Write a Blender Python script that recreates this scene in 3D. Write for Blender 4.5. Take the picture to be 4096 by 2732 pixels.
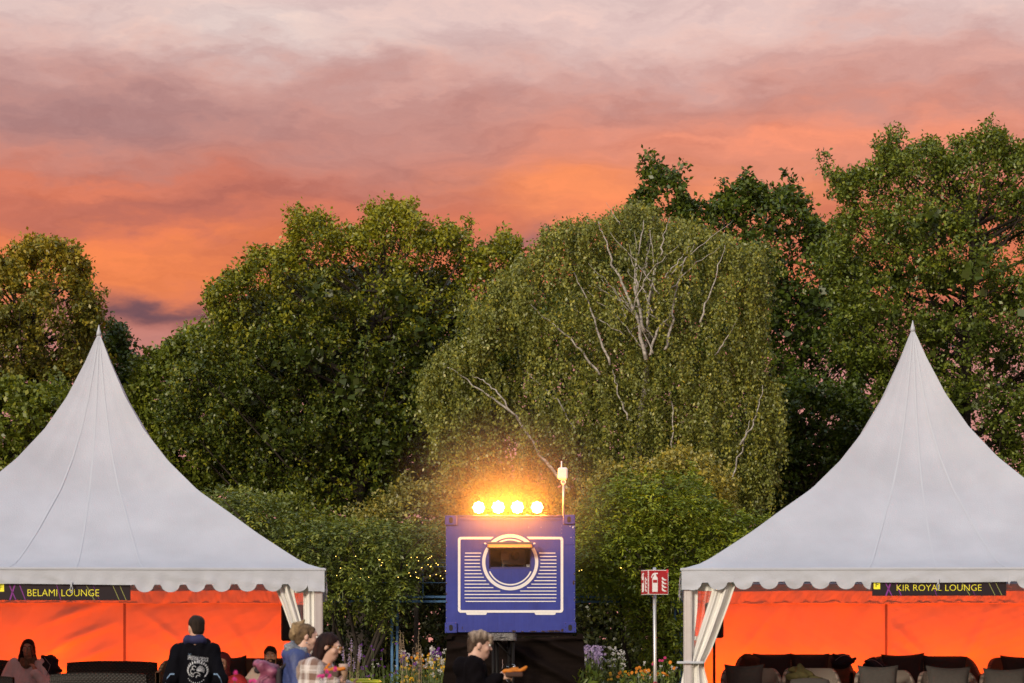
import bpy, math, random
import numpy as np
from mathutils import Vector, Matrix, Euler
from mathutils.bvhtree import BVHTree

for o in list(bpy.data.objects):
    bpy.data.objects.remove(o)
SC = bpy.context.scene
COL = SC.collection
R = math.radians
rng = np.random.default_rng(7)
random.seed(7)

# ------------------------------------------------------------------ camera
F, HZ, CH = 9464.0, 2600.0, 1.441        # focal length and horizon in photo pixels, lens height in metres
cam_d = bpy.data.cameras.new('camera')
cam = bpy.data.objects.new('camera', cam_d)
COL.objects.link(cam)
cam.location = (0, 0, CH)
cam.rotation_euler = (R(90), 0, 0)
cam_d.sensor_width = 36
cam_d.lens = F / 4096 * 36
cam_d.shift_y = (HZ - 1366) / 4096
cam_d.clip_start = 0.5
cam_d.clip_end = 3000
cam_d.dof.use_dof = True
cam_d.dof.focus_distance = 44
cam_d.dof.aperture_fstop = 3.5
SC.camera = cam

def P(px, py, D):
    return ((px - 2048) * D / F, D, CH + (HZ - py) * D / F)

# ------------------------------------------------------------------ node helpers
def srgb(r, g, b):
    f = lambda c: (c / 255 / 12.92) if c / 255 <= 0.04045 else ((c / 255 + 0.055) / 1.055) ** 2.4
    return (f(r), f(g), f(b), 1)

class NT:
    def __init__(s, tree):
        s.t = tree
        s.t.nodes.clear()
    def n(s, kind, **kw):
        nd = s.t.nodes.new(kind)
        ins = kw.pop('ins', {})
        for k, v in kw.items():
            setattr(nd, k, v)
        for k, v in ins.items():
            s.set(nd.inputs[k], v)
        return nd
    def set(s, sock, v):
        if isinstance(v, bpy.types.NodeSocket):
            s.t.links.new(v, sock)
        else:
            sock.default_value = v
    def math(s, op, a, b=0.0, c=0.0, clamp=False):
        nd = s.t.nodes.new('ShaderNodeMath'); nd.operation = op; nd.use_clamp = clamp
        for i, v in enumerate((a, b, c)):
            s.set(nd.inputs[i], v)
        return nd.outputs[0]
    def mix(s, fac, a, b, mode='MIX'):
        nd = s.t.nodes.new('ShaderNodeMix'); nd.data_type = 'RGBA'; nd.blend_type = mode
        s.set(nd.inputs[0], fac); s.set(nd.inputs[6], a); s.set(nd.inputs[7], b)
        return nd.outputs[2]
    def ramp(s, fac, stops, interp='LINEAR'):
        nd = s.t.nodes.new('ShaderNodeValToRGB'); cr = nd.color_ramp; cr.interpolation = interp
        while len(cr.elements) < len(stops):
            cr.elements.new(0.5)
        for e, (p, c) in zip(cr.elements, stops):
            e.position = p; e.color = c
        s.set(nd.inputs[0], fac)
        return nd.outputs[0]
    def noise(s, vec, scale, detail=4, rough=0.55, dim='3D'):
        nd = s.t.nodes.new('ShaderNodeTexNoise'); nd.noise_dimensions = dim
        if vec is not None: s.set(nd.inputs['Vector'], vec)
        nd.inputs['Scale'].default_value = scale
        nd.inputs['Detail'].default_value = detail
        nd.inputs['Roughness'].default_value = rough
        return nd.outputs['Fac']

# ------------------------------------------------------------------ world: dusk sky with lit cloud
W = bpy.data.worlds.new('World'); SC.world = W; W.use_nodes = True
w = NT(W.node_tree)
tc = w.n('ShaderNodeTexCoord').outputs['Generated']
sep = w.n('ShaderNodeSeparateXYZ', ins={0: tc})
dx, dy, dz = sep.outputs
az = w.math('ARCTAN2', dx, dy)
hyp = w.math('SQRT', w.math('ADD', w.math('MULTIPLY', dx, dx), w.math('MULTIPLY', dy, dy)))
el = w.math('ARCTAN2', dz, hyp)                       # elevation angle
uv = w.n('ShaderNodeCombineXYZ', ins={0: az, 1: w.math('MULTIPLY', el, 2.6), 2: 0.0}).outputs[0]
n1 = w.noise(uv, 9.0, 6, 0.58)
n2 = w.noise(w.n('ShaderNodeVectorMath', operation='ADD', ins={0: uv, 1: (3.1, 7.7, 1.3)}).outputs[0], 9.0, 6, 0.58)
n3 = w.noise(w.n('ShaderNodeVectorMath', operation='ADD', ins={0: uv, 1: (9.1, 2.7, 4.3)}).outputs[0], 30.0, 5, 0.6)
# warped coordinates, so that every edge in the cloud is ragged
az_w = w.math('ADD', az, w.math('MULTIPLY', w.math('SUBTRACT', n1, 0.5), 0.16))
el_w = w.math('ADD', el, w.math('ADD', w.math('MULTIPLY', w.math('SUBTRACT', n2, 0.5), 0.050),
                                w.math('MULTIPLY', w.math('SUBTRACT', n3, 0.5), 0.022)))
def pe(py): return math.atan((HZ - py) / F)
def pa(px): return math.atan((px - 2048) / F)
base = w.ramp(w.math('MULTIPLY', el_w, 1.25),
    [(0.0, srgb(226, 150, 138)), (pe(1500) * 1.25, srgb(206, 140, 132)), (pe(1250) * 1.25, srgb(196, 116, 98)),
     (pe(1080) * 1.25, srgb(222, 120, 80)), (pe(860) * 1.25, srgb(208, 116, 92)), (pe(680) * 1.25, srgb(204, 132, 116)),
     (pe(480) * 1.25, srgb(206, 150, 140)), (pe(280) * 1.25, srgb(214, 168, 160)), (pe(60) * 1.25, srgb(226, 196, 190)),
     (0.55, (0.66, 0.62, 0.67, 1)), (1.0, (0.54, 0.62, 0.80, 1))])
def blob(col, px, py, sx, sy, rgb, amt):
    a = w.math('DIVIDE', w.math('SUBTRACT', az_w, pa(px)), sx / F)
    b = w.math('DIVIDE', w.math('SUBTRACT', el_w, pe(py)), sy / F)
    g = w.math('EXPONENT', w.math('MULTIPLY', w.math('ADD', w.math('MULTIPLY', a, a), w.math('MULTIPLY', b, b)), -1.0))
    return w.mix(w.math('MULTIPLY', g, amt), col, srgb(*rgb))
c = base
for args in [(300, 470, 1100, 130, (166, 124, 124), .72), (2900, 420, 1300, 110, (204, 134, 118), .7),
             (700, 830, 700, 90, (166, 100, 94), .7), (250, 780, 500, 55, (234, 130, 94), .7),
             (430, 1060, 560, 120, (252, 140, 80), .9), (1150, 860, 260, 60, (226, 128, 96), .7),
             (640, 1258, 400, 64, (108, 76, 86), .95), (2300, 790, 460, 150, (255, 148, 94), .95),
             (3250, 560, 1000, 100, (250, 150, 114), .9), (3150, 780, 500, 100, (255, 152, 100), .7),
             (1800, 640, 500, 110, (188, 126, 116), .6), (2120, 960, 160, 60, (150, 104, 108), .7),
             (1050, 150, 500, 120, (234, 216, 210), .7), (2700, 60, 1200, 110, (234, 200, 194), .6),
             (3700, 250, 700, 80, (222, 160, 146), .5), (120, 1180, 260, 60, (236, 134, 84), .6)]:
    c = blob(c, *args)
wisp = w.ramp(w.noise(w.n('ShaderNodeCombineXYZ', ins={0: az_w, 1: w.math('MULTIPLY', el_w, 3.2), 2: 0.0}).outputs[0], 24.0, 8, 0.62), [(0.33, (0.88, 0.86, 0.88, 1)), (0.5, (1, 1, 1, 1)), (0.68, (1.13, 1.09, 1.04, 1))])
c = w.mix(1.0, c, wisp, 'MULTIPLY')
sky = w.n('ShaderNodeTexSky', sky_type='NISHITA', sun_disc=False, sun_elevation=R(9), sun_rotation=R(215))
bg1 = w.n('ShaderNodeBackground', ins={0: sky.outputs[0], 1: 0.05})
bg2 = w.n('ShaderNodeBackground', ins={0: c, 1: 1.03})
add = w.n('ShaderNodeMixShader', ins={0: 0.955, 1: bg1.outputs[0], 2: bg2.outputs[0]})
w.n('ShaderNodeOutputWorld', ins={0: add.outputs[0]})

sun_d = bpy.data.lights.new('sun', 'SUN'); sun_d.energy = 3.1; sun_d.angle = R(12); sun_d.color = (1.0, 0.87, 0.68)
sun = bpy.data.objects.new('sun', sun_d); COL.objects.link(sun)
sun.rotation_euler = Vector((0.44, 0.82, -0.37)).to_track_quat('-Z', 'Y').to_euler()   # low behind the camera, from the left

SC.view_settings.view_transform = 'Standard'
SC.view_settings.look = 'None'
SC.view_settings.exposure = 0.0
SC.view_settings.gamma = 1.0
SC.cycles.use_denoising = True
SC.cycles.max_bounces = 8
SC.cycles.transparent_max_bounces = 12
SC.cycles.volume_bounces = 0

# ------------------------------------------------------------------ materials
MATS = {}
def material(name, color, rough=0.6, var=0.12, vscale=6.0, bump=0.0, bscale=40.0, metal=0.0, spec=0.5, sheen=0.0,
             trans=0.0, emit=None, estr=0.0, coords='Object', stretch=(1, 1, 1), color2=None):
    if name in MATS: return MATS[name]
    m = bpy.data.materials.new(name); m.use_nodes = True; MATS[name] = m
    t = NT(m.node_tree)
    p = t.n('ShaderNodeBsdfPrincipled')
    tcn = t.n('ShaderNodeTexCoord').outputs[coords]
    mp = t.n('ShaderNodeMapping', ins={'Vector': tcn, 'Scale': stretch}).outputs[0]
    col = tuple(color[:3]) + (1,)
    if var > 0 or color2:
        dark = tuple(ch * (1 - var) for ch in col[:3]) + (1,)
        lite = (tuple(color2[:3]) + (1,)) if color2 else tuple(min(1, ch * (1 + var)) for ch in col[:3]) + (1,)
        cc = t.ramp(t.noise(mp, vscale, 5, 0.6), [(0.3, dark), (0.7, lite)])
        t.set(p.inputs['Base Color'], cc)
    else:
        p.inputs['Base Color'].default_value = col
    p.inputs['Roughness'].default_value = rough
    p.inputs['Metallic'].default_value = metal
    p.inputs['Specular IOR Level'].default_value = spec
    if sheen: p.inputs['Sheen Weight'].default_value = sheen
    if bump:
        b = t.n('ShaderNodeBump', ins={'Strength': bump, 'Distance': 0.02, 'Height': t.noise(mp, bscale, 4, 0.6)})
        t.set(p.inputs['Normal'], b.outputs[0])
    if emit is not None:
        p.inputs['Emission Color'].default_value = tuple(emit[:3]) + (1,)
        p.inputs['Emission Strength'].default_value = estr
    out = p.outputs[0]
    if trans > 0:
        tr = t.n('ShaderNodeBsdfTranslucent', ins={0: col})
        out = t.n('ShaderNodeMixShader', ins={0: trans, 1: out, 2: tr.outputs[0]}).outputs[0]
    t.n('ShaderNodeOutputMaterial', ins={0: out})
    return m

def leaf_material(name, color, var=0.5, trans=0.35, yellow=(1.35, 1.1, 0.6)):
    m = bpy.data.materials.new(name); m.use_nodes = True
    trans *= 0.6
    t = NT(m.node_tree)
    at = t.n('ShaderNodeAttribute', attribute_name='tint')
    f = at.outputs['Fac']
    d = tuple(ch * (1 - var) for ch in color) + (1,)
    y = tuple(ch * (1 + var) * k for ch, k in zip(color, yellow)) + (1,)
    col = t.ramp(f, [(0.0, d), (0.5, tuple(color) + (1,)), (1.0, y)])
    df = t.n('ShaderNodeBsdfPrincipled', ins={'Base Color': col, 'Roughness': 0.42, 'Specular IOR Level': 0.5})
    tr = t.n('ShaderNodeBsdfTranslucent', ins={0: t.mix(1.0, col, (1.25, 1.15, 0.6, 1), 'MULTIPLY')})
    mx = t.n('ShaderNodeMixShader', ins={0: trans, 1: df.outputs[0], 2: tr.outputs[0]})
    t.n('ShaderNodeOutputMaterial', ins={0: mx.outputs[0]})
    return m

# ------------------------------------------------------------------ object helpers
def tag(o, label=None, cat=None, group=None, kind=None):
    if label: o['label'] = label
    if cat: o['category'] = cat
    if group: o['group'] = group
    if kind: o['kind'] = kind
    return o

def thing(name, label, cat, loc=(0, 0, 0), rz=0.0, group=None):
    o = bpy.data.objects.new(name, None); COL.objects.link(o)
    o.empty_display_size = 0.1
    o.location = loc; o.rotation_euler = (0, 0, rz)
    return tag(o, label, cat, group)

def fast_mesh(name, V, Fq, smooth=False):
    """V: (n,3) array, Fq: list of faces or (m,k) int array"""
    me = bpy.data.meshes.new(name)
    if isinstance(Fq, np.ndarray):
        k = Fq.shape[1]; m = len(Fq)
        me.vertices.add(len(V)); me.vertices.foreach_set('co', np.asarray(V, np.float32).ravel())
        me.loops.add(m * k); me.loops.foreach_set('vertex_index', Fq.astype(np.int32).ravel())
        me.polygons.add(m)
        me.polygons.foreach_set('loop_start', np.arange(0, m * k, k, dtype=np.int32))
        if smooth: me.polygons.foreach_set('use_smooth', np.ones(m, bool))
        me.update(calc_edges=True)
    else:
        me.from_pydata([tuple(v) for v in V], [], [tuple(f) for f in Fq])
        if smooth: me.polygons.foreach_set('use_smooth', np.ones(len(me.polygons), bool))
        me.update()
    return me

def mesh_obj(name, V, Fq, mat, parent=None, smooth=False, world=False):
    V = np.asarray(V, float)
    if world and parent is not None:
        p = parent
        while p.parent is not None: p = p.parent
        V = V - np.array(p.location)
    me = fast_mesh(name, V, Fq, smooth)
    if mat is not None: me.materials.append(mat)
    o = bpy.data.objects.new(name, me); COL.objects.link(o)
    if parent is not None: o.parent = parent
    return o

def rotm(rx=0, ry=0, rz=0):
    return np.array(Euler((rx, ry, rz)).to_matrix())

class MB:
    def __init__(s): s.V = []; s.F = []; s.n = 0
    def add(s, V, Fs):
        V = np.asarray(V, float)
        s.V.append(V); s.F += [tuple(i + s.n for i in f) for f in Fs]; s.n += len(V)
        return s
    def box(s, c, size, rot=None, bev=0.0):
        hx, hy, hz = np.array(size) / 2.0
        if bev > 0:
            b = min(bev, hx * .9, hy * .9, hz * .9)
            V = []; idx = {}
            for sx in (-1, 1):
                for sy in (-1, 1):
                    for sz in (-1, 1):
                        for a in range(3):
                            v = [sx * (hx - b), sy * (hy - b), sz * (hz - b)]
                            v[a] = (sx * hx, sy * hy, sz * hz)[a]
                            idx[(sx, sy, sz, a)] = len(V); V.append(v)
            Fs = []
            for a in range(3):
                o1, o2 = [i for i in range(3) if i != a]
                for sg in (-1, 1):
                    f = []
                    for (p, q) in ((-1, -1), (1, -1), (1, 1), (-1, 1)):
                        k = [0, 0, 0]; k[a] = sg; k[o1] = p; k[o2] = q
                        f.append(idx[(*k, a)])
                    Fs.append(f)
            for a in range(3):      # edges parallel to axis a
                o1, o2 = [i for i in range(3) if i != a]
                for p in (-1, 1):
                    for q in (-1, 1):
                        k0 = [0, 0, 0]; k1 = [0, 0, 0]
                        k0[a] = -1; k1[a] = 1
                        k0[o1] = k1[o1] = p; k0[o2] = k1[o2] = q
                        Fs.append([idx[(*k0, o1)], idx[(*k1, o1)], idx[(*k1, o2)], idx[(*k0, o2)]])
            for sx in (-1, 1):
                for sy in (-1, 1):
                    for sz in (-1, 1):
                        Fs.append([idx[(sx, sy, sz, a)] for a in range(3)])
            V = np.array(V)
        else:
            V = np.array([(x, y, z) for x in (-hx, hx) for y in (-hy, hy) for z in (-hz, hz)])
            Fs = [(0, 1, 3, 2), (4, 6, 7, 5), (0, 4, 5, 1), (2, 3, 7, 6), (0, 2, 6, 4), (1, 5, 7, 3)]
        if rot is not None: V = V @ np.asarray(rot).T
        return s.add(V + np.array(c), Fs)
    def tube(s, pts, radii, n=6, caps=True):
        pts = np.asarray(pts, float); k = len(pts)
        radii = np.full(k, radii) if np.isscalar(radii) else np.asarray(radii, float)
        tg = np.gradient(pts, axis=0) if k > 2 else np.array([pts[1] - pts[0]] * 2)
        tg /= np.linalg.norm(tg, axis=1, keepdims=True) + 1e-9
        ref = np.array([0, 0, 1.0]) if abs(tg[0][2]) < 0.9 else np.array([1.0, 0, 0])
        V = []
        a = np.cross(tg[0], ref); a /= np.linalg.norm(a)
        for i in range(k):
            a = a - tg[i] * np.dot(a, tg[i]); a /= np.linalg.norm(a) + 1e-9
            b = np.cross(tg[i], a)
            for j in range(n):
                th = 2 * math.pi * j / n
                V.append(pts[i] + radii[i] * (math.cos(th) * a + math.sin(th) * b))
        Fs = [(i * n + j, i * n + (j + 1) % n, (i + 1) * n + (j + 1) % n, (i + 1) * n + j) for i in range(k - 1) for j in range(n)]
        if caps:
            Fs.append(tuple(range(n - 1, -1, -1))); Fs.append(tuple(range((k - 1) * n, k * n)))
        return s.add(V, Fs)
    def cyl(s, a, b, r, n=12): return s.tube([a, b], r, n)
    def sphere(s, c, r, n=8, m=6, rot=None):
        r = np.array([r, r, r]) if np.isscalar(r) else np.array(r)
        V = [(0, 0, 1)]
        for i in range(1, m):
            ph = math.pi * i / m
            for j in range(n):
                th = 2 * math.pi * j / n
                V.append((math.sin(ph) * math.cos(th), math.sin(ph) * math.sin(th), math.cos(ph)))
        V.append((0, 0, -1)); V = np.array(V) * r
        if rot is not None: V = V @ np.asarray(rot).T
        Fs = [(0, 1 + j, 1 + (j + 1) % n) for j in range(n)]
        for i in range(m - 2):
            for j in range(n):
                Fs.append((1 + i * n + j, 1 + (i + 1) * n + j, 1 + (i + 1) * n + (j + 1) % n, 1 + i * n + (j + 1) % n))
        L = len(V) - 1
        Fs += [(L, 1 + (m - 2) * n + (j + 1) % n, 1 + (m - 2) * n + j) for j in range(n)]
        return s.add(V + np.array(c), Fs)
    def prism(s, poly, y0, y1):
        """polygon in x,z extruded along y (front face at y0)"""
        n = len(poly)
        V = [(x, y0, z) for x, z in poly] + [(x, y1, z) for x, z in poly]
        Fs = [tuple(range(n)), tuple(range(2 * n - 1, n - 1, -1))] + [(i, n + i, n + (i + 1) % n, (i + 1) % n) for i in range(n)]
        return s.add(V, Fs)
    def band(s, inner, outer, y0, y1, closed=False):
        """ring of quads between two x,z polylines, extruded along y"""
        n = len(inner); m = n if closed else n - 1
        V = [(x, y0, z) for x, z in inner] + [(x, y0, z) for x, z in outer] + [(x, y1, z) for x, z in inner] + [(x, y1, z) for x, z in outer]
        Fs = []
        for i in range(m):
            j = (i + 1) % n
            Fs += [(i, j, n + j, n + i), (n + i, n + j, 3 * n + j, 3 * n + i), (i, 2 * n + i, 2 * n + j, j)]
        if not closed:
            Fs += [(0, n, 3 * n, 2 * n), (n - 1, 3 * n - 1, 4 * n - 1, 2 * n - 1)]
        return s.add(V, Fs)
    def lathe(s, prof, c=(0, 0, 0), n=16, rot=None):
        V = []; k = len(prof)
        for r_, z in prof:
            for j in range(n):
                th = 2 * math.pi * j / n
                V.append((r_ * math.cos(th), r_ * math.sin(th), z))
        V = np.array(V)
        if rot is not None: V = V @ np.asarray(rot).T
        Fs = [(i * n + j, i * n + (j + 1) % n, (i + 1) * n + (j + 1) % n, (i + 1) * n + j) for i in range(k - 1) for j in range(n)]
        Fs += [tuple(range(n - 1, -1, -1)), tuple(range((k - 1) * n, k * n))]
        return s.add(V + np.array(c), Fs)
    def grid(s, G):
        """G: (r,c,3) array of points"""
        r_, c_ = G.shape[:2]
        Fs = [(i * c_ + j, i * c_ + j + 1, (i + 1) * c_ + j + 1, (i + 1) * c_ + j) for i in range(r_ - 1) for j in range(c_ - 1)]
        return s.add(G.reshape(-1, 3), Fs)
    def build(s, name, mat, parent=None, smooth=False, world=False):
        return mesh_obj(name, np.concatenate(s.V), s.F, mat, parent, smooth, world)

def sines(V, seed, scale, n=7):
    """cheap smooth noise in about -1..1 from random plane waves"""
    r = np.random.default_rng(seed)
    out = np.zeros(len(V)); k = r.normal(size=(n, 3)) * scale; ph = r.uniform(0, 6.28, n)
    for i in range(n): out += np.sin(V @ k[i] + ph[i])
    return out / math.sqrt(n)

def text_mesh(body, size, align='CENTER', spacing=1.0, thin=0.0):
    cu = bpy.data.curves.new('txt', 'FONT'); cu.body = body; cu.size = size; cu.align_x = align; cu.space_character = spacing
    cu.resolution_u = 3; cu.offset = -thin
    ob = bpy.data.objects.new('txt', cu); COL.objects.link(ob)
    bpy.context.view_layer.update()
    me = bpy.data.meshes.new_from_object(ob.evaluated_get(bpy.context.evaluated_depsgraph_get()))
    V = np.array([v.co[:] for v in me.vertices]); Fs = [tuple(p.vertices) for p in me.polygons]
    bpy.data.objects.remove(ob); bpy.data.curves.remove(cu); bpy.data.meshes.remove(me)
    return V, Fs

def copy_tree(o, parent=None):
    c = o.copy(); COL.objects.link(c); c.parent = parent
    for ch in list(o.children): copy_tree(ch, c)
    return c
# ------------------------------------------------------------------ ground
G_LAWN = material('lawn', (0.045, 0.075, 0.02), 0.9, 0.4, 1.3, 0.6, 90)
tag(mesh_obj('lawn', [(-900, -60, 0), (900, -60, 0), (900, 1500, 0), (-900, 1500, 0)], [(0, 1, 2, 3)], G_LAWN), kind='structure')

# ------------------------------------------------------------------ vegetation
def leaf_quads(pos, size, axis=None, up=0.35, aspect=0.55, rg=rng, droop=0.0):
    """one folded rhombus for each position -> (4n,3) verts"""
    n = len(pos)
    a = rg.normal(size=(n, 3)) if axis is None else axis + rg.normal(size=(n, 3)) * 0.55
    a[:, 2] -= droop
    a /= np.linalg.norm(a, axis=1, keepdims=True)
    nrm = rg.normal(size=(n, 3)); nrm[:, 2] = np.abs(nrm[:, 2]) + up
    b = np.cross(a, nrm); b /= np.linalg.norm(b, axis=1, keepdims=True) + 1e-9
    nn = np.cross(b, a)
    L = size * rg.uniform(0.65, 1.3, (n, 1)); Wd = L * aspect
    V = np.empty((n, 4, 3))
    V[:, 0] = pos
    V[:, 1] = pos + a * L * 0.5 + b * Wd * 0.5 + nn * L * 0.10
    V[:, 2] = pos + a * L
    V[:, 3] = pos + a * L * 0.5 - b * Wd * 0.5 + nn * L * 0.10
    return V.reshape(-1, 3)

def leaf_object(name, V, tint, mat, parent):
    n = len(V) // 4
    Fq = np.arange(4 * n).reshape(n, 4)
    o = mesh_obj(name, V, Fq, mat, parent, world=True)
    at = o.data.attributes.new('tint', 'FLOAT', 'POINT')
    at.data.foreach_set('value', np.repeat(tint, 4).astype(np.float32))
    return o

def in_poly(pts, poly):
    x, y = pts[:, 0], pts[:, 1]; inside = np.zeros(len(pts), bool)
    n = len(poly); j = n - 1
    for i in range(n):
        xi, yi = poly[i]; xj, yj = poly[j]
        c_ = ((yi > y) != (yj > y)) & (x < (xj - xi) * (y - yi) / (yj - yi + 1e-9) + xi)
        inside ^= c_; j = i
    return inside

def edge_dist(pts, poly):
    d = np.full(len(pts), 1e9)
    for i in range(len(poly)):
        a = np.array(poly[i - 1], float); b = np.array(poly[i], float); ab = b - a
        t = np.clip(((pts - a) @ ab) / (ab @ ab + 1e-9), 0, 1)
        d = np.minimum(d, np.linalg.norm(pts - (a + t[:, None] * ab), axis=1))
    return d

def roughen(poly, amp, rg):
    """break straight outline edges into an uneven line"""
    out = []
    for i in range(len(poly)):
        p = np.array(poly[i], float); q = np.array(poly[(i + 1) % len(poly)], float)
        n = max(1, int(np.linalg.norm(q - p) / 55))
        for k in range(n):
            v = p + (q - p) * k / n
            out.append(tuple(v + (rg.normal(size=2) * amp if k else rg.normal(size=2) * amp * .3)))
    return out

def fill_polygon(poly, D, rad, depth, rg, layers=1.0, amp=26, gap=.55, lobes=0):
    """clump centres filling an outline given in photo pixels, at distance D, with real depth"""
    poly = np.array(roughen(poly, amp, rg), float); s = F / D
    lo = poly.min(0); hi = poly.max(0)
    area = (hi - lo).prod() / s / s
    cand = rg.uniform(lo, hi, size=(int(min(14000, area * 110 / rad)), 2))
    cand = cand[in_poly(cand, poly)]
    ed = edge_dist(cand, poly)
    r_ = np.clip(ed / s * 1.05, 0.20, rad) * rg.uniform(0.6, 1.15, len(cand))
    okk = ed / s > r_ * rg.uniform(.25, .85, len(cand))
    cand, r_, ed = cand[okk], r_[okk], ed[okk]
    K = np.zeros((len(cand) + 400, 3)); RK = np.zeros(len(cand) + 400); m = 0
    LC = []; deep = []
    if lobes:                                         # big boughs first: clumps then sit on their upper shells
        for i in rg.permutation(len(cand)):
            R_ = lobes * rg.uniform(.55, 1.25)
            half = min(depth, 0.25 + 1.1 * math.sqrt(ed[i] / s * depth))
            c3 = np.array(P(cand[i, 0], cand[i, 1], D + rg.uniform(-half, half)))
            if all(np.sum((c3 - q) ** 2) > (.80 * (R_ + Rq)) ** 2 for q, Rq in LC):
                LC.append((c3, R_)); deep.append(ed[i] / s > 1.15 * R_ + .25)
        LCc = np.array([q for q, _ in LC]); LR = np.array([q for _, q in LC])
    for i in range(len(cand)):
        half = min(depth, 0.25 + 1.1 * math.sqrt(ed[i] / s * depth))
        c3 = np.array(P(cand[i, 0], cand[i, 1], D + rg.uniform(-half, half)))
        if lobes and ed[i] / s > .35:
            v = c3 - LCc; q = np.linalg.norm(v, axis=1) / LR; j = int(np.argmin(q))
            if q[j] > .92 or q[j] < .5: continue
            if v[j][2] < -.15 * LR[j] and rg.random() < .88: continue
        if m == 0 or np.all(((K[:m] - c3) ** 2).sum(1) > (gap * (RK[:m] + r_[i])) ** 2 / layers):
            K[m] = c3; RK[m] = r_[i]; m += 1
    if lobes:                                         # shoots that break the outline
        topy = np.median(poly[:, 1])
        for i in range(len(poly)):
            if poly[i, 1] < topy and rg.random() < .75 and m < len(K):
                v = poly[i] - poly.mean(0); v /= np.linalg.norm(v)
                q = poly[i] + v * rg.uniform(-.38, .22) * s
                K[m] = P(q[0], q[1], D + rg.uniform(-.4, .4)); RK[m] = rg.uniform(.10, .22); m += 1
    fill_polygon.lobes = [q for q, k in zip(LC, deep) if k]
    return [(K[i].copy(), RK[i]) for i in range(m)]

def tree(name, label, cat, poly, D, mat, bark, rad=1.05, depth=2.6, leaf=0.102, per=24, dens=15.5, trunk=None, seed=1, trunk_r=0.25,
         up=0.5, tint=(0.5, 0.22), sunset_tint=0.0, group=None, aspect=0.6, tipz=0.5, sprig=(0.15, 0.45), droop=0.0, limbs=True, extra=None, lobes=1.05, inner=44):
    rg = np.random.default_rng(seed)
    if lobes > .9: poly = [(x, y + (42 if y < 1500 else 0)) for x, y in poly]
    blobs = fill_polygon(poly, D, rad, depth, rg, lobes=lobes, amp=40 if lobes > .9 else 24)
    pl = np.array(poly, float)
    cx = (pl[:, 0].min() + pl[:, 0].max()) / 2 if trunk is None else trunk
    base = np.array(P(cx, 2600, D)); base[2] = 0
    root = thing(name, label, cat, tuple(base), 0, group)
    # leaves gather in sprigs that grow out of every clump
    Ps = []; Ts = []; twigs = []
    zmax = max(b[0][2] for b in blobs); zmin = min(b[0][2] for b in blobs)
    for c_, r_ in blobs:
        n = max(4, int(dens * r_ * r_ * 2.6))
        d = rg.normal(size=(n, 3)); d[:, 2] += 0.25; d /= np.linalg.norm(d, axis=1, keepdims=True)
        st = c_ + d * (r_ * rg.uniform(0.35, 0.9, (n, 1)))
        L = rg.uniform(*sprig, (n, 1)) * min(1.0, 0.55 + r_ * 0.5)
        dd = d + np.array([0, 0, tipz]) * rg.uniform(0, 1, (n, 1)) + rg.normal(size=(n, 3)) * 0.35
        dd /= np.linalg.norm(dd, axis=1, keepdims=True)
        bt = rg.normal(0, 0.10) + sunset_tint * max(0.0, ((c_[2] - zmin) / (zmax - zmin + .01) - 0.45)) * 1.6  # sunset light put into the leaf colour, stronger towards the top
        for i in range(n):
            m = int(per * rg.uniform(0.6, 1.3))
            t_ = rg.uniform(0, 1, (m, 1))
            p = st[i] + dd[i] * L[i] * t_ + rg.normal(size=(m, 3)) * (0.035 + 0.06 * (1 - 0.6 * t_))
            Ps.append(p); Ts.append(np.clip(rg.normal(tint[0] + bt, tint[1], m), 0, 1))
        twigs.append((c_, st[:: 3], r_))
    pos = np.concatenate(Ps); tn = np.concatenate(Ts)
    VV = leaf_quads(pos, leaf, up=up, aspect=aspect, rg=rg, droop=droop)
    if lobes > .9 and inner and fill_polygon.lobes:                          # big leaves deep inside every bough, tinted dark to stand for shade
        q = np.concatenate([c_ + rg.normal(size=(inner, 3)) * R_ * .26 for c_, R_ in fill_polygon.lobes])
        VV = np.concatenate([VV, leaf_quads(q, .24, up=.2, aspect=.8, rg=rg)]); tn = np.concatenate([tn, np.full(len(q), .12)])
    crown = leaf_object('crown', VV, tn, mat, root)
    crown['kind'] = 'stuff'; print('LEAVES', name, len(blobs), len(pos))
    # trunk, limbs to each clump, twigs to the sprigs
    mb = MB()
    fork = base + np.array([0, 0, max(1.2, zmin * 0.55 + 0.3)])
    top = np.array([blobs[int(np.argmax([b[0][2] for b in blobs]))][0][0] * 0.5 + base[0] * 0.5, base[1], zmax * 0.86])
    spine = np.array([base, base * 0.5 + fork * 0.5 + rg.normal(size=3) * [.06, .06, 0], fork, fork * .5 + top * .5 + rg.normal(size=3) * .25, top])
    mb.tube(spine, [trunk_r * 1.25, trunk_r, trunk_r * .85, trunk_r * .5, .04], 9)
    if limbs:
        for q, (c_, st, r_) in enumerate(twigs):
            if q % 13 == 0:
                hd = np.linalg.norm((c_ - base)[:2])
                f = np.clip((c_[2] - hd * .75 - fork[2]) / (top[2] - fork[2] + 1e-6), 0, 0.95)
                a0 = fork * (1 - f) + top * f
                mid = a0 * .5 + c_ * .5 + np.array([0, 0, -0.10 * np.linalg.norm(c_ - a0)]) + rg.normal(size=3) * .2
                mb.tube([a0, mid, c_], [0.03 + .02 * hd ** .5, 0.028, 0.012], 5, False)
            for g in st[::3]:
                mb.tube([c_, (c_ + g) / 2 + rg.normal(size=3) * .05, g], [0.012, .008, .004], 3, False)
    mb.build('trunk', bark, root, True, True)
    if extra: extra(root, rg)
    return root

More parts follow.
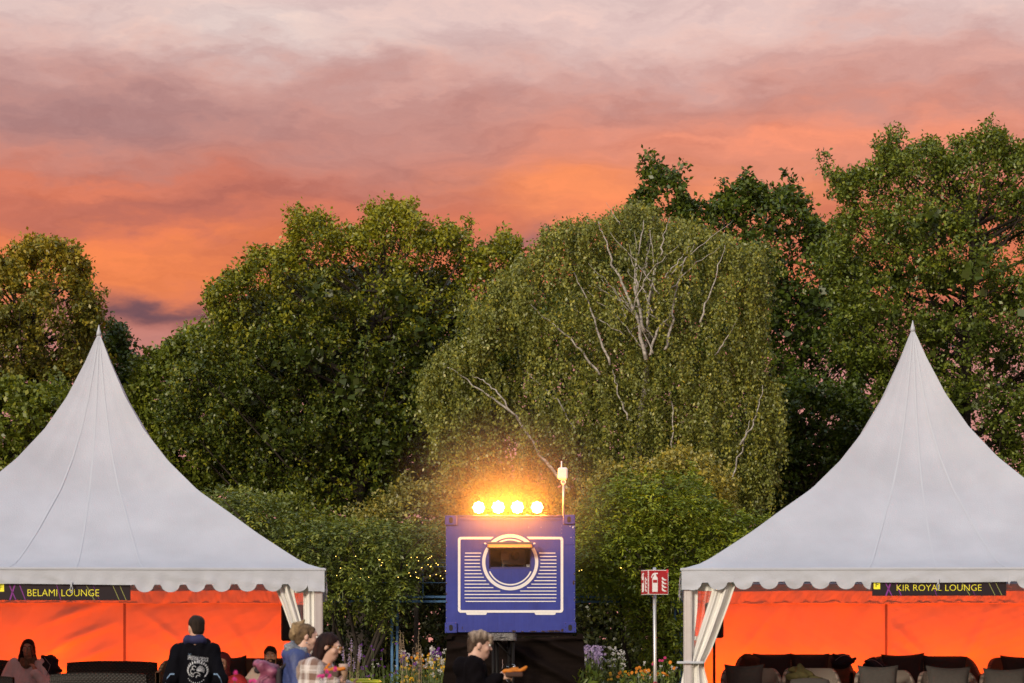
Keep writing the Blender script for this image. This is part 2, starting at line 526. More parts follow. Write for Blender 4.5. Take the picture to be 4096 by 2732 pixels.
BARK = material('oak_bark', (0.032, 0.024, 0.018), 0.9, 0.35, 9, 0.6, 25)
BARK2 = material('birch_bark', (0.33, 0.29, 0.245), 0.75, 0.6, 7, 0.3, 30, stretch=(1, 1, 2.5), color2=(0.50, 0.47, 0.42))
L_OAK = leaf_material('oak_leaf', (0.074, 0.116, 0.015), 0.5, 0.30)
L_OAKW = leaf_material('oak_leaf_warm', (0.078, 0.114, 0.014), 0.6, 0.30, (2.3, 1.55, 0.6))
L_OAKR = leaf_material('oak_leaf_right', (0.106, 0.152, 0.021), 0.5, 0.32)
L_POP = leaf_material('poplar_leaf', (0.155, 0.165, 0.028), 0.45, 0.35, (1.6, 1.15, 0.5))
L_MAP = leaf_material('maple_leaf', (0.135, 0.175, 0.020), 0.45, 0.38)
L_BIR = leaf_material('birch_leaf', (0.195, 0.222, 0.046), 0.42, 0.35)
L_WIS = leaf_material('wisteria_leaf', (0.14, 0.185, 0.036), 0.5, 0.35)
L_WISR = leaf_material('wisteria_leaf_bright', (0.175, 0.24, 0.024), 0.5, 0.38)
L_SHR = leaf_material('shrub_leaf', (0.22, 0.215, 0.05), 0.45, 0.3)
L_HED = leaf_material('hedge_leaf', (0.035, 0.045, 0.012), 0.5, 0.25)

tree('aspen_tree', 'tall aspen with sunset light tinted into its upper leaves, at the left edge behind the tent', 'tree',
     [(-330, 1010), (-150, 1000), (0, 1035), (50, 990), (110, 940), (190, 925), (270, 935), (300, 1000), (355, 1020), (345, 1090),
      (375, 1150), (420, 1235), (360, 1300), (430, 1390), (370, 1480), (220, 1560), (-330, 1580)],
     62, L_POP, BARK, rad=0.38, depth=2.0, leaf=0.115, per=26, dens=15, trunk=170, seed=11, trunk_r=.16, sunset_tint=.5, tipz=.9)
tree('young_tree', 'slim dark green tree right behind the peak of the left tent', 'tree',
     [(395, 1340), (430, 1262), (480, 1290), (505, 1370), (560, 1420), (580, 1520), (620, 1750), (250, 1800), (330, 1450)],
     66, L_OAK, BARK, rad=.38, depth=1.4, leaf=0.125, per=22, dens=13, seed=12, trunk_r=.12)
tree('elder_bush', 'bright green bush at the left edge below the aspen', 'bush',
     [(-260, 1540), (60, 1490), (200, 1560), (300, 1600), (330, 1700), (260, 1800), (200, 2050), (-260, 2100)],
     57, L_MAP, BARK, rad=.38, depth=1.4, leaf=0.13, per=24, dens=14, seed=13, trunk_r=.10)
tree('field_maple', 'light green maple between the left tent and the large oak', 'tree',
     [(545, 1560), (570, 1450), (620, 1385), (690, 1330), (750, 1305), (830, 1280), (920, 1290), (1010, 1400), (1020, 2050), (700, 1900), (560, 1700)],
     63, L_MAP, BARK, rad=.40, depth=1.6, leaf=0.13, per=24, dens=14, seed=14, trunk_r=.15)
tree('oak_tree', 'broad dark oak with sunset light tinted into its top, left of the birch', 'tree',
     [(840, 1165), (880, 1060), (985, 1005), (1000, 960), (1110, 950), (1160, 850), (1190, 820), (1260, 820), (1350, 860), (1370, 920), (1450, 895),
      (1470, 800), (1550, 772), (1650, 795), (1690, 880), (1760, 925), (1790, 890), (1850, 880), (1990, 905), (2070, 985), (2110, 1040), (2110, 1400),
      (1930, 1600), (1930, 1900), (1880, 2000), (1500, 2080), (1200, 2060), (1000, 1960), (780, 1830), (620, 1650), (780, 1400), (860, 1300), (845, 1230)],
     60, L_OAKW, BARK, rad=.42, depth=2.4, leaf=0.102, per=24, dens=15.5, trunk=1430, seed=15, trunk_r=.34, sunset_tint=.75, tint=(.42, .22))
tree('oak_tree', 'dark oak whose top stands above the birch', 'tree',
     [(2480, 780), (2555, 650), (2600, 628), (2720, 670), (2755, 760), (2850, 765), (2880, 735), (2955, 740), (2975, 670), (3020, 690), (3070, 740),
      (3140, 715), (3215, 790), (3240, 850), (3320, 880), (3420, 1000), (3480, 1500), (3400, 1850), (3150, 2050), (1950, 2050), (1930, 1500), (2150, 1180), (2450, 1000), (2530, 840)],
     67, L_OAK, BARK, rad=.42, depth=2.0, leaf=0.15, per=18, dens=11, trunk=3000, seed=16, trunk_r=.3)
tree('oak_tree', 'tallest oak, green and airy, at the right edge behind the tent', 'tree',
     [(3290, 660), (3330, 620), (3420, 660), (3510, 620), (3525, 530), (3610, 482), (3720, 530), (3775, 590), (3815, 500), (3900, 505), (3960, 485),
      (4050, 520), (4200, 510), (4420, 600), (4560, 1200), (4560, 2050), (3950, 2150), (3720, 1950), (3550, 1700), (3450, 1450), (3330, 1300), (3270, 1050), (3340, 850)],
     60, L_OAKR, BARK, rad=.42, depth=2.4, leaf=0.102, per=24, dens=15.5, trunk=3850, seed=17, trunk_r=.34, sunset_tint=.2)
tree('oak_sapling', 'dark thin leaved tree between the birch and the right tent', 'tree',
     [(3090, 1560), (3300, 1480), (3450, 1560), (3500, 1800), (3400, 2080), (3050, 2120), (2950, 1900)],
     64, L_OAK, BARK, rad=.38, depth=1.4, leaf=0.13, per=18, dens=10, seed=18, trunk_r=.12)

tree('backing_tree', 'dark leaved tree added behind the broad oak to fill its sky gaps', 'tree',
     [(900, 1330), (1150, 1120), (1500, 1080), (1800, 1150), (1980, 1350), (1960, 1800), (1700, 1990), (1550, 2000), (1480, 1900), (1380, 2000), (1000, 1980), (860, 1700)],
     65, L_HED, BARK, rad=.6, depth=1.6, leaf=.22, per=14, dens=7, seed=19, lobes=0, trunk_r=.2)  # added tree, dark leaved to close sky gaps and deepen the oak's shade

# birch: weeping shoots with small leaves, white limbs
def birch():
    rg = np.random.default_rng(21); D = 56
    poly = [(1670, 1500), (1760, 1430), (1850, 1350), (1890, 1200), (1930, 1080), (2080, 1010), (2180, 880), (2330, 840), (2450, 825), (2600, 815), (2750, 850),
            (2860, 900), (2960, 950), (3050, 1130), (3080, 1300), (2980, 1420), (3120, 1540), (3130, 1700), (3000, 1960), (2860, 2030), (2300, 2050), (1850, 1980), (1820, 1720), (1710, 1660)]
    base = np.array(P(2500, 2600, D)); base[2] = 0
    root = thing('birch_tree', 'weeping birch with white limbs above the blue container', 'tree', tuple(base))
    blobs = fill_polygon(poly, D, .42, 1.9, rg, gap=.58, lobes=.95, amp=45)
    Pp = []; Ax = []; Ts = []
    for c_, r_ in blobs:
        n = max(5, int(27 * r_ * r_ + 3)); bt = rg.normal(0, .10)
        for i in range(n):
            d = rg.normal(size=3); d /= np.linalg.norm(d)
            st = c_ + d * r_ * rg.uniform(.3, 1.0)
            L = rg.uniform(.35, 1.15); m = int(24 * L / .6)
            t_ = rg.uniform(0, 1, (m, 1))
            out = np.array([d[0], d[1], 0]) * .25
            p = st + out * t_ * L + np.array([0, 0, -1.0]) * (t_ ** 1.3) * L + rg.normal(size=(m, 3)) * .04
            Pp.append(p); Ts.append(np.clip(rg.normal(.5 + bt, .22, m), 0, 1))
    pos = np.concatenate(Pp)
    print('LEAVES birch', len(blobs), len(pos))
    ax = np.tile(np.array([[0, 0, -.7]]), (len(pos), 1))
    cr = leaf_object('crown', leaf_quads(pos, .08, axis=ax, up=.2, aspect=.62, rg=rg), np.concatenate(Ts), L_BIR, root)
    cr['kind'] = 'stuff'
    front = -1.5
    def limb(pts, r0, r1, dd=front):
        Q = np.array([P(x, y, D + dd + k * .12) for k, (x, y) in enumerate(pts)])
        t0 = np.linspace(0, 1, len(Q)); t1 = np.linspace(0, 1, len(Q) * 4)
        Q2 = np.stack([np.interp(t1, t0, Q[:, i]) for i in range(3)], 1)
        Q2[1:-1] += rg.normal(size=(len(Q2) - 2, 3)) * .018
        MB().tube(Q2, np.linspace(r0 * .66, r1 * .7, len(Q2)), 6).build('limb', BARK2, root, True, True)
    limb([(2500, 2560), (2520, 2100), (2560, 1700), (2585, 1440), (2590, 1300), (2570, 1150), (2590, 1000), (2600, 860)], .17, .02, -.6)
    limb([(2585, 1440), (2560, 1300), (2510, 1180), (2450, 1060), (2420, 960), (2390, 880)], .075, .015)
    limb([(2580, 1330), (2545, 1180), (2540, 1080), (2570, 940), (2575, 880)], .06, .012)
    limb([(2600, 1420), (2620, 1330), (2680, 1260), (2700, 1200), (2760, 1170)], .055, .012)
    limb([(2660, 1400), (2690, 1290), (2700, 1180), (2730, 1060), (2780, 970)], .055, .012)
    limb([(2590, 1300), (2600, 1180), (2620, 1080), (2600, 920)], .05, .012)
    limb([(2800, 1290), (2830, 1200), (2870, 1080), (2900, 980)], .04, .01)
    limb([(2440, 1460), (2390, 1330), (2350, 1200), (2290, 1080)], .05, .012)
    limb([(2400, 1500), (2320, 1400), (2240, 1320), (2150, 1250), (2120, 1210)], .045, .012)
    limb([(2280, 1960), (2170, 1830), (2060, 1660), (1980, 1600), (1880, 1530), (1790, 1470)], .07, .014)
    limb([(2060, 1660), (1990, 1570), (1930, 1520), (1890, 1500)], .035, .01)
    limb([(2960, 1780), (3010, 1700), (3040, 1600), (3050, 1540)], .035, .01)
    limb([(2920, 1930), (2980, 1760), (3000, 1680)], .035, .01)
    limb([(2860, 1420), (2920, 1340), (2950, 1270)], .03, .01)
    limb([(2300, 1720), (2230, 1600), (2140, 1520), (2100, 1480)], .03, .01)
    limb([(2510, 1680), (2470, 1560), (2450, 1480)], .035, .012)
    limb([(2690, 1800), (2690, 1650), (2680, 1560)], .03, .01)
    limb([(2480, 900), (2450, 850), (2425, 810)], .014, .004)
    for k in range(20):                               # fine pale branches fanning out of the upper crown
        y0 = rg.uniform(1000, 1420); x0 = 2580 + rg.normal() * 45; a = R(rg.uniform(-62, 58)); L_ = rg.uniform(160, 380)
        limb([(x0, y0), (x0 + math.sin(a) * L_ * .4 + rg.normal() * 8, y0 - math.cos(a) * L_ * .45), (x0 + math.sin(a) * L_, max(870, y0 - math.cos(a) * L_ * .9))], .030, .006, -1.5 + rg.uniform(-.25, .35))
birch()

# wisteria: pinnate fronds
def fronds(pos, dirs, L, rg, pairs=4, leaf=.095, droop=.45):
    n = len(pos)
    d = dirs / (np.linalg.norm(dirs, axis=1, keepdims=True) + 1e-9)
    side = np.cross(d, np.array([0, 0, 1.0])); side /= np.linalg.norm(side, axis=1, keepdims=True) + 1e-9
    out = []; ids = []
    Ls = L * rg.uniform(.6, 1.25, (n, 1))
    for k in range(1, pairs + 1):
        t_ = k / (pairs + .5)
        p = pos + d * Ls * t_ + np.array([0, 0, -1.0]) * droop * Ls * t_ * t_
        for sg in (-1, 1):
            a = d * .55 + side * sg + np.array([0, 0, -.35]) + rg.normal(size=(n, 3)) * .18
            out.append((p, a)); ids.append(np.arange(n))
    p = pos + d * Ls + np.array([0, 0, -1.0]) * droop * Ls
    out.append((p, d * 1.0 + np.array([0, 0, -.8]) + rg.normal(size=(n, 3)) * .1)); ids.append(np.arange(n))
    PP = np.concatenate([o[0] for o in out]); AA = np.concatenate([o[1] for o in out])
    return leaf_quads(PP, leaf, axis=AA * 2.2, up=.8, aspect=.42, rg=rg), np.concatenate(ids)

def climber(name, label, poly, D, mat, seed, depth=.9, rad=.42, dens=17, tint=(.5, .2), extra_tip=0.0):
    rg = np.random.default_rng(seed)
    blobs = fill_polygon(poly, D, rad, depth, rg, gap=.6)
    pl = np.array(poly, float)
    base = np.array(P(pl[:, 0].mean(), 2600, D + .4)); base[2] = 0
    root = thing(name, label, 'climbing plant', tuple(base))
    pos = []; dr = []; tn = []
    for c_, r_ in blobs:
        n = max(6, int(dens * (r_ / .4) ** 2 * 2.4)); bt = rg.normal(0, .12)
        d = rg.normal(size=(n, 3)); d[:, 1] -= .45; d[:, 2] += .25
        d /= np.linalg.norm(d, axis=1, keepdims=True)
        pos.append(c_ + d * r_ * rg.uniform(.3, .95, (n, 1))); dr.append(d + rg.normal(size=(n, 3)) * .3)
        tn.append(np.clip(rg.normal(tint[0] + bt, tint[1], n), 0, 1))
    pos = np.concatenate(pos); dr = np.concatenate(dr); tn = np.concatenate(tn)
    V, ids = fronds(pos, dr, .28, rg); print('LEAVES wist', len(blobs), len(V) // 4)
    leaf_object('foliage', V, tn[ids], mat, root)['kind'] = 'stuff'
    mb = MB()
    for k in range(9):                               # twisted stems rising to the pergola
        x0 = base[0] + rg.normal() * .18; q = [np.array([x0, base[1] + rg.normal() * .1, 0])]
        b = blobs[rg.integers(len(blobs))][0]
        for t_ in (.3, .6, .85, 1.0):
            q.append(q[0] * (1 - t_) + b * t_ + np.array([rg.normal() * .12, rg.normal() * .1, (.5 * math.sin(t_ * 3.1))]))
        mb.tube(q, [.05, .04, .03, .022, .012], 5)
    for k in range(70):
        i, j = rg.integers(len(blobs), size=2)
        a, b = blobs[i][0], blobs[j][0]
        if np.linalg.norm(a - b) < 1.3: mb.tube([a, (a + b) / 2 + rg.normal(size=3) * .12, b], [.012, .01, .007], 4, False)
    mb.build('stem', BARK, root, True, True)
    if extra_tip:                                    # seed pods hang from the lower edge
        mp = MB()
        for k in range(int(extra_tip)):
            c_, r_ = blobs[rg.integers(len(blobs))]
            if c_[2] > 3.6: continue
            q = c_ + np.array([rg.uniform(-1, 1) * r_, -r_ * rg.uniform(.6, 1), -r_ * .4])
            l = rg.uniform(.12, .24)
            mp.tube([q, q + [.005, 0, -l * .3], q + [0, 0, -l]], [.003, .010, .004], 4)
        mp.build('seed_pods', material('pod', (.22, .25, .10), .7, .2), root, True, True)['kind'] = 'stuff'
    return root

climber('wisteria', 'dense wisteria over the pergola left of the blue container',
        [(800, 1900), (880, 1960), (960, 1960), (1060, 2000), (1200, 2080), (1330, 2100), (1500, 2090), (1620, 2110), (1720, 2080), (1800, 2110), (1800, 2210), (1710, 2230),
         (1660, 2270), (1670, 2330), (1640, 2380), (1590, 2460), (1560, 2520), (1500, 2500), (1470, 2430), (1420, 2395), (1350, 2440), (1280, 2450), (1270, 2290), (1100, 2230), (820, 2200)],
        49, L_WIS, 31, extra_tip=60)
climber('wisteria', 'bright green wisteria hanging to the ground right of the blue container',
        [(2280, 2070), (2340, 2010), (2440, 1960), (2560, 1910), (2640, 1890), (2760, 1890), (2850, 1980), (2920, 2060), (3040, 2060), (3100, 2080), (3000, 2200), (2800, 2300), (2760, 2400),
         (2760, 2600), (2720, 2680), (2620, 2700), (2560, 2650), (2540, 2520), (2480, 2430), (2390, 2380), (2290, 2360)],
        49, L_WISR, 32, extra_tip=40, tint=(.52, .22))
tree('dogwood_shrub', 'olive shrub just left of and behind the glowing lamps', 'shrub',
     [(1350, 2090), (1480, 2030), (1570, 1990), (1640, 1930), (1760, 1920), (1860, 1960), (1980, 2000), (1980, 2200), (1350, 2200)],
     53, L_SHR, BARK, rad=.5, depth=1.2, leaf=.095, per=20, dens=24, seed=41, lobes=0.55, trunk_r=.06)
tree('dogwood_shrub', 'yellowish round shrub top rising behind the right wisteria', 'shrub',
     [(2280, 2060), (2350, 1960), (2420, 1880), (2520, 1880), (2640, 1840), (2750, 1825), (2860, 1880), (2930, 1970), (2920, 2120), (2290, 2150)],
     52.5, L_SHR, BARK, rad=.5, depth=1.2, leaf=.095, per=20, dens=24, seed=42, lobes=0.55, trunk_r=.06, tint=(.66, .2))
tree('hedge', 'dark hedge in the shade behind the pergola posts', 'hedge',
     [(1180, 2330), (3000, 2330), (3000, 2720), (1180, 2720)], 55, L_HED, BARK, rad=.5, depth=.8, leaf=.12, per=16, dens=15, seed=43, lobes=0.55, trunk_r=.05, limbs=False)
tree('laurel_shrub', 'green shrubbery between the left tent roof and the large oak', 'shrub',
     [(860, 1980), (960, 1960), (1060, 1985), (1160, 2000), (1300, 2060), (1400, 2100), (1400, 2180), (900, 2180)], 51.5, L_MAP, BARK, rad=.45, depth=.9, leaf=.09, per=20,
     dens=22, seed=44, lobes=0.55, trunk_r=.05)

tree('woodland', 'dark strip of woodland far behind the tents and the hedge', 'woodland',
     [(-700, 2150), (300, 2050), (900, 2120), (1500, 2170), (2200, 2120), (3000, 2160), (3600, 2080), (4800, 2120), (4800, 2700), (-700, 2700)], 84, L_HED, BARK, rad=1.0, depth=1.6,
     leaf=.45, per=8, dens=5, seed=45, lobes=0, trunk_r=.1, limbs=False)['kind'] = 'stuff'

# ------------------------------------------------------------------ pergola of blue steel
BLUE = material('pergola_blue', (0.055, 0.16, 0.33), .5, .2, 8, .1, 30)
pg = thing('pergola', 'blue steel pergola frame under the wisteria behind the container', 'pergola', P(1580, 2600, 49.2)[:2] + (0,))
def bar(a, b, r, name, D=49.2):
    A = np.array(P(*a, D)); B = np.array(P(*b, D)); mid = (A + B) / 2; d = B - A; L = np.linalg.norm(d)
    ang = math.atan2(d[2], d[0])
    MB().box(mid, (L, r * 2, r * 2), rotm(0, -ang, 0), .004).build(name, BLUE, pg, False, True)
bar((1180, 2387), (2950, 2389), .024, 'beam', 49.2)
bar((1180, 2405), (2950, 2408), .024, 'beam', 49.2)
bar((1180, 2330), (2950, 2332), .008, 'rail', 49.3)
bar((1600, 2267), (1800, 2267), .008, 'rail', 49.3)
bar((1600, 2250), (1800, 2250), .006, 'rail', 49.4)
for x in (1692, 1450, 2400):
    bar((x, 2250), (x, 2388), .011, 'upright', 49.34)
for x in (1568, 1589, 2700, 2722):
    bar((x, 2388), (x, 2740), .026, 'post', 49.26)
for y in (2480, 2566, 2640):
    bar((1568, y), (1589, y), .010, 'brace', 49.31)
for x in (1205, 2895):
    bar((x, 2388), (x, 2740), .026, 'post', 49.26)

# tiny warm bulbs strung along the pergola
WARM = material('bulb_glow', (1, .7, .2), .4, 0, emit=(1.0, .62, .12), estr=5)
WIRE = material('black_wire', (.01, .01, .01), .6, 0)
sl = thing('string_light', 'chain of tiny warm bulbs woven along the pergola by the container', 'string light', P(1600, 2600, 48.0)[:2] + (0,))
pts = []
rb = np.random.default_rng(5)
for (x0, x1, y0, y1, n) in ((1590, 1782, 2225, 2315, 26), (1330, 1560, 2225, 2315, 13), (2305, 2330, 2270, 2300, 2), (2470, 2500, 2265, 2275, 2)):
    for _ in range(n): pts.append(P(rb.uniform(x0, x1), rb.uniform(y0, y1), 48.0 + rb.uniform(-.15, .15)))
for p in pts:
    MB().sphere(p, .008, 6, 4).build('bulb', WARM, sl, True, True)
pp = sorted(pts, key=lambda q: q[0])
MB().tube(pp, .002, 3).build('wire', WIRE, sl, False, True)
# ------------------------------------------------------------------ pagoda tents
PVC = material('tent_canvas', (0.485, 0.515, 0.575), 0.6, 0.085, 1.3, 0.28, 60, trans=0.12)
PVC_W = material('tent_wall_canvas', (0.78, 0.71, 0.58), 0.42, 0.03, 3, 0.08, 60)
PVC_D = material('tent_drape', (0.74, 0.73, 0.69), 0.38, 0.04, 3, 0.05, 60)
SEAM = material('tent_seam', (0.515, 0.545, 0.60), 0.6, 0.02, trans=.10)
ALU = material('aluminium', (0.60, 0.60, 0.60), 0.38, 0.05, 12, 0, metal=0.7)
DECK = material('deck_board', (0.16, 0.11, 0.07), 0.7, 0.3, 5, 0.2, 30, stretch=(1, 8, 8))
CLEAR = bpy.data.materials.new('clear_foil'); CLEAR.use_nodes = True
t = NT(CLEAR.node_tree)
mx = t.n('ShaderNodeMixShader', ins={0: 0.22, 1: t.n('ShaderNodeBsdfTransparent', ins={0: (.90, .86, .86, 1)}).outputs[0],
         2: t.n('ShaderNodeBsdfGlossy', ins={0: (.9, .9, .9, 1), 1: 0.12}).outputs[0]})
t.n('ShaderNodeOutputMaterial', ins={0: mx.outputs[0]})
SIGNB = material('sign_black', (0.008, 0.005, 0.010), .35, 0)
YEL = material('sign_yellow', (0.80, 0.72, 0.03), .5, 0, emit=(.80, .72, .03), estr=.25)  # faint emission added so the printed yellow glows
PUR = material('sign_purple', (0.22, 0.02, 0.26), .5, 0)
PALE = material('sign_pale_streak', (0.35, 0.38, 0.10), .5, 0)
STEEL = material('steel', (.5, .5, .52), .3, 0, metal=1.0)

PROF_W = [0.0, .02, .052, .127, .214, .322, .46, .597, .713, .83, .91, .97, 1.0]
PROF_H = [1.0, .955, .877, .721, .583, .454, .326, .233, .151, .077, .028, .006, 0.0]

def tent(label, loc, rz, half, apex, vd, sign_x, seed, mirror, drape, eave=2.4):
    T = thing('pagoda_tent', label, 'tent', loc, rz, 'white pagoda tents')
    rg = np.random.default_rng(seed)
    cy = half
    # --- roof membrane
    hs = np.concatenate([np.linspace(1, .9, 10)[:-1], np.linspace(.9, 0, 44)])
    ws = np.interp(hs[::-1], PROF_H[::-1], PROF_W[::-1])[::-1] * half
    ws[0] = .025
    NS = 44
    def ring(i, off=0.0):
        w_ = ws[i] + off; h = hs[i]; conc = .11 * w_ * (1 - math.exp(-h * 9))
        sag = .006 * min(1, w_) * (1 - math.exp(-h * 14))
        pts = []
        for sd in range(4):
            for k in range(NS):
                u = -1 + 2 * k / NS
                x, y = u * w_, -w_ + conc * (1 - u * u) + sag * abs(math.sin(math.pi * u / .27)) * (1 if abs(u) < .82 else 0) + .006 * math.sin(5.1 * u * w_ + 3 * h + seed) * min(1, w_) * (1 - math.exp(-h * 20)) * (1 - u ** 4)
                for _ in range(sd): x, y = -y, x
                pts.append((x, cy + y, eave + h * (apex - eave)))
        return pts
    V = [p for i in range(len(hs)) for p in ring(i)]
    n = 4 * NS
    Fs = [(i * n + j, (i + 1) * n + j, (i + 1) * n + (j + 1) % n, i * n + (j + 1) % n) for i in range(len(hs) - 1) for j in range(n)]
    Fs.append(tuple(range(n)))
    roof = mesh_obj('roof', V, Fs, PVC, T)
    # smooth inside each face, crisp along the four hips
    roof.data.polygons.foreach_set('use_smooth', np.ones(len(roof.data.polygons), bool))
    es = np.zeros(len(roof.data.edges), bool)
    for e in roof.data.edges:
        a, b = e.vertices
        if a % n % NS == 0 and b % n == a % n: es[e.index] = True
    at = roof.data.attributes.new('sharp_edge', 'BOOLEAN', 'EDGE'); at.data.foreach_set('value', es)
    # --- welded seams on every face
    def seam(u, sd, wid, name='seam'):
        A = []; 
        for i in range(2, len(hs)):
            w_ = ws[i]; h = hs[i]; conc = .11 * w_ * (1 - math.exp(-h * 9))
            row = []
            for du in (-wid / 2, wid / 2):
                uu = u + du / max(w_, .06) * (1 if i > 5 else .5)
                x, y = uu * w_, -w_ + conc * (1 - uu * uu) - .004
                for _ in range(sd): x, y = -y, x
                row.append((x, cy + y, eave + h * (apex - eave) + .003))
            A.append(row)
        MB().grid(np.array(A)).build(name, SEAM, T, True)
    for sd in range(4):
        for u in (-.27, 0, .27): seam(u, sd, .020)
    MB().lathe([(.034, -.05), (.028, -.01), (.012, .05), (.003, .09)], (0, cy, apex), 12).build('peak_cap', SEAM, T, True)
    # --- valance with scallops, straight where the banner hangs
    def valance(sd):
        xs = np.arange(-half, half + .001, .0125); rows = 9
        G = np.zeros((rows, len(xs), 3))
        per = .30
        for j, x in enumerate(xs):
            ph = ((x + half + .02) % per) / per
            sc = .088 * math.sqrt(max(0, 1 - ((ph - .5) / .36) ** 2)) ** 1.0 if abs(ph - .5) < .36 else 0.0
            if sd == 0 and abs(x - sign_x) < .80: sc = .004
            if abs(abs(x) - half) < .19: sc = max(sc, .082)
            zb = -vd - sc + .006 * math.sin(x * 2.1 + seed)
            for r_ in range(rows):
                f = r_ / (rows - 1)
                G[r_, j] = (x, -half - .012 - .012 * f, eave + .012 + (zb - .012) * f)
        fl = G.reshape(-1, 3)
        amp = np.clip((eave - fl[:, 2]) / .18, 0, 1)
        wr = sines(fl * [1, 1, 3.2], seed + sd, 9) * .007 + sines(fl * [1, 1, 2.0], seed + 7 + sd, 26) * .0035
        fl[:, 1] += wr * amp
        G = fl.reshape(rows, -1, 3)
        for _ in range(sd): G = np.stack([-G[..., 1], G[..., 0], G[..., 2]], -1)
        G[..., 1] += cy
        MB().grid(G).build('valance', PVC, T, True)
    for sd in range(4): valance(sd)
    MB().box((0, -.016, eave - .006), (2 * half + .03, .012, .028), None, .004).build('hem_strip', PVC, T)
    # --- frame
    for sx in (-1, 1):
        for y in (.07, 2 * half - .07):
            mb = MB(); x = sx * (half - .075)
            mb.box((x, y, 1.14), (.10, .10, 2.28), None, .008)
            for k in (-.025, .025): mb.box((x + k, y - .051, 1.14), (.012, .006, 2.2))
            mb.build('post', ALU, T)
    for y in (.05, 2 * half - .05): MB().box((0, y, eave - .08), (2 * half - .24, .06, .12), None, .006).build('eave_beam', ALU, T)
    for sx in (-1, 1): MB().box((sx * (half - .06), half, eave - .08), (.06, 2 * half - .24, .12), None, .006).build('eave_beam', ALU, T)
    MB().box((0, half, .40), (2 * half - .3, 2 * half - .3, .10), None, .01).build('deck', DECK, T)
    MB().box((0, .17, .17), (2 * half - .32, .02, .33)).build('deck_skirt', DECK, T)
    # --- side and rear walls, two panels at the back with a dark seam between
    yb = 2 * half - .16
    def wall(x0, x1, name, foldc, sd):
        nx, nz = 90, 56
        xs = np.linspace(x0, x1, nx); zs = np.linspace(.45, 2.26, nz)
        X, Z = np.meshgrid(xs, zs)
        fl = np.stack([X.ravel(), np.zeros(X.size), Z.ravel()], 1)
        d = sines(fl, sd, 2.2) * .026 + sines(fl, sd + 1, 7) * .011 + sines(fl * [1, 1, 2.2], sd + 2, 17) * .0035 + sines(fl, sd + 3, 40) * .0012
        for (fx, fz, ang, amp, wid, ln) in foldc:
            c_, s_ = math.cos(ang), math.sin(ang)
            a = (fl[:, 0] - fx) * c_ + (fl[:, 2] - fz) * s_
            b = -(fl[:, 0] - fx) * s_ + (fl[:, 2] - fz) * c_ + .10 * a * a
            d += .95 * amp * np.exp(-(b / wid) ** 2) * np.exp(-(a / ln) ** 2)
        edge = np.clip(np.minimum(np.abs(fl[:, 0] - x0), np.abs(fl[:, 0] - x1)) / .05, 0, 1)
        fl[:, 1] = yb - d * edge
        MB().grid(fl.reshape(nz, nx, 3)).build(name, PVC_W, T, True)
    sx_ = .10 * (1 if not mirror else -1)
    fA = [(sx_ - .75, 1.95, .35, .035, .05, .45), (sx_ - .65, 1.62, .42, .05, .06, .5), (sx_ - .6, 1.30, .45, .055, .07, .5), (sx_ - .9, .98, .45, .05, .07, .5), (sx_ - 2.0, 1.5, -.7, .03, .05, .6)]
    fB = [(sx_ + .6, 1.7, -.7, .03, .05, .4), (sx_ + 1.7, 1.45, -1.0, .03, .06, .5), (sx_ + .9, 1.3, -.5, .025, .05, .5), (sx_ + 2.1, 1.9, .8, .02, .05, .5)]
    if mirror:
        fA, fB = [(sx_ - 1.9, 1.6, .9, .02, .05, .5), (sx_ - .9, 1.4, 1.2, .015, .08, .5)], [(sx_ + .35, 1.55, -.75, .04, .06, .35), (sx_ + .4, 1.25, -.6, .04, .05, .35), (sx_ + 1.2, 1.5, 1.1, .035, .08, .6), (sx_ + 1.9, 1.1, .6, .02, .06, .5)]
    wall(-half + .12, sx_ - .018, 'rear_wall', fA, seed + 20)
    wall(sx_ + .018, half - .12, 'rear_wall', fB, seed + 30)
    MB().box((sx_, yb + .02, 1.35), (.05, .03, 1.80)).build('rear_pole', material('rear_pole', (.30, .22, .20), .5, .1), T)
    # gathered hem under the rear beam
    xs = np.linspace(-half + .14, half - .14, 420); zs = np.linspace(2.28, 2.105, 10)
    G = np.zeros((len(zs), len(xs), 3))
    for i, z in enumerate(zs):
        for j, x in enumerate(xs):
            G[i, j] = (x, yb - .055, z + .006 * math.sin(x * 3 + seed))
    fl = G.reshape(-1, 3)
    fl[:, 1] += (sines(fl * [1, 1, .35], seed + 40, 30) * .012 + sines(fl * [1, 1, .8], seed + 41, 60) * .005)
    MB().grid(fl.reshape(G.shape)).build('gathered_hem', PVC_W, T, True)
    MB().tube([(x, yb - .062, 2.103 + .006 * math.sin(x * 3 + seed)) for x in np.linspace(-half + .14, half - .14, 60)], .006, 5).build('hem_cord', PVC_W, T, True)
    for sx in (-1, 1):
        xs = np.linspace(.25, 2 * half - .2, 60); zs = np.linspace(.45, 2.26, 30)
        Y, Z = np.meshgrid(xs, zs); fl = np.stack([np.full(Y.size, sx * (half - .15)), Y.ravel(), Z.ravel()], 1)
        fl[:, 0] += sines(fl, seed + 50 + sx, 4) * .02
        MB().grid(fl.reshape(30, 60, 3)).build('side_wall', PVC_W, T, True)
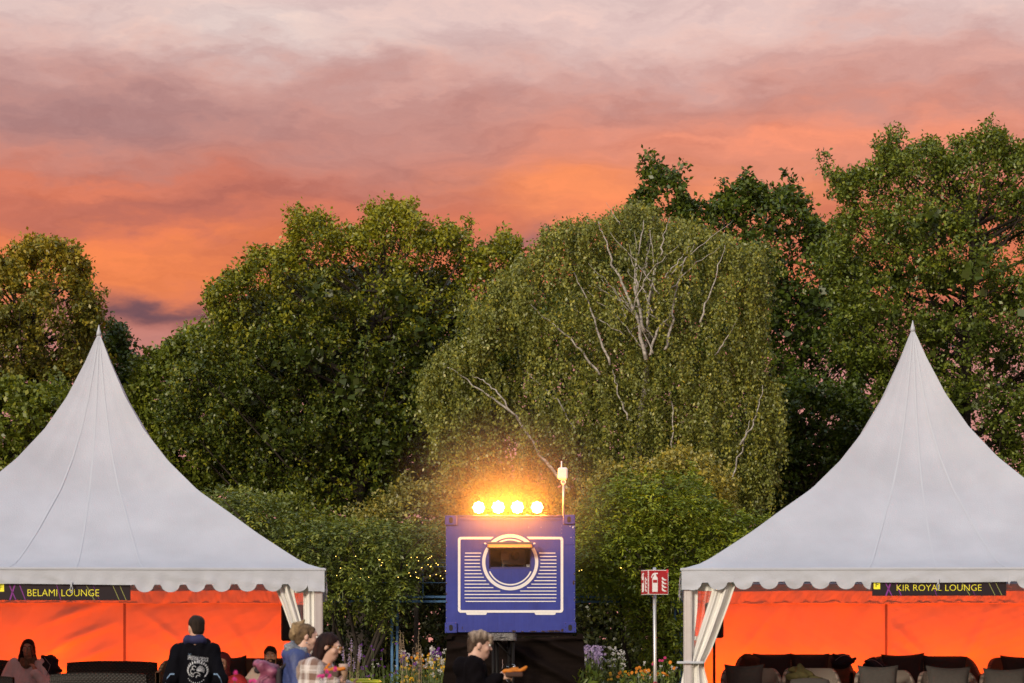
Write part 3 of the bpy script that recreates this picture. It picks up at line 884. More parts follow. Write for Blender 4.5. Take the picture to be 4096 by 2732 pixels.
    # --- corner drapes tied back at the front posts
    def sheet(rows, pleats, amp, ph, name, y0, mat, nu=46, cut=None):
        """rows: (z, x_left, x_right) from top to bottom"""
        zz = np.array([r_[0] for r_ in rows]); xl = np.array([r_[1] for r_ in rows]); xr = np.array([r_[2] for r_ in rows])
        zs = np.linspace(zz[0], zz[-1], 60)
        a = np.interp(-zs, -zz, xl); b = np.interp(-zs, -zz, xr)
        k = np.ones(5) / 5
        a[2:-2] = np.convolve(a, k, 'valid'); b[2:-2] = np.convolve(b, k, 'valid')
        G = np.zeros((len(zs), nu, 3)); wmax = (b - a).max()
        for i, z in enumerate(zs):
            sq = (b[i] - a[i]) / wmax
            for j in range(nu):
                u = j / (nu - 1)
                yy = amp * (1.25 - .55 * sq) * math.sin(2 * math.pi * pleats * u + ph + .5 * math.sin(z * 2.3)) + .25 * amp * math.sin(2 * math.pi * pleats * 2.3 * u + 1.7 + z)
                G[i, j] = (a[i] + (b[i] - a[i]) * u, y0 + yy - .05 * math.sin(math.pi * u), z)
        MB().grid(G).build(name, mat, T, True)
    for d in drape:
        if d[0] == 'sheet': sheet(*d[1:])
        elif d[0] == 'box': MB().box(d[1], d[2], d[3] if len(d) > 3 else None, .004).build('tie_strap', SEAM, T)
    # --- banner below the valance: a thing of its own that hangs on the tent
    return T

def px_local(loc, rz, px, py, ydepth=0.0):
    """photo pixel -> local x,z on the tent plane y=ydepth"""
    c_, s_ = math.cos(rz), math.sin(rz)
    k = (px - 2048) / F
    # loc + x*(c,s) + y*(-s,c); X = k*Y
    x = (k * (loc[1] + ydepth * c_) - loc[0] + ydepth * s_) / (c_ - k * s_)
    Dp = loc[1] + x * s_ + ydepth * c_
    return x, CH + (HZ - py) * Dp / F

half_l, half_r = 2.92, 3.0
rzl, rzr = math.atan(2.216 / 28), -math.atan(2.006 / 28)
loc_l = (-2.216 - half_l * math.cos(rzl), 28 - half_l * math.sin(rzl), 0)
loc_r = (2.006 + half_r * math.cos(rzr), 28 + half_r * math.sin(rzr), 0)
L = lambda px, py, y=0.0: px_local(loc_l, rzl, px, py, y)
Rr = lambda px, py, y=0.0: px_local(loc_r, rzr, px, py, y)
def rows(fn, lst, y):
    out = []
    for py, x0, x1 in lst:
        a, z = fn(x0, py, y); b, _ = fn(x1, py, y); out.append((z, a, b))
    return out
dr_l = [('sheet', rows(L, [(2330, 1212, 1272), (2450, 1214, 1272), (2560, 1216, 1270), (2660, 1222, 1262), (2760, 1210, 1275), (2940, 1205, 1280)], .12), 2.2, .022, .3, 'drape', .12, PVC_D),
        ('sheet', rows(L, [(2330, 1088, 1168), (2400, 1122, 1182), (2480, 1150, 1204), (2560, 1178, 1226), (2650, 1212, 1246), (2760, 1200, 1262), (2940, 1195, 1268)], .10), 2.6, .03, 1.2, 'drape', .10, PVC_D),
        ('sheet', rows(L, [(2338, 1150, 1222), (2372, 1150, 1222)], .15), 2, .008, 0, 'window_header', .15, PVC_D),
        ('sheet', rows(L, [(2372, 1150, 1222), (2500, 1180, 1226), (2600, 1205, 1232), (2655, 1218, 1240)], .16), 2, .015, 0, 'clear_window', .16, CLEAR),
        ('box', (L(1240, 2655)[0], .07, L(1240, 2655)[1]), (.22, .10, .04))]
dr_r = [('sheet', rows(Rr, [(2335, 2738, 2792), (2440, 2736, 2790), (2550, 2736, 2776), (2650, 2742, 2778), (2740, 2722, 2790), (2940, 2716, 2800)], .12), 1.8, .024, .4, 'drape', .12, PVC_D),
        ('sheet', rows(Rr, [(2325, 2856, 2946), (2400, 2838, 2922), (2480, 2812, 2892), (2560, 2786, 2862), (2620, 2766, 2836), (2655, 2758, 2812), (2740, 2742, 2834), (2940, 2730, 2850)], .10), 2.3, .034, 2.0, 'drape', .10, PVC_D),
        ('sheet', rows(Rr, [(2332, 2785, 2866), (2364, 2785, 2866)], .15), 1.6, .01, 0, 'window_header', .15, PVC_D),
        ('sheet', rows(Rr, [(2364, 2785, 2860), (2480, 2780, 2830), (2580, 2768, 2800), (2650, 2758, 2790)], .16), 2, .015, 0, 'clear_window', .16, CLEAR),
        ('sheet', rows(Rr, [(2545, 2764, 2806), (2562, 2762, 2800)], .155), 2, .012, 0, 'window_band', .155, PVC_D),
        ('box', (Rr(2762, 2650)[0], .04, Rr(2762, 2650)[1]), (.32, .13, .028))]
sxl, sxr = L(253, 2370)[0], Rr(3757, 2350)[0]
tentL = tent('white pagoda tent on the left with the BELAMI LOUNGE banner', loc_l, rzl, half_l, 5.567, .186, sxl, 3, False, dr_l)
tentR = tent('white pagoda tent on the right with the KIR ROYAL LOUNGE banner', loc_r, rzr, half_r, 5.637, .158, sxr, 5, True, dr_r)

def banner(label, words, loc, rz, cx, ztop, zbot, twid, tz, th_):
    c_, s_ = math.cos(rz), math.sin(rz)
    wid = 1.56; hz = ztop - zbot
    base = (loc[0] + cx * c_, loc[1] + cx * s_, 0)
    B = thing('banner_sign', label, 'sign', base, rz, 'lounge banners')
    MB().box((0, .022, (ztop + zbot) / 2 + .03), (wid, .012, hz + .06), None, .002).build('panel', SIGNB, B)
    yf = .0135
    V, Fs = text_mesh(words, .10, thin=.0016)
    w_ = V[:, 0].max() - V[:, 0].min(); h = V[:, 1].max() - V[:, 1].min()
    V2 = np.zeros((len(V), 3)); V2[:, 0] = (V[:, 0] - V[:, 0].min() - w_ / 2) * twid / w_; V2[:, 2] = (V[:, 1] - V[:, 1].min()) * th_ / h + zbot + hz * tz; V2[:, 1] = yf - .001
    mesh_obj('lettering', V2, Fs, YEL, B)['kind'] = 'stuff'
    # square logo at the left end
    MB().box((-wid / 2 + .055, yf + .0005, ztop - .035), (.075, .003, .10)).build('logo_square', YEL, B)
    V, Fs = text_mesh('F', .085); V2 = np.zeros((len(V), 3)); V2[:, 0] = V[:, 0] * 1.1 - wid / 2 + .055; V2[:, 2] = V[:, 1] + ztop - .062; V2[:, 1] = yf - .003
    mesh_obj('logo_letter', V2, Fs, SIGNB, B)
    def streak(x0, x1, z0, z1, wd, m):
        MB().add([(x0 - wd, yf, z0), (x0 + wd, yf, z0), (x1 + wd, yf, z1), (x1 - wd, yf, z1)], [(0, 1, 2, 3)]).build('streak', m, B)
    for a, b, wd, m in ((-.63, -.55, .006, PUR), (-.56, -.62, .009, PUR), (-.51, -.44, .005, PUR), (.26, .36, .003, PALE), (.57, .65, .003, PALE), (.65, .73, .003, PALE), (-.08, -.03, .003, PUR), (.34, .42, .002, PUR)):
        streak(a, b, ztop, zbot + .002, wd, m)
    return B
zt = lambda fn, px, py: fn(px, py)[1]
banner('black banner with yellow BELAMI LOUNGE lettering under the left tent valance', 'BELAMI LOUNGE', loc_l, rzl, sxl, zt(L, 253, 2338), zt(L, 253, 2401), .83, .26, .080)
banner('black banner with yellow KIR ROYAL LOUNGE lettering under the right tent valance', 'KIR ROYAL LOUNGE', loc_r, rzr, sxr, zt(Rr, 3757, 2327), zt(Rr, 3757, 2383), .985, .36, .072)
def hook(fn, loc, rz, px, py, label):
    x, z = fn(px, py); c_, s_ = math.cos(rz), math.sin(rz)
    H_ = thing('snap_hook', label, 'hook', (loc[0] + x * c_ + .045 * s_, loc[1] + x * s_ - .045 * c_, 0), rz, 'snap hooks on the tent hems')
    th = np.linspace(0, 2 * math.pi, 17)
    MB().tube([(.015 * math.sin(a), 0, z - .05 + .038 * math.cos(a)) for a in th], .0045, 5, False).build('loop', SEAM, H_, True)
    MB().box((0, 0, z + .015), (.02, .012, .06), None, .003).build('strap', SEAM, H_)
hook(L, loc_l, rzl, 287, 2342, 'small white hook hanging before the BELAMI banner')
hook(Rr, loc_r, rzr, 3751, 2330, 'small white hook hanging before the KIR ROYAL banner')

# red floor uplights behind the seats wash the rear walls
UPB = material('uplight_black', (.02, .02, .02), .5, 0)
UPL = material('uplight_lens', (1, .15, .03), .3, 0, emit=(1, .10, .012), estr=4)
def uplight(loc, rz, x, power, k, label, y=None, half=3.0):
    c_, s_ = math.cos(rz), math.sin(rz); y = (2 * half - .95) if y is None else y
    U = thing('floor_uplight', label, 'lamp', (loc[0] + x * c_ - y * s_, loc[1] + x * s_ + y * c_, .45), rz, 'red floor uplights')
    MB().lathe([(.09, 0), (.10, .02), (.10, .16), (.085, .18)], (0, 0, .03), 14).build('housing', UPB, U, True)
    MB().lathe([(.08, .205), (.08, .213)], (0, 0, .003), 14).build('lens', UPL, U)
    ld = bpy.data.lights.new('uplight', 'SPOT'); ld.energy = power; ld.color = (1.0, .072, .002); ld.spot_size = R(160); ld.spot_blend = .9; ld.shadow_soft_size = .05
    lo = bpy.data.objects.new('uplight', ld); COL.objects.link(lo); lo.parent = U; lo.location = (0, .02, .26)
    lo.rotation_euler = Vector((0, .42, .90)).to_track_quat('-Z', 'Y').to_euler()
for k, x in enumerate((-2.35, -.85, .75, 2.2)):
    uplight(loc_l, rzl, x, 92, k, f"red uplight on the floor of the left tent, {('leftmost', 'second from left', 'third from left', 'rightmost')[k]} of four", half=half_l)
    uplight(loc_r, rzr, x, 112, k, f"red uplight on the floor of the right tent, {('leftmost', 'second from left', 'third from left', 'rightmost')[k]} of four", half=half_r)

# loudspeakers on stands in the inner tent corners
SPK = material('speaker_black', (.012, .012, .013), .55, .1, 30, .2, 80)
SPG = material('speaker_grille', (.05, .05, .052), .6, .15, 120, .4, 200)
def speaker(px0, px1, py0, py1, D, label, slabel, side):
    x0, _, z1 = P(px0, py0, D); x1, _, z0 = P(px1, py1, D); cx = (x0 + x1) / 2
    S = thing('loudspeaker', label, 'loudspeaker', (cx, D, z0), 0, 'loudspeakers')
    w_ = x1 - x0; h = z1 - z0
    MB().box((0, .15, h / 2), (w_, .30, h), None, .02).build('cabinet', SPK, S)
    MB().box((.25 * side * w_, -.004, h / 2), (w_ * .46, .012, h * .9), None, .004).build('grille', SPG, S)
    for z in (h * .12, h * .88): MB().box((.08 * side * w_, -.012, z), (.03, .012, .012), None, .002).build('bracket', SPK, S)
    MB().cyl((0, .15, -.03), (0, .15, 0), .03, 10).build('pole_cup', SPK, S, True)
    St = thing('speaker_stand', slabel, 'stand', (cx, D + .15, .45), 0, 'speaker stands')
    MB().cyl((0, 0, .05), (0, 0, z0 - .48), .019, 10).build('pole', SPK, St, True)
    for a in (90, 210, 330):
        MB().tube([(0, 0, .42), (.42 * math.cos(R(a)), .42 * math.sin(R(a)), .012)], .011, 6).build('leg', SPK, St, True)
speaker(1124, 1212, 2418, 2564, 31.2, 'black loudspeaker beside the drape in the left tent', 'pole stand under the loudspeaker in the left tent', 1)
speaker(2826, 2895, 2410, 2552, 31.6, 'black loudspeaker half hidden by the drape in the right tent', 'pole stand under the loudspeaker in the right tent', -1)

# ------------------------------------------------------------------ blue container with painted camera
DC = 44.0; S2 = F / DC
CB = bpy.data.materials.new('container_blue'); CB.use_nodes = True
t = NT(CB.node_tree)
tcn = t.n('ShaderNodeTexCoord').outputs['Object']
cn = t.ramp(t.math('ADD', t.math('MULTIPLY', t.noise(tcn, 1.6, 5, .6), .55), t.math('MULTIPLY', t.noise(t.n('ShaderNodeMapping', ins={'Vector': tcn, 'Scale': (9, 1, .7)}).outputs[0], 2.2, 6, .65), .45)), [(.3, (.015, .024, .19, 1)), (.7, (.030, .050, .33, 1))])
speck = t.ramp(t.noise(tcn, 38, 3, .7), [(.735, (0, 0, 0, 1)), (.75, (1, 1, 1, 1))])
spz = t.math('MULTIPLY', speck, t.ramp(t.noise(tcn, 2.1, 2), [(.5, (0, 0, 0, 1)), (.62, (1, 1, 1, 1))]))
sepz = t.n('ShaderNodeSeparateXYZ', ins={0: tcn}).outputs[2]
col = t.mix(spz, cn, (.05, .03, .02, 1))
p_ = t.n('ShaderNodeBsdfPrincipled', ins={'Base Color': col, 'Roughness': .42})
bp = t.n('ShaderNodeBump', ins={'Strength': .25, 'Distance': .02, 'Height': t.noise(tcn, 3.5, 4)})
t.set(p_.inputs['Normal'], bp.outputs[0])
t.n('ShaderNodeOutputMaterial', ins={0: p_.outputs[0]})
RUST = material('rust', (.045, .022, .014), .9, .5, 30, .5, 60)
CWHITE = material('decal_white', (.78, .77, .76), .5, .05, 20)
DARKIN = material('container_dark', (.012, .010, .010), .8, .2)
def Z3(x, y):                                             # zoomed-crop pixel on the container front -> local x,z
    return ((1700 + x / 1.913 - 2038) / S2, CH + (HZ - (1780 + y / 1.913)) / S2)
cb = P(2038, 2600, DC)
C_ = thing('shipping_container', 'blue shipping container with a white line drawing of a camera', 'container', (cb[0], DC, 0))
xl, zt_ = Z3(160, 545); xr, zb_ = Z3(1149, 1432)
ox0, oz1 = Z3(490, 768); ox1, oz0 = Z3(814, 946)
depth_c = 3.2
def wbox(a, b, c0, c1, name):
    MB().box(((a + b) / 2, .025, (c0 + c1) / 2), (b - a, .05, c1 - c0)).build(name, CB, C_)
wbox(xl, ox0, zb_, zt_, 'wall_panel'); wbox(ox1, xr, zb_, zt_, 'wall_panel')
wbox(ox0, ox1, oz1, zt_, 'wall_panel'); wbox(ox0, ox1, zb_, oz0, 'wall_panel')
for x in (xl + .02, xr - .02): MB().box((x, .052 + depth_c / 2, (zb_ + zt_) / 2), (.04, depth_c, zt_ - zb_ - .01)).build('side_wall', CB, C_)
MB().box(((xl + xr) / 2, .052 + depth_c / 2, zt_ - .02), (xr - xl - .09, depth_c, .04)).build('roof', CB, C_)
MB().box(((xl + xr) / 2, .052 + depth_c / 2, zb_ + .05), (xr - xl - .09, depth_c, .08)).build('floor', DARKIN, C_)
MB().box(((xl + xr) / 2, .052 + depth_c - .02, (zb_ + zt_) / 2), (xr - xl - .09, .04, zt_ - zb_ - .2)).build('rear_wall', DARKIN, C_)
def corner(zx0, zx1, zy0, zy1):
    a, z1 = Z3(zx0, zy0); b, z0 = Z3(zx1, zy1)
    o = MB().box(((a + b) / 2, .03, (z0 + z1) / 2), (b - a, .16, z1 - z0), None, .006).build('corner_casting', CB, C_)
    cx = (a + b) / 2; cz = (z0 + z1) / 2
    th = np.linspace(0, 2 * math.pi, 20, endpoint=False)
    MB().prism([(cx + .035 * math.cos(q), cz + .022 * np.sign(math.sin(q)) + .035 * math.sin(q)) for q in th], -.056, -.049).build('slot_shade', DARKIN, o)  # raised dark plate stands for the shade inside the hole
    mb = MB()
    for ux in (.12, .88):
        for uz in (.1, .5, .9): mb.sphere((a + (b - a) * ux, -.05, z0 + (z1 - z0) * uz), .008, 6, 4)
    mb.build('rivets', RUST, o)['kind'] = 'stuff'
for q in ((154, 244, 540, 612), (1056, 1147, 535, 606), (153, 244, 1360, 1438), (1064, 1156, 1360, 1436)): corner(*q)
a, z1 = Z3(258, 556); b, z0 = Z3(1043, 573); MB().box(((a + b) / 2, -.012, (z0 + z1) / 2), (b - a, .02, z1 - z0), None, .004).build('top_rail', CB, C_)
a, z1 = Z3(246, 541); b, z0 = Z3(1054, 546); MB().box(((a + b) / 2, .0, z1 - .006), (b - a, .08, .02), None, .004).build('top_edge', CB, C_)
a, z1 = Z3(1040, 612); b, z0 = Z3(1146, 762); MB().box(((a + b) / 2, -.003, (z0 + z1) / 2), (b - a, .008, z1 - z0), None, .002).build('repair_plate', CB, C_)
for wx_ in (296, 660, 1010):
    MB().box((Z3(wx_, 0)[0], -.0005, (zt_ + oz1) / 2 + .06), (.006, .004, (zt_ - oz1) * .55)).build('weld_seam', CB, C_)
# rivets and flaking along the edges
mb = MB(); rr = np.random.default_rng(3)
for y in np.linspace(640, 1330, 11):
    for x in (163, 1143): mb.sphere((Z3(x, 0)[0], -.001, Z3(0, y + rr.uniform(-8, 8))[1]), .009, 6, 4)
for x in np.linspace(260, 1040, 17): mb.sphere((Z3(x, 0)[0], -.001, Z3(0, 1424)[1]), .007, 6, 4)
for x in (1046, 1140):
    for y in np.linspace(620, 755, 6): mb.sphere((Z3(x, 0)[0], -.008, Z3(0, y)[1]), .006, 6, 4)
mb.build('rivets', STEEL, C_)['kind'] = 'stuff'
def flake(zx, zy, w_, h):
    n = 12; th = np.linspace(0, 2 * math.pi, n, endpoint=False); rad = rr.uniform(.55, 1.1, n)
    MB().prism([(Z3(zx + w_ * rad[i] * math.cos(th[i]), 0)[0], Z3(0, min(zy + h * rad[i] * math.sin(th[i]), 1431))[1]) for i in range(n)], -.003, .002).build('rust_patch', RUST, C_)
for q in ((430, 1425, 14, 6), (680, 1425, 20, 8), (745, 1428, 14, 5), (830, 1427, 30, 6), (900, 1426, 24, 7), (960, 1424, 40, 8), (1010, 1424, 34, 9), (1050, 1418, 12, 16), (1138, 1050, 9, 20),
          (1142, 985, 6, 14), (1142, 1185, 6, 9), (165, 985, 6, 6), (165, 1060, 6, 8), (165, 1140, 7, 8), (165, 1205, 6, 6), (1100, 620, 20, 6), (285, 1400, 4, 14), (200, 612, 30, 3), (1100, 608, 40, 3)):
    flake(*q)
for q in ((1110, 622, 4, 5), (1132, 630, 6, 9), (1140, 622, 5, 4), (1117, 707, 4, 4), (792, 628, 3, 2), (888, 630, 3, 2)):
    n = 8; th = np.linspace(0, 2 * math.pi, n, endpoint=False)
    MB().prism([(Z3(q[0] + q[2] * math.cos(x) * rr.uniform(.6, 1), 0)[0], Z3(0, q[1] + q[3] * math.sin(x) * rr.uniform(.6, 1))[1]) for x in th], -.012, -.002).build('paint_chip', CWHITE, C_)
# white camera drawing
y0, y1 = -.006, .001
def zp(lst): return [Z3(*q) for q in lst]
def arc(cx, cy, r, a0, a1, n): return [(cx + r * math.cos(R(a)), cy + r * math.sin(R(a))) for a in np.linspace(a0, a1, n)]
outl = [(525, 703)] + arc(274, 725, 22, -90, -180, 6) + arc(274, 1261, 22, 180, 90, 6) + arc(1036, 1261, 22, 90, 0, 6) + arc(1036, 725, 22, 0, -90, 6) + [(778, 702)]
inl = [(503, 722)] + arc(282, 733, 11, -90, -180, 6) + arc(282, 1253, 11, 180, 90, 6) + arc(1027, 1253, 11, 90, 0, 6) + arc(1027, 733, 11, 0, -90, 6) + [(798, 721)]
MB().band(zp(inl), zp(outl), -.009, y1).build('white_outline', CWHITE, C_)
for a, b in ((315, 473), (840, 1000)):
    MB().prism(zp([(a, 1283)] + arc(a + 12, 1288, 12, 180, 90, 4) + arc(b - 12, 1288, 12, 90, 0, 4) + [(b, 1283)]), y0, y1).build('white_foot', CWHITE, C_)
def ringpart(r0, r1, a0, a1, name, n=40):
    MB().band(zp(arc(652, 897, r0, a0, a1, n)), zp(arc(652, 897, r1, a0, a1, n)), y0, y1).build(name, CWHITE, C_)
ringpart(190, 215, -32, 212, 'white_ring', 70)
ringpart(190, 215, -136, -44, 'white_ring', 40)
ringpart(167, 178, 24, 156, 'white_ring_line', 40)
ringpart(167, 178, -122, -58, 'white_ring_line', 24)
for i in range(15):
    y = 827 + i * 26.4; dyy = y - 897
    if abs(dyy) < 234:
        e = math.sqrt(234 ** 2 - dyy ** 2)
        for a, b in ((307 if i == 0 else 303, 652 - e), (652 + e, 998 if i == 0 else 1006)):
            MB().prism(zp([(a, y + 3.5), (b + (4 if b < 652 else 0), y + 3.5), (b, y - 3.5), (a + (0 if a < 652 else -4), y - 3.5)]), y0, y1).build('white_stripe', CWHITE, C_)
    else:
        a, b = (303, 1006) if i < 14 else (311, 1000)
        MB().prism(zp([(a, y + 3.5), (b, y + 3.5), (b, y - 3.5), (a, y - 3.5)]), y0, y1).build('white_stripe', CWHITE, C_)
# hatch: frame, sill, raised flap
HF = material('hatch_frame', (.03, .03, .16), .5, .1)
for x in (ox0 + .012, ox1 - .012): MB().box((x, .16, (oz0 + oz1) / 2), (.024, .216, oz1 - oz0 - .004)).build('hatch_jamb', HF, C_)
MB().box(((ox0 + ox1) / 2, .16, oz0 + .018), (ox1 - ox0 - .052, .21, .030)).build('hatch_sill', HF, C_)
fl = MB(); a, zt1 = Z3(478, 753); b, _ = Z3(818, 753)
fo = MB().box(((a + b) / 2, -.19, zt1 - .055), (b - a, .40, .02), rotm(R(12), 0, 0), .004).build('hatch_flap', material('flap_panel', (.10, .08, .07), .55, .1), C_)
MB().box(((a + b) / 2, -.385, zt1 - .012), (b - a - .01, .012, .045), None, .003).build('flap_lip', material('lip_grey', (.12, .11, .11), .5, .05), fo)
for x in (Z3(462, 0)[0], Z3(836, 0)[0]): MB().box((x, -.25, zt1 - .018), (.035, .22, .025), None, .004).build('flap_bracket', CWHITE, fo)
for x in (a + .015, b - .015): MB().tube([(x, -.37, zt1 - .05), (x, -.01, zt1 - .20)], .006, 5).build('flap_strut', SPK, fo)
pj = Z3(680, 860)
PRJ = material('projector_body', (.05, .045, .04), .5, .1)
pr = thing('projector', 'dark projector with a round lens behind the container hatch', 'projector', (cb[0] + pj[0], DC + .42, oz0 + .04))
MB().box((0, .25, .19), (.46, .5, .30), None, .02).build('body', PRJ, pr)
MB().lathe([(.085, 0), (.085, .10), (.075, .10), (.06, .06)], (.02, .0, .21), 18, rotm(R(90), 0, 0)).build('lens', DARKIN, pr, True)
MB().box((-.17, -.03, .20), (.15, .05, .13), None, .005).build('front_module', material('projector_tan', (.16, .10, .06), .5, .1), pr)
MB().box((-.2, -.02, .03), (.05, .04, .05), None, .004).build('foot', PRJ, pr); MB().box((.2, -.02, .03), (.05, .04, .05), None, .004).build('foot', PRJ, pr)
wb = Z3(790, 910); wx = thing('white_box', 'small white box beside the projector in the container hatch', 'box', (cb[0] + wb[0], DC + .30, oz0 + .034))
MB().box((0, .05, .03), (.06, .06, .055), None, .004).build('case', CWHITE, wx); MB().box((0, .018, .045), (.04, .004, .012)).build('label_plate', PRJ, wx)

# supports under the container, hidden behind the drape except for its top edge
SUP = material('support_steel', (.05, .045, .04), .6, .3)
sp = thing('scaffold_base', 'dark steel frame carrying the blue container', 'scaffold', (cb[0], DC + .1, 0))
for x in (xl + .15, -.25, .25, xr - .15):
    for y in (.15, 2.8): MB().cyl((x, y, 0), (x, y, zb_ - .07), .035, 8).build('upright', SUP, sp, True)
for y in (.15, 2.8): MB().box(((xl + xr) / 2, y, zb_ - .045), (xr - xl - .1, .12, .07), None, .005).build('beam', SUP, sp)
for k, x in enumerate((xl + .1, xl + .22, xr - .4, xr - .18, .9)): MB().tube([(x, -.02, zb_ - .09), (x + (.06 if k % 2 else -.05), -.05, zb_ - .22)], .014, 5).build('strap', material('strap_olive', (.14, .12, .05), .7, .3), sp)

# black scrim around the base
SCR = material('black_scrim', (.010, .0065, .0055), .85, .35, 60, .5, 140, stretch=(1, 1, 5), spec=.06)
sc = thing('black_drape', 'black cloth stretched below the blue container', 'cloth', (cb[0], DC - .55, 0))
def Z4(px, py, D=DC - .55): q = P(px, py, D); return q[0] - cb[0], q[2]
nx, nz = 130, 70
G = np.zeros((nz, nx, 3))
for i in range(nz):
    f = i / (nz - 1)
    for j in range(nx):
        u = j / (nx - 1)
        py = 2545 + (2905 - 2545) * f
        x0 = np.interp(py, [2545, 2560, 2660, 2732, 2905], [1800, 1788, 1780, 1770, 1760]); x1 = np.interp(py, [2545, 2562, 2700, 2732, 2905], [2318, 2334, 2340, 2336, 2332])
        sag = 6 * math.sin(math.pi * u)
        xx, zz = Z4(x0 + (x1 - x0) * u, py + sag * (1 - f))
        G[i, j] = (xx, 0, max(zz, .01))
fl = G.reshape(-1, 3); U = np.tile(np.linspace(0, 1, nx), nz); Wv = np.repeat(np.linspace(0, 1, nz), nx)
dsp = np.zeros(len(fl))
for (ux, fz, ang, amp, wd, ln) in ((.80, .10, -.45, .10, .045, .5), (.62, .24, -.55, .12, .06, .6), (.2, .08, .25, .07, .03, .4), (.85, .02, .02, .08, .03, .8), (.45, .42, -.5, .10, .07, .6), (.1, .3, .3, .05, .05, .4), (.7, .5, -.4, .07, .06, .5)):
    c1, s1 = math.cos(ang), math.sin(ang)
    aa = (U - ux) * 2.44 * c1 + (-(Wv - fz) * 1.7) * -s1; bb = (U - ux) * 2.44 * s1 + (Wv - fz) * 1.7 * c1
    dsp += amp * np.exp(-(bb / wd / 1.6) ** 2) * np.exp(-(aa / ln) ** 2) * 1.35
fl[:, 1] = -dsp + sines(fl, 77, 3) * .02 + sines(fl * [.4, 1, 3], 78, 12) * .006
MB().grid(fl.reshape(nz, nx, 3)).build('front_sheet', SCR, sc, True)
for sx, x0, x1 in ((-1, 1779, 1806), (1, 2306, 2336)):
    q = [Z4(x0, 2558), Z4(x1, 2556), Z4(x1 - 6 * sx, 2536), Z4(x0 + (18 if sx < 0 else 4), 2534)]
    MB().prism([tuple(v) for v in q], -.10, .12).build('corner_fold', SCR, sc)

# truss leg before the drape with a plastic hood
TRB = material('truss_black', (.008, .007, .0065), .5, .15, 20, spec=.12)
BAG = material('grey_bag', (.09, .082, .08), .32, .25, 14, .5, 40)
tr = thing('truss_tower', 'black lattice truss leg before the black drape', 'truss', P(2012, 2600, 42.6)[:2] + (0,))
def T4(px, py): q = P(px, py, 42.6); return q[0] - tr.location[0], q[2]
for x in (1973, 1988, 2036, 2052):
    a = T4(x, 2560); MB().cyl((a[0], .0 if x in (1973, 2052) else .28, 0), (a[0], .0 if x in (1973, 2052) else .28, a[1]), .030, 10).build('chord', TRB, tr, True)
for k, (p0, p1) in enumerate((((1976, 2556), (2046, 2630)), ((2046, 2640), (1978, 2705)), ((1978, 2712), (2046, 2790)), ((2046, 2800), (1980, 2880)))):
    a, b = T4(*p0), T4(*p1); MB().cyl((a[0], 0, max(a[1], .05)), (b[0], 0, max(b[1], .05)), .011, 8).build('diagonal', TRB, tr, True)
    MB().cyl((a[0] + .06, .28, max(a[1], .05)), (b[0] + .06, .28, max(b[1], .05)), .011, 8).build('diagonal', TRB, tr, True)
hd = thing('plastic_hood', 'crumpled grey plastic bag tied over the truss leg', 'bag', P(2012, 2600, 42.6)[:2] + (0,))
a = T4(1966, 2562); b = T4(2056, 2531)
cxh = (a[0] + b[0]) / 2; wh = b[0] - a[0]
Vh = []; 
ths = np.linspace(0, 2 * math.pi, 40, endpoint=False)
zrow = np.linspace(b[1], a[1], 12)
for i, z in enumerate(zrow):
    for q in ths:
        m_ = max(abs(math.cos(q)), abs(math.sin(q)))
        k_ = (.5 * wh + .02) * (1.0 if i < 8 else 1.06) 
        Vh.append((cxh + k_ * math.cos(q) / m_, .14 + .22 * math.sin(q) / m_, z))
Vh = np.array(Vh); Vh[:, :2] += np.stack([sines(Vh, 1, 22), sines(Vh, 2, 22)], 1) * .012
Fh = [(i * 40 + j, (i + 1) * 40 + j, (i + 1) * 40 + (j + 1) % 40, i * 40 + (j + 1) % 40) for i in range(11) for j in range(40)] + [tuple(range(39, -1, -1))]
mesh_obj('sheet', Vh, Fh, BAG, hd, True)
e0 = T4(2056, 2532); e1 = T4(2068, 2550)
MB().prism([e0, (e1[0], e1[1] + .06), e1, (e0[0], e1[1] + .02)], .02, .06).build('loose_corner', BAG, hd)
MB().tube([(cxh + .5 * wh * 1.02 * math.cos(q), .14 + .23 * math.sin(q), a[1] + .05) for q in np.linspace(0, 6.28, 24)], .006, 4).build('tie', SPK, hd)
cl = thing('cable_clamp', 'small steel clamp and wires on the truss leg', 'clamp', P(2012, 2600, 42.5)[:2] + (0,))
for p0, p1 in (((2010, 2638), (2010, 2655)), ((2012, 2655), (2009, 2674)), ((2025, 2665), (2035, 2668)), ((2016, 2706), (2030, 2726)), ((2026, 2680), (2031, 2715))):
    a, b = T4(*p0), T4(*p1); MB().cyl((a[0], 0, a[1]), (b[0], 0, b[1]), .006, 6).build('wire', STEEL, cl)
q0 = T4(2050, 2666); MB().tube([(q0[0] + .05 * math.cos(x), 0, q0[1] + .04 * math.sin(x)) for x in np.linspace(-1.6, 1.8, 14)], .005, 5).build('loop', STEEL, cl)
q1 = T4(2056, 2667); MB().sphere((q1[0], 0, q1[1]), .022, 8, 6).build('bolt', STEEL, cl)

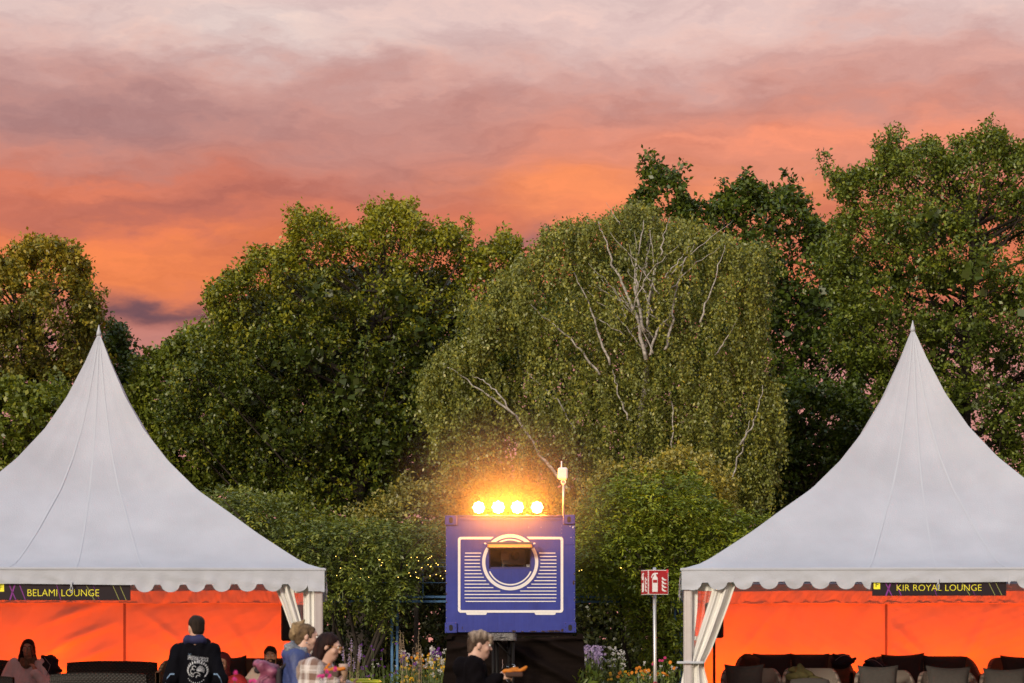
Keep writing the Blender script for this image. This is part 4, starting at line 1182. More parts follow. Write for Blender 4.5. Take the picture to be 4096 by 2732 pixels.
# four lamps on the container roof
LH = material('lamp_housing', (.02, .02, .02), .5, 0)
LENS = material('lamp_lens', (1, .8, .4), .3, 0, emit=(1.0, .66, .20), estr=26)
lname = ('leftmost', 'second from the left', 'third from the left', 'rightmost')
zroof = zt_
for k, (zx, zy) in enumerate(((411, 476), (560, 474), (707, 474), (858, 475))):
    x, z = Z3(zx, zy); y = -.02
    LP = thing('stage_lamp', f'glowing amber stage lamp on the container roof, {lname[k]} of four', 'lamp', (cb[0] + x, DC + .12 + y, zroof), 0, 'amber lamps on the container roof')
    zc = z - zroof
    MB().lathe([(.06, .20), (.10, .16), (.115, .02), (.115, 0), (.10, 0)], (0, 0, zc), 20, rotm(R(90), 0, 0) @ np.diag([1, 1, -1])).build('housing', LH, LP, True)
    ln = MB()
    r0 = .085 if k in (1, 2) else .078
    for j in range(8):
        q = 2 * math.pi * j / 8; ln.lathe([(.036, 0), (.03, .012), (.012, .02)], (r0 * math.cos(q), -.005, zc + r0 * math.sin(q)), 10, rotm(R(90), 0, 0))
    ln.lathe([(.045, 0), (.03, .012), (.012, .02)], (0, -.005, zc), 10, rotm(R(90), 0, 0))
    ln.build('lens', LENS, LP, True)['kind'] = 'stuff'
    for sx in (-1, 1): MB().box((sx * .125, .06, zc * .5), (.012, .03, zc), None, .002).build('yoke', LH, LP)
    MB().box((0, .06, .006), (.26, .05, .012), None, .002).build('foot', LH, LP)
    ld = bpy.data.lights.new('lamp', 'POINT'); ld.energy = 165 if k in (1, 2) else 125; ld.color = (1.0, .28, .012); ld.shadow_soft_size = .10
    lo = bpy.data.objects.new('lamp', ld); COL.objects.link(lo); lo.parent = LP; lo.location = (0, -.16, zc)
cabl = thing('power_cable', 'pale cable lying along the container roof under the lamps', 'cable', (cb[0], DC, zroof))
MB().tube([(Z3(q, 0)[0], .02, .012 + .012 * math.sin(q * .05)) for q in np.linspace(440, 1040, 30)], .007, 5).build('cable', material('cable_tan', (.35, .25, .15), .6, .2), cabl, True)
for q in (470, 785): MB().box((Z3(q, 0)[0], -.01, .02), (.07, .01, .018), rotm(0, R(20 if q > 600 else -15), 0)).build('tape_tab', CWHITE, cabl)

# thin scattering volume added round the lamps to stand for lens glare
SMK = bpy.data.materials.new('glow_volume'); SMK.use_nodes = True
t = NT(SMK.node_tree)
gen = t.n('ShaderNodeTexCoord').outputs['Object']
rr_ = t.n('ShaderNodeVectorMath', operation='LENGTH', ins={0: gen}).outputs['Value']
fall = t.math('MAXIMUM', t.math('SUBTRACT', 1.0, rr_), 0.0)
dens = t.math('MULTIPLY', t.math('POWER', fall, 1.7), t.math('MULTIPLY', t.math('ADD', .6, t.noise(gen, 2.2, 3)), .22))
pv = t.n('ShaderNodeVolumePrincipled', ins={'Color': (.9, .85, .8, 1), 'Density': dens, 'Anisotropy': .2})
t.n('ShaderNodeOutputMaterial', ins={1: pv.outputs[0]})
sm = tag(MB().sphere((0, 0, 0), 1.0, 32, 20).build('glow_volume', SMK, None, True), 'thin volume added round the container lamps for their amber glow', 'glow_volume', None, 'stuff')
sm.location = P(2022, 2005, DC - .1); sm.scale = (2.5, 1.5, 2.1)

# mast with the white radio box
mastx = Z3(1060, 0)[0]
ms = thing('antenna_mast', 'slim mast with a white radio box on the container corner', 'antenna', (cb[0] + mastx, DC + .10, zroof))
MB().cyl((0, 0, 0), (0, 0, Z3(0, 262)[1] - zroof), .022, 12).build('pole', ALU, ms, True)
za, zb2 = Z3(0, 170)[1] - zroof, Z3(0, 262)[1] - zroof
MB().box((-.012, -.05, (za + zb2) / 2), (.185, .06, za - zb2), None, .03).build('radio_box', CWHITE, ms)
MB().cyl((-.035, 0, zb2 + .05), (-.035, 0, Z3(0, 120)[1] - zroof), .013, 8).build('tip', CWHITE, ms, True)
MB().tube([(.04 * math.cos(q), -.03, zb2 - .045 + .04 * math.sin(q)) for q in np.linspace(0, 6.28, 18)], .010, 6, False).build('ring', CWHITE, ms, True)
for x in (-.07, .01): MB().sphere((x, 0, Z3(0, 114)[1] - zroof), .010, 6, 4).build('tip_stub', RUST, ms)

# ------------------------------------------------------------------ fire point sign
DS = 28.6
REDS = material('sign_red', (.36, .012, .016), .4, .05)
fs = thing('fire_sign', 'red three sided fire extinguisher sign on a metal pole', 'sign', P(2618, 2600, DS)[:2] + (0,))
def SS(px, py, D=DS): q = P(px, py, D); return q[0] - fs.location[0], q[2]
zt2 = SS(0, 2270)[1]
MB().tube([(SS(2622, 0)[0], .0, 0), (SS(2618, 0)[0], 0, zt2)], .021, 10).build('pole', ALU, fs, True)
def panel(A, B, name):
    """A,B: (x,y) plan ends, front left and right; picture drawn on the outer face"""
    A = np.array(A); B = np.array(B); u = (B - A); wd = np.linalg.norm(u); u = u / wd; nrm = np.array([u[1], -u[0]])
    if nrm[1] > 0 and name != 'left_panel': nrm = -nrm
    ztp, zbt = SS(0, 2281)[1], SS(0, 2379)[1]; h = ztp - zbt
    def pl(poly, off, nm, m, par):
        V = [(*(A + u * (wd * x) + nrm * off), zbt + h * y) for x, y in poly]
        V += [(*(A + u * (wd * x) + nrm * (off - .003)), zbt + h * y) for x, y in poly]
        n = len(poly)
        return mesh_obj(nm, V, [tuple(range(n)), tuple(range(2 * n - 1, n - 1, -1))] + [(i, n + i, n + (i + 1) % n, (i + 1) % n) for i in range(n)], m, par)
    o = pl([(0, 0), (1, 0), (1, 1), (0, 1)], 0, 'panel', CWHITE, fs)
    pl([(.025, .025), (.975, .025), (.975, .975), (.025, .975)], .0035, 'red_field', REDS, o)
    pl([(.19, .11), (.46, .11), (.46, .62), (.44, .70), (.38, .75), (.38, .80), (.27, .80), (.27, .75), (.21, .70), (.19, .62)], .007, 'extinguisher_symbol', CWHITE, o)
    pl([(.28, .805), (.37, .805), (.40, .83), (.47, .84), (.47, .88), (.30, .88), (.20, .84), (.13, .70), (.15, .66), (.21, .78), (.26, .80)], .007, 'nozzle_symbol', CWHITE, o)
    pl([(.22, .48), (.43, .48), (.43, .60), (.22, .60)], .0105, 'label_symbol', REDS, o)
    for k in range(4):
        b = .12 + k * .15; s_ = (1.0, .95, .85, .7)[k]
        pl([(.66, b + .10), (.70, b + .03), (.80, b), (.90, b + .005), (.90, b + .03), (.80, b + .06), (.74, b + .11), (.66 + .02, b + .20 * s_), (.68, b + .13)], .007, 'flame_symbol', CWHITE, o)
    for y in (.93, .12): pl([(.52 + .02 * math.cos(q), y + .02 * math.sin(q)) for q in np.linspace(0, 6.28, 9)[:-1]], .011, 'screw', SPK, o)
    return o
pL = (SS(2591, 0)[0], -.14); pR = (SS(2671, 0)[0], -.09); pBk = (SS(2573, 0)[0] - .02, .07)
pn = panel(pL, pR, 'front'); panel(pBk, (pL[0] - .006, pL[1]), 'left_panel'); panel(pR, pBk, 'rear')
MB().box((pR[0] - .012, pR[1] - .014, SS(0, 2286)[1]), (.022, .004, .045)).build('red_tape', material('red_tape', (.6, .02, .04), .5, 0), fs)
ex = thing('fire_extinguisher', 'red extinguisher hung on the pole below the sign', 'extinguisher', (P(2619, 2600, DS)[0], DS - .115, 0))
zt5 = P(0, 2727, DS - .1)[2]
MB().lathe([(.03, -.52), (.075, -.50), (.078, -.12), (.06, -.05), (.025, -.015), (.02, 0)], (0, 0, zt5), 16).build('cylinder', REDS, ex, True)
MB().box((0, -.0, zt5 + .012 - .03), (.03, .10, .02), None, .004).build('handle', SPK, ex)
MB().tube([(.02, -.03, zt5 - .03), (.09, -.05, zt5 - .12), (.085, -.05, zt5 - .38)], .009, 6).build('hose', SPK, ex, True)

# bin with a yellow lid
YB = material('bin_yellow', (.62, .66, .02), .45, .06)
bn = thing('wheelie_bin', 'bin with a bright yellow lid beside the left tent', 'bin', P(1460, 2600, 29.4)[:2] + (0,))
zl = P(0, 2722, 29.4)[2]
MB().prism([(-.17, .04), (.17, .04), (.19, zl - .06), (-.19, zl - .06)], -.2, .2).build('body', material('bin_grey', (.05, .05, .055), .5, .1), bn)
MB().box((0, 0, zl - .02), (.40, .46, .045), None, .02).build('lid', YB, bn)
MB().box((-.06, 0, zl + .010), (.25, .36, .03), None, .014).build('lid_rise', YB, bn)
MB().box((.14, -.2, zl + .0), (.09, .03, .03), None, .006).build('lid_grip', YB, bn)
for sx in (-1, 1): MB().lathe([(.09, -.02), (.09, .02)], (sx * .19, .2, .09), 14, rotm(0, R(90), 0)).build('wheel', SPK, bn)
# ------------------------------------------------------------------ signed distance modelling for soft shapes and figures
def unit(v): v = np.asarray(v, float); return v / (np.linalg.norm(v) + 1e-9)

class SDF:
    def __init__(s, lo, hi, res, zfine=None):
        s.ax = [np.arange(lo[i], hi[i] + res, res) for i in range(3)]
        if zfine:                                    # coarser rows below this height
            z0, k = zfine
            s.ax[2] = np.concatenate([np.arange(lo[2], z0, res * k), np.arange(z0, hi[2] + res, res)])
        s.d = np.full([len(a) for a in s.ax], 0.5, np.float32)
    def _box(s, lo, hi):
        sl = []
        for i in range(3):
            a = max(0, int(np.searchsorted(s.ax[i], lo[i])) - 1); b = min(len(s.ax[i]), int(np.searchsorted(s.ax[i], hi[i])) + 1)
            sl.append(slice(a, max(a, b)))
        return tuple(sl), [s.ax[0][sl[0]][:, None, None], s.ax[1][sl[1]][None, :, None], s.ax[2][sl[2]][None, None, :]]
    def _put(s, sl, v, k, sub):
        o = s.d[sl]
        if sub: o = -o
        h = np.clip(k - np.abs(o - v), 0, None) if k > 0 else 0
        r_ = np.minimum(o, v) - (h * h / (4 * k) if k > 0 else 0)
        s.d[sl] = -r_ if sub else r_
    def cap(s, a, b, ra, rb=None, k=.02, sub=False, flat=None):
        rb = ra if rb is None else rb
        a = np.asarray(a, float); b = np.asarray(b, float); m = max(ra, rb) + k + .02
        sl, (X, Y, Z) = s._box(np.minimum(a, b) - m, np.maximum(a, b) + m)
        if s.d[sl].size == 0: return s
        ab = b - a; L2 = ab @ ab + 1e-12
        t_ = np.clip(((X - a[0]) * ab[0] + (Y - a[1]) * ab[1] + (Z - a[2]) * ab[2]) / L2, 0, 1)
        v = np.sqrt((X - a[0] - t_ * ab[0]) ** 2 + (Y - a[1] - t_ * ab[1]) ** 2 + (Z - a[2] - t_ * ab[2]) ** 2) - (ra + (rb - ra) * t_)
        s._put(sl, v, k, sub); return s
    def ell(s, c, r, rot=None, k=.02, sub=False):
        c = np.asarray(c, float); r = np.asarray(r, float); m = r.max() + k + .02
        sl, (X, Y, Z) = s._box(c - m, c + m)
        if s.d[sl].size == 0: return s
        M = np.eye(3) if rot is None else np.asarray(rot).T
        q = [(M[i, 0] * (X - c[0]) + M[i, 1] * (Y - c[1]) + M[i, 2] * (Z - c[2])) / r[i] for i in range(3)]
        k0 = np.sqrt(q[0] ** 2 + q[1] ** 2 + q[2] ** 2); k1 = np.sqrt((q[0] / r[0]) ** 2 + (q[1] / r[1]) ** 2 + (q[2] / r[2]) ** 2) + 1e-9
        v = np.where(k0 < .05, -r.min(), k0 * (k0 - 1) / k1)
        s._put(sl, v, k, sub); return s
    def box(s, c, h, rot=None, rd=.01, k=.02, sub=False):
        c = np.asarray(c, float); h = np.asarray(h, float); m = np.linalg.norm(h) + k + .02
        sl, (X, Y, Z) = s._box(c - m, c + m)
        if s.d[sl].size == 0: return s
        M = np.eye(3) if rot is None else np.asarray(rot).T
        q = [np.abs(M[i, 0] * (X - c[0]) + M[i, 1] * (Y - c[1]) + M[i, 2] * (Z - c[2])) - (h[i] - rd) for i in range(3)]
        v = np.sqrt(sum(np.clip(x, 0, None) ** 2 for x in q)) + np.minimum(np.maximum(np.maximum(q[0], q[1]), q[2]), 0) - rd
        s._put(sl, v, k, sub); return s
    def ripple(s, amp, scale, seed, stretch=(1, 1, 1)):
        r = np.random.default_rng(seed); X, Y, Z = s.ax[0][:, None, None], s.ax[1][None, :, None], s.ax[2][None, None, :]
        near = np.zeros_like(s.d)
        for _ in range(6):
            k = r.normal(size=3) * scale * np.array(stretch); near += np.sin(X * k[0] + Y * k[1] + Z * k[2] + r.uniform(0, 6.28)).astype(np.float32)
        s.d += near * amp / 2.4; return s
    def mesh(s):
        d = s.d; sg = d < 0; nx, ny, nz = d.shape
        cnt = np.zeros((nx - 1, ny - 1, nz - 1), np.int8)
        cor = [(i, j, k) for i in (0, 1) for j in (0, 1) for k in (0, 1)]
        for i, j, k in cor: cnt += sg[i:nx - 1 + i, j:ny - 1 + j, k:nz - 1 + k]
        act = (cnt > 0) & (cnt < 8); ai = np.argwhere(act); N = len(ai)
        idm = np.full(act.shape, -1, np.int64); idm[act] = np.arange(N)
        vals = [d[ai[:, 0] + i, ai[:, 1] + j, ai[:, 2] + k] for i, j, k in cor]
        acc = np.zeros((N, 3)); num = np.zeros(N)
        for a in range(8):
            for b in range(a + 1, 8):
                ca, cb_ = np.array(cor[a]), np.array(cor[b])
                if np.abs(ca - cb_).sum() != 1: continue
                m = (vals[a] < 0) != (vals[b] < 0)
                t_ = np.zeros(N); t_[m] = vals[a][m] / (vals[a][m] - vals[b][m])
                acc += np.where(m[:, None], ca + (cb_ - ca) * t_[:, None], 0); num += m
        fr = acc / num[:, None]
        V = np.zeros((N, 3))
        for i in range(3):
            lo = s.ax[i][ai[:, i]]; hi = s.ax[i][ai[:, i] + 1]; V[:, i] = lo + (hi - lo) * fr[:, i]
        Fs = []
        for axn in range(3):
            o1, o2 = (axn + 1) % 3, (axn + 2) % 3
            sh = [slice(None)] * 3; sh[axn] = slice(0, -1); s0 = sg[tuple(sh)]
            sh[axn] = slice(1, None); s1 = sg[tuple(sh)]
            e = np.argwhere(s0 != s1)
            e = e[(e[:, o1] > 0) & (e[:, o1] < d.shape[o1] - 1) & (e[:, o2] > 0) & (e[:, o2] < d.shape[o2] - 1)]
            inn = s0[e[:, 0], e[:, 1], e[:, 2]]
            q = []
            for u, v in ((-1, -1), (0, -1), (0, 0), (-1, 0)):
                cc = e.copy(); cc[:, o1] += u; cc[:, o2] += v; q.append(idm[cc[:, 0], cc[:, 1], cc[:, 2]])
            q = np.stack(q, 1); q[~inn] = q[~inn][:, ::-1]; Fs.append(q)
        Fq = np.concatenate(Fs); Fq = Fq[(Fq >= 0).all(1)]
        return V, Fq

def soft(name, sdf, mat, parent):
    V, Fq = sdf.mesh(); return mesh_obj(name, V, Fq, mat, parent, True)

# ------------------------------------------------------------------ figures
def skin_mat(name, c): return material(name, c, .5, .08, 30, .05, 80)
def rz3(a): return rotm(0, 0, a)

def head_frame(J):
    yaw, pitch, roll = J.get('look', (0, 0, 0))
    return rotm(0, 0, R(yaw)) @ rotm(R(pitch), 0, 0) @ rotm(0, R(roll), 0)

def add_head(B, hc, M, sc=1.0, female=False):
    q = lambda x, y, z: hc + M @ (np.array([x, y, z]) * sc)
    e = lambda c, r, **kw: B.ell(q(*c), np.array(r) * sc, M, **kw)
    e((0, .012, .032), (.073, .090, .082))
    e((0, -.022, -.028), (.058, .068, .088), k=.03)
    e((0, -.062, -.088), (.026, .024, .022), k=.03)
    B.cap(q(-.032, -.082, .034), q(.032, -.082, .034), .010 * sc, k=.012)
    for sx in (-1, 1):
        e((sx * .030, -.100, .012), (.015, .013, .011), k=.008, sub=True)
        e((sx * .075, .012, -.005), (.010, .020, .032), k=.006)
        e((sx * .042, -.062, -.025), (.020, .018, .020), k=.02)
    B.cap(q(0, -.088, .020), q(0, -.106, -.022), .007 * sc, .012 * sc, k=.010)
    e((0, -.087, -.052), (.023, .010, .006), k=.006)
    e((0, -.084, -.065), (.020, .010, .007), k=.006)
    B.cap(q(0, .018, -.04), hc + np.array([0, .03, -.17]) * sc, (.050 if female else .058) * sc, (.054 if female else .064) * sc, k=.03)

def add_hand(B, w, d, n, curl=.6, sc=1.0, thumb=1):
    """w wrist, d direction of the palm, n palm normal; the fingers curl towards n"""
    d = unit(d); n = unit(n - d * np.dot(n, d)); sd = np.cross(d, n)
    M = np.stack([sd, d, n], 1)
    B.cap(w - d * .02, w + d * .02, .024 * sc, .026 * sc, k=.02)
    B.ell(w + d * .052 * sc, (.040 * sc, .050 * sc, .018 * sc), M, k=.015)
    for i, (o, L_) in enumerate(((-.030, .058), (-.010, .070), (.011, .074), (.031, .066))):
        a = w + d * .088 * sc + sd * o * sc
        d1 = unit(d * math.cos(curl) + n * math.sin(curl)); b = a + d1 * L_ * .55 * sc
        d2 = unit(d * math.cos(curl * 2.1) + n * math.sin(curl * 2.1)); c_ = b + d2 * L_ * .5 * sc
        B.cap(a - d * .012, b, .0095 * sc, .0088 * sc, k=.006); B.cap(b, c_, .0088 * sc, .0075 * sc, k=.004)
    a = w + d * .028 * sc + sd * .034 * sc * thumb
    b = a + unit(sd * thumb * .75 + d * .7 + n * .35) * .045 * sc; c_ = b + unit(d * .8 + n * .55 + sd * thumb * .2) * .035 * sc
    B.cap(a, b, .013 * sc, .011 * sc, k=.010); B.cap(b, c_, .011 * sc, .009 * sc, k=.005)

def build_body(T, J, skin, res=.009, female=False):
    pts = np.array([v for k, v in J.items() if not k.startswith(('look', 'hand', 'toe'))])
    lo = pts.min(0) - .17; hi = pts.max(0) + .19
    B = SDF(lo, hi, res, (J['hipL'][2] + .1, 2.4))
    hc = np.array(J['head']); M = head_frame(J)
    ch, pv_ = np.array(J['chest']), np.array(J['pelvis'])
    up = unit(ch - pv_); rt = unit(np.array(J['shL']) - np.array(J['shR'])); fw = np.cross(up, rt); Mt = np.stack([rt, -fw, up], 1)
    B.ell(ch, (.150, .098, .165), Mt, k=.05); B.ell((ch + pv_) / 2, (.130, .090, .16), Mt, k=.06); B.ell(pv_, (.150, .105, .115), Mt, k=.05)
    for s_ in 'LR':
        sh, el_, wr = (np.array(J[k + s_]) for k in ('sh', 'el', 'wr')); hp, kn, an = (np.array(J[k + s_]) for k in ('hip', 'kn', 'an'))
        B.cap(ch + up * .10, sh, .050, .050, k=.05)
        B.cap(sh, el_, .048, .037, k=.03); B.cap(el_, wr, .037, .025, k=.02)
        B.cap(hp, kn, .078, .052, k=.04); B.cap(kn, an, .052, .036, k=.03)
        tod = np.array(J.get('toe' + s_, (0, -1, 0))); B.cap(an + np.array([0, 0, -.045]), an + unit(tod) * .15 + np.array([0, 0, -.055]), .036, .03, k=.03)
        hd, hn, cu, th = J['hand' + s_]
        add_hand(B, wr, np.array(hd, float), np.array(hn, float), cu, .97 if not female else .9, th)
    B.cap(ch + up * .12, hc + M @ np.array([0, .03, -.08]), .062, .052, k=.04)
    add_head(B, hc, M, 1.0 if not female else .97, female)
    o = soft('body', B, skin, T)
    # eyes and brows
    sc = 1.0 if not female else .97
    q = lambda x, y, z: hc + M @ (np.array([x, y, z]) * sc)
    EW = material('eye_white', (.7, .68, .65), .3, 0); EB = material('eye_dark', (.02, .015, .012), .2, 0)
    for sx in (-1, 1):
        MB().sphere(q(sx * .030, -.086, .012), .0115, 8, 6).build('eye', EW, T, True)
        MB().sphere(q(sx * .030, -.0945, .012), .0060, 6, 5).build('iris', EB, T, True)
        MB().tube([q(sx * .016, -.094, .029), q(sx * .030, -.095, .033), q(sx * .045, -.088, .029)], .0035, 5).build('eyebrow', EB, T, True)
    MB().tube([q(-.020, -.094, -.058), q(0, -.098, -.0585), q(.020, -.094, -.058)], .0028, 5).build('mouth_line', material('lip', (.16, .05, .045), .5, 0), T, True)
    return o, hc, M, Mt

def garment(T, J, mat, name='jacket', thick=.024, hem=.02, ease=.012, sleeve=1.0, seed=1, hood=None, collar=.058, fold=.006, res=.0115, lowhem=.10, extra=None, female=False):
    pts = np.array([J[k] for k in ('shL', 'shR', 'elL', 'elR', 'wrL', 'wrR', 'pelvis', 'chest', 'head')])
    lo = pts.min(0) - .22; hi = pts.max(0) + .2
    B = SDF(lo, hi, res)
    ch, pv_ = np.array(J['chest']), np.array(J['pelvis'])
    up = unit(ch - pv_); rt = unit(np.array(J['shL']) - np.array(J['shR'])); fw = np.cross(up, rt); Mt = np.stack([rt, -fw, up], 1)
    t_ = thick
    B.ell(ch, (.155 + t_, .105 + t_, .17 + t_), Mt, k=.06); B.ell((ch + pv_) / 2, (.140 + t_ + ease, .100 + t_ + ease, .19), Mt, k=.06)
    B.ell(pv_, (.150 + t_ + ease, .110 + t_ + ease, .13 + hem), Mt, k=.05)
    for s_ in 'LR':
        sh, el_, wr = (np.array(J[k + s_]) for k in ('sh', 'el', 'wr'))
        B.cap(ch + up * .11, sh, .052 + t_ * .8, .052 + t_ * .9, k=.06)
        end = el_ + (wr - el_) * sleeve
        B.cap(sh, el_, .052 + t_, .042 + t_ * 1.05, k=.04); B.cap(el_, end, .042 + t_ * 1.05, .032 + t_ * .75, k=.025)
        B.cap(end - unit(end - el_) * .03, end, .034 + t_ * .85, .034 + t_ * .8, k=.006)
    B.ripple(fold, 20, seed, (1, 1, .8)); B.ripple(fold * .6, 45, seed + 1, (1, 1, .6))
    if extra: extra(B, ch, up, fw, Mt)
    nb = ch + up * .17
    hc = np.array(J['head'])
    B.cap(nb, nb * .3 + hc * .7 + np.array([0, 0, -.02]), collar, collar + .01, k=.012, sub=True)
    # straight hem
    c0 = pv_ - up * (lowhem + .3); B.box(c0, (.6, .6, .3), Mt, .005, k=.008, sub=True)
    return soft(name, B, mat, T), Mt

def trousers(T, J, mat, name='trousers', t_=.018, seed=3):
    pts = np.array([J[k] for k in ('pelvis', 'knL', 'knR', 'anL', 'anR', 'hipL', 'hipR')])
    B = SDF(pts.min(0) - .2, pts.max(0) + .2, .013)
    B.ell(J['pelvis'], (.158 + t_, .112 + t_, .13), k=.05)
    for s_ in 'LR':
        hp, kn, an = (np.array(J[k + s_]) for k in ('hip', 'kn', 'an'))
        B.cap(hp, kn, .086 + t_, .060 + t_, k=.05); B.cap(kn, an, .060 + t_, .050 + t_, k=.03)
    B.ripple(.006, 18, seed)
    return soft(name, B, mat, T)

def shoes(T, J, mat):
    for s_ in 'LR':
        an = np.array(J['an' + s_]); tod = unit(np.array(J.get('toe' + s_, (0, -1, 0)))); B = SDF(an - .25, an + .25, .012)
        B.cap(an + np.array([0, 0, -.045]) - tod * .04, an + tod * .17 + np.array([0, 0, -.058]), .048, .040, k=.03); B.box(an + tod * .06 + np.array([0, 0, -.16]), (.3, .3, .07), None, .002, .004, True)
        soft('shoe', B, mat, T)

def hair_mat(name, c1, c2, st=(60, 60, 8)):
    if name in MATS: return MATS[name]
    return material(name, c1, .62, .3, 1.0, .6, 2.2, stretch=st, color2=c2, spec=.15)

def standing(Ht, sw=.185):
    k = Ht / 1.75
    return {'head': (0, 0, Ht - .118), 'chest': (0, .0, 1.31 * k), 'pelvis': (0, .01, .97 * k), 'shL': (sw * k, .01, 1.42 * k), 'shR': (-sw * k, .01, 1.42 * k),
            'hipL': (.09, .01, .92 * k), 'hipR': (-.09, .01, .92 * k), 'knL': (.10, -.01, .50 * k), 'knR': (-.10, -.01, .50 * k), 'anL': (.10, .02, .10), 'anR': (-.10, .02, .10),
            'elL': (.25, .03, 1.13 * k), 'elR': (-.25, .03, 1.13 * k), 'wrL': (.27, -.05, .90 * k), 'wrR': (-.27, -.05, .90 * k),
            'handL': ((0, -.2, -1), (-1, 0, 0), .4, -1), 'handR': ((0, -.2, -1), (1, 0, 0), .4, 1), 'look': (0, 0, 0)}

DENIM = material('dark_trousers', (.018, .02, .03), .8, .2, 20, .2, 60)
SHOE = material('dark_shoe', (.03, .028, .026), .6, .1)
def drape_print(T, target, name, V2, Fs, mat, Mfun, off=.005):
    """lay flat print (x,z) onto a garment from behind or before"""
    bvh = BVHTree.FromPolygons([tuple(v.co) for v in target.data.vertices], [tuple(p.vertices) for p in target.data.polygons])
    out = []
    for x, z in V2:
        o_, d_ = Mfun(x, z); h = bvh.ray_cast(Vector(o_), Vector(d_))
        out.append(tuple(h[0] - Vector(d_) * off) if h[0] is not None else tuple(Vector(o_) + Vector(d_) * .3))
    return mesh_obj(name, out, Fs, mat, T)

# --- man with festival jacket, seen from behind
SK1 = skin_mat('skin_light', (.52, .30, .21)); SK2 = skin_mat('skin_fair', (.60, .38, .29)); SK3 = skin_mat('skin_tan', (.42, .24, .16))
def man_behind():
    D = 23.7; x0 = P(783, 0, D)[0]
    T = thing('person', 'man in a black festival jacket seen from behind before the left tent', 'person', (x0, D, 0), R(180), 'people')
    Ht = 1.785; J = standing(Ht, .20)
    J.update({'head': (.0, -.02, Ht - .118), 'look': (28, 4, 0), 'elL': (.25, .09, 1.14), 'wrL': (.20, -.10, 1.00), 'elR': (-.265, .10, 1.15), 'wrR': (-.20, -.08, 1.02),
              'shL': (.160, .0, 1.425), 'shR': (-.160, .0, 1.425), 'chest': (0, .0, 1.32)})
    build_body(T, J, SK1)
    JB = material('jacket_black', (.0040, .0040, .0062), .85, .25, 12, .25, 50, spec=.05)
    def hood(B, ch, up, fw, Mt):
        b = ch + up * .17 - fw * .075
        B.ell(b + up * -.02, (.135, .065, .10), Mt, k=.03); B.cap(b + np.array([-.09, .0, .02]), b + np.array([.09, 0, .02]), .045, k=.03)
        B.cap(b + np.array([-.10, -.02, .03]), b + fw * .15 + np.array([-.06, 0, .0]), .035, k=.03); B.cap(b + np.array([.10, -.02, .03]), b + fw * .15 + np.array([.06, 0, 0]), .035, k=.03)
    g, Mt = garment(T, J, JB, 'jacket', .026, .05, .012, .95, 11, extra=hood, fold=.008)
    B = SDF((-.2, -.2, 1.40), (.2, .25, 1.66), .008)
    nb = np.array([0, .035, 1.545])
    B.cap(nb + [-.07, .03, 0], nb + [.07, .03, 0], .045, k=.04); B.cap(nb + [-.08, 0, -.02], nb + [-.05, -.09, -.06], .035, k=.03); B.cap(nb + [.08, 0, -.02], nb + [.05, -.09, -.06], .035, k=.03)
    B.cap(nb + [0, -.03, -.05], nb + [0, -.06, .2], .062, k=.01, sub=True); B.ripple(.004, 30, 4)
    soft('hood_lining', B, material('hood_navy', (.012, .014, .07), .8, .2, 20, .2, 60), T)
    trousers(T, J, DENIM); shoes(T, J, SHOE)
    hc = np.array(J['head']); M = head_frame(J); q = lambda x, y, z: hc + M @ np.array([x, y, z])
    Hh = SDF(hc - .16, hc + .16, .008)
    Hh.ell(q(0, .016, .040), (.080, .097, .084), M); Hh.ell(q(0, .062, -.02), (.066, .045, .070), M, k=.02)
    Hh.ell(q(0, -.085, -.03), (.085, .072, .105), M, k=.01, sub=True); 
    for sx in (-1, 1): Hh.ell(q(sx * .085, .0, -.045), (.03, .05, .06), M, k=.01, sub=True)
    Hh.ripple(.003, 60, 5)
    soft('hair', Hh, hair_mat('hair_dark_brown', (.010, .007, .005), (.035, .022, .016)), T)
    # print on the back: letters and a winged emblem in a wreath
    PR_ = material('print_silver', (.42, .44, .48), .5, .15, 40); PRB = material('stripe_blue', (.16, .26, .40), .5, .1)
    fun = lambda x, z: ((x, .6, z), (0, -1, 0))
    # seen from behind, image right is local -x
    def lay(name, V, Fs, mat, cx, cz, tilt=0.0, arch=0.0, off=.005):
        c_, s_ = math.cos(tilt), math.sin(tilt); pts = []
        for x, y in V:
            y2 = y - arch * x * x
            X, Z = x * c_ - y2 * s_, x * s_ + y2 * c_; pts.append((-(X + cx), Z + cz))
        return drape_print(T, g, name, pts, Fs, mat, fun, off)
    V, Fs = text_mesh('SPREEWALDROCK', .052); w_ = V[:, 0].max() - V[:, 0].min(); V = V[:, :2].copy(); V[:, 0] *= .205 / w_; V[:, 1] *= 1.15
    lay('print_title', V, Fs, PR_, .035, 1.335, -.13)
    V, Fs = text_mesh('FESTIVAL', .026); w_ = V[:, 0].max() - V[:, 0].min(); V = V[:, :2].copy(); V[:, 0] *= .085 / w_
    lay('print_subtitle', V, Fs, PR_, .045, 1.303, -.15, 3.0)
    def poly(name, P2, cx, cz, m=PR_): lay(name, np.array(P2), [tuple(range(len(P2)))], m, cx, cz, -.08)
    cx, cz = .035, 1.225
    for sx in (-1, 1):                              # wreath leaves
        for k in range(9):
            a = R(200 + k * 14) if sx < 0 else R(340 - k * 14)
            a = R(215 - k * 15) if sx < 0 else R(-35 + k * 15)
            c0 = np.array([.088 * math.cos(a), .085 * math.sin(a)]); dirv = unit(np.array([math.cos(a) * .5, .8])); nn = np.array([-dirv[1], dirv[0]])
            poly('print_leaf', [c0, c0 + dirv * .014 + nn * .007, c0 + dirv * .034, c0 + dirv * .014 - nn * .007], cx, cz)
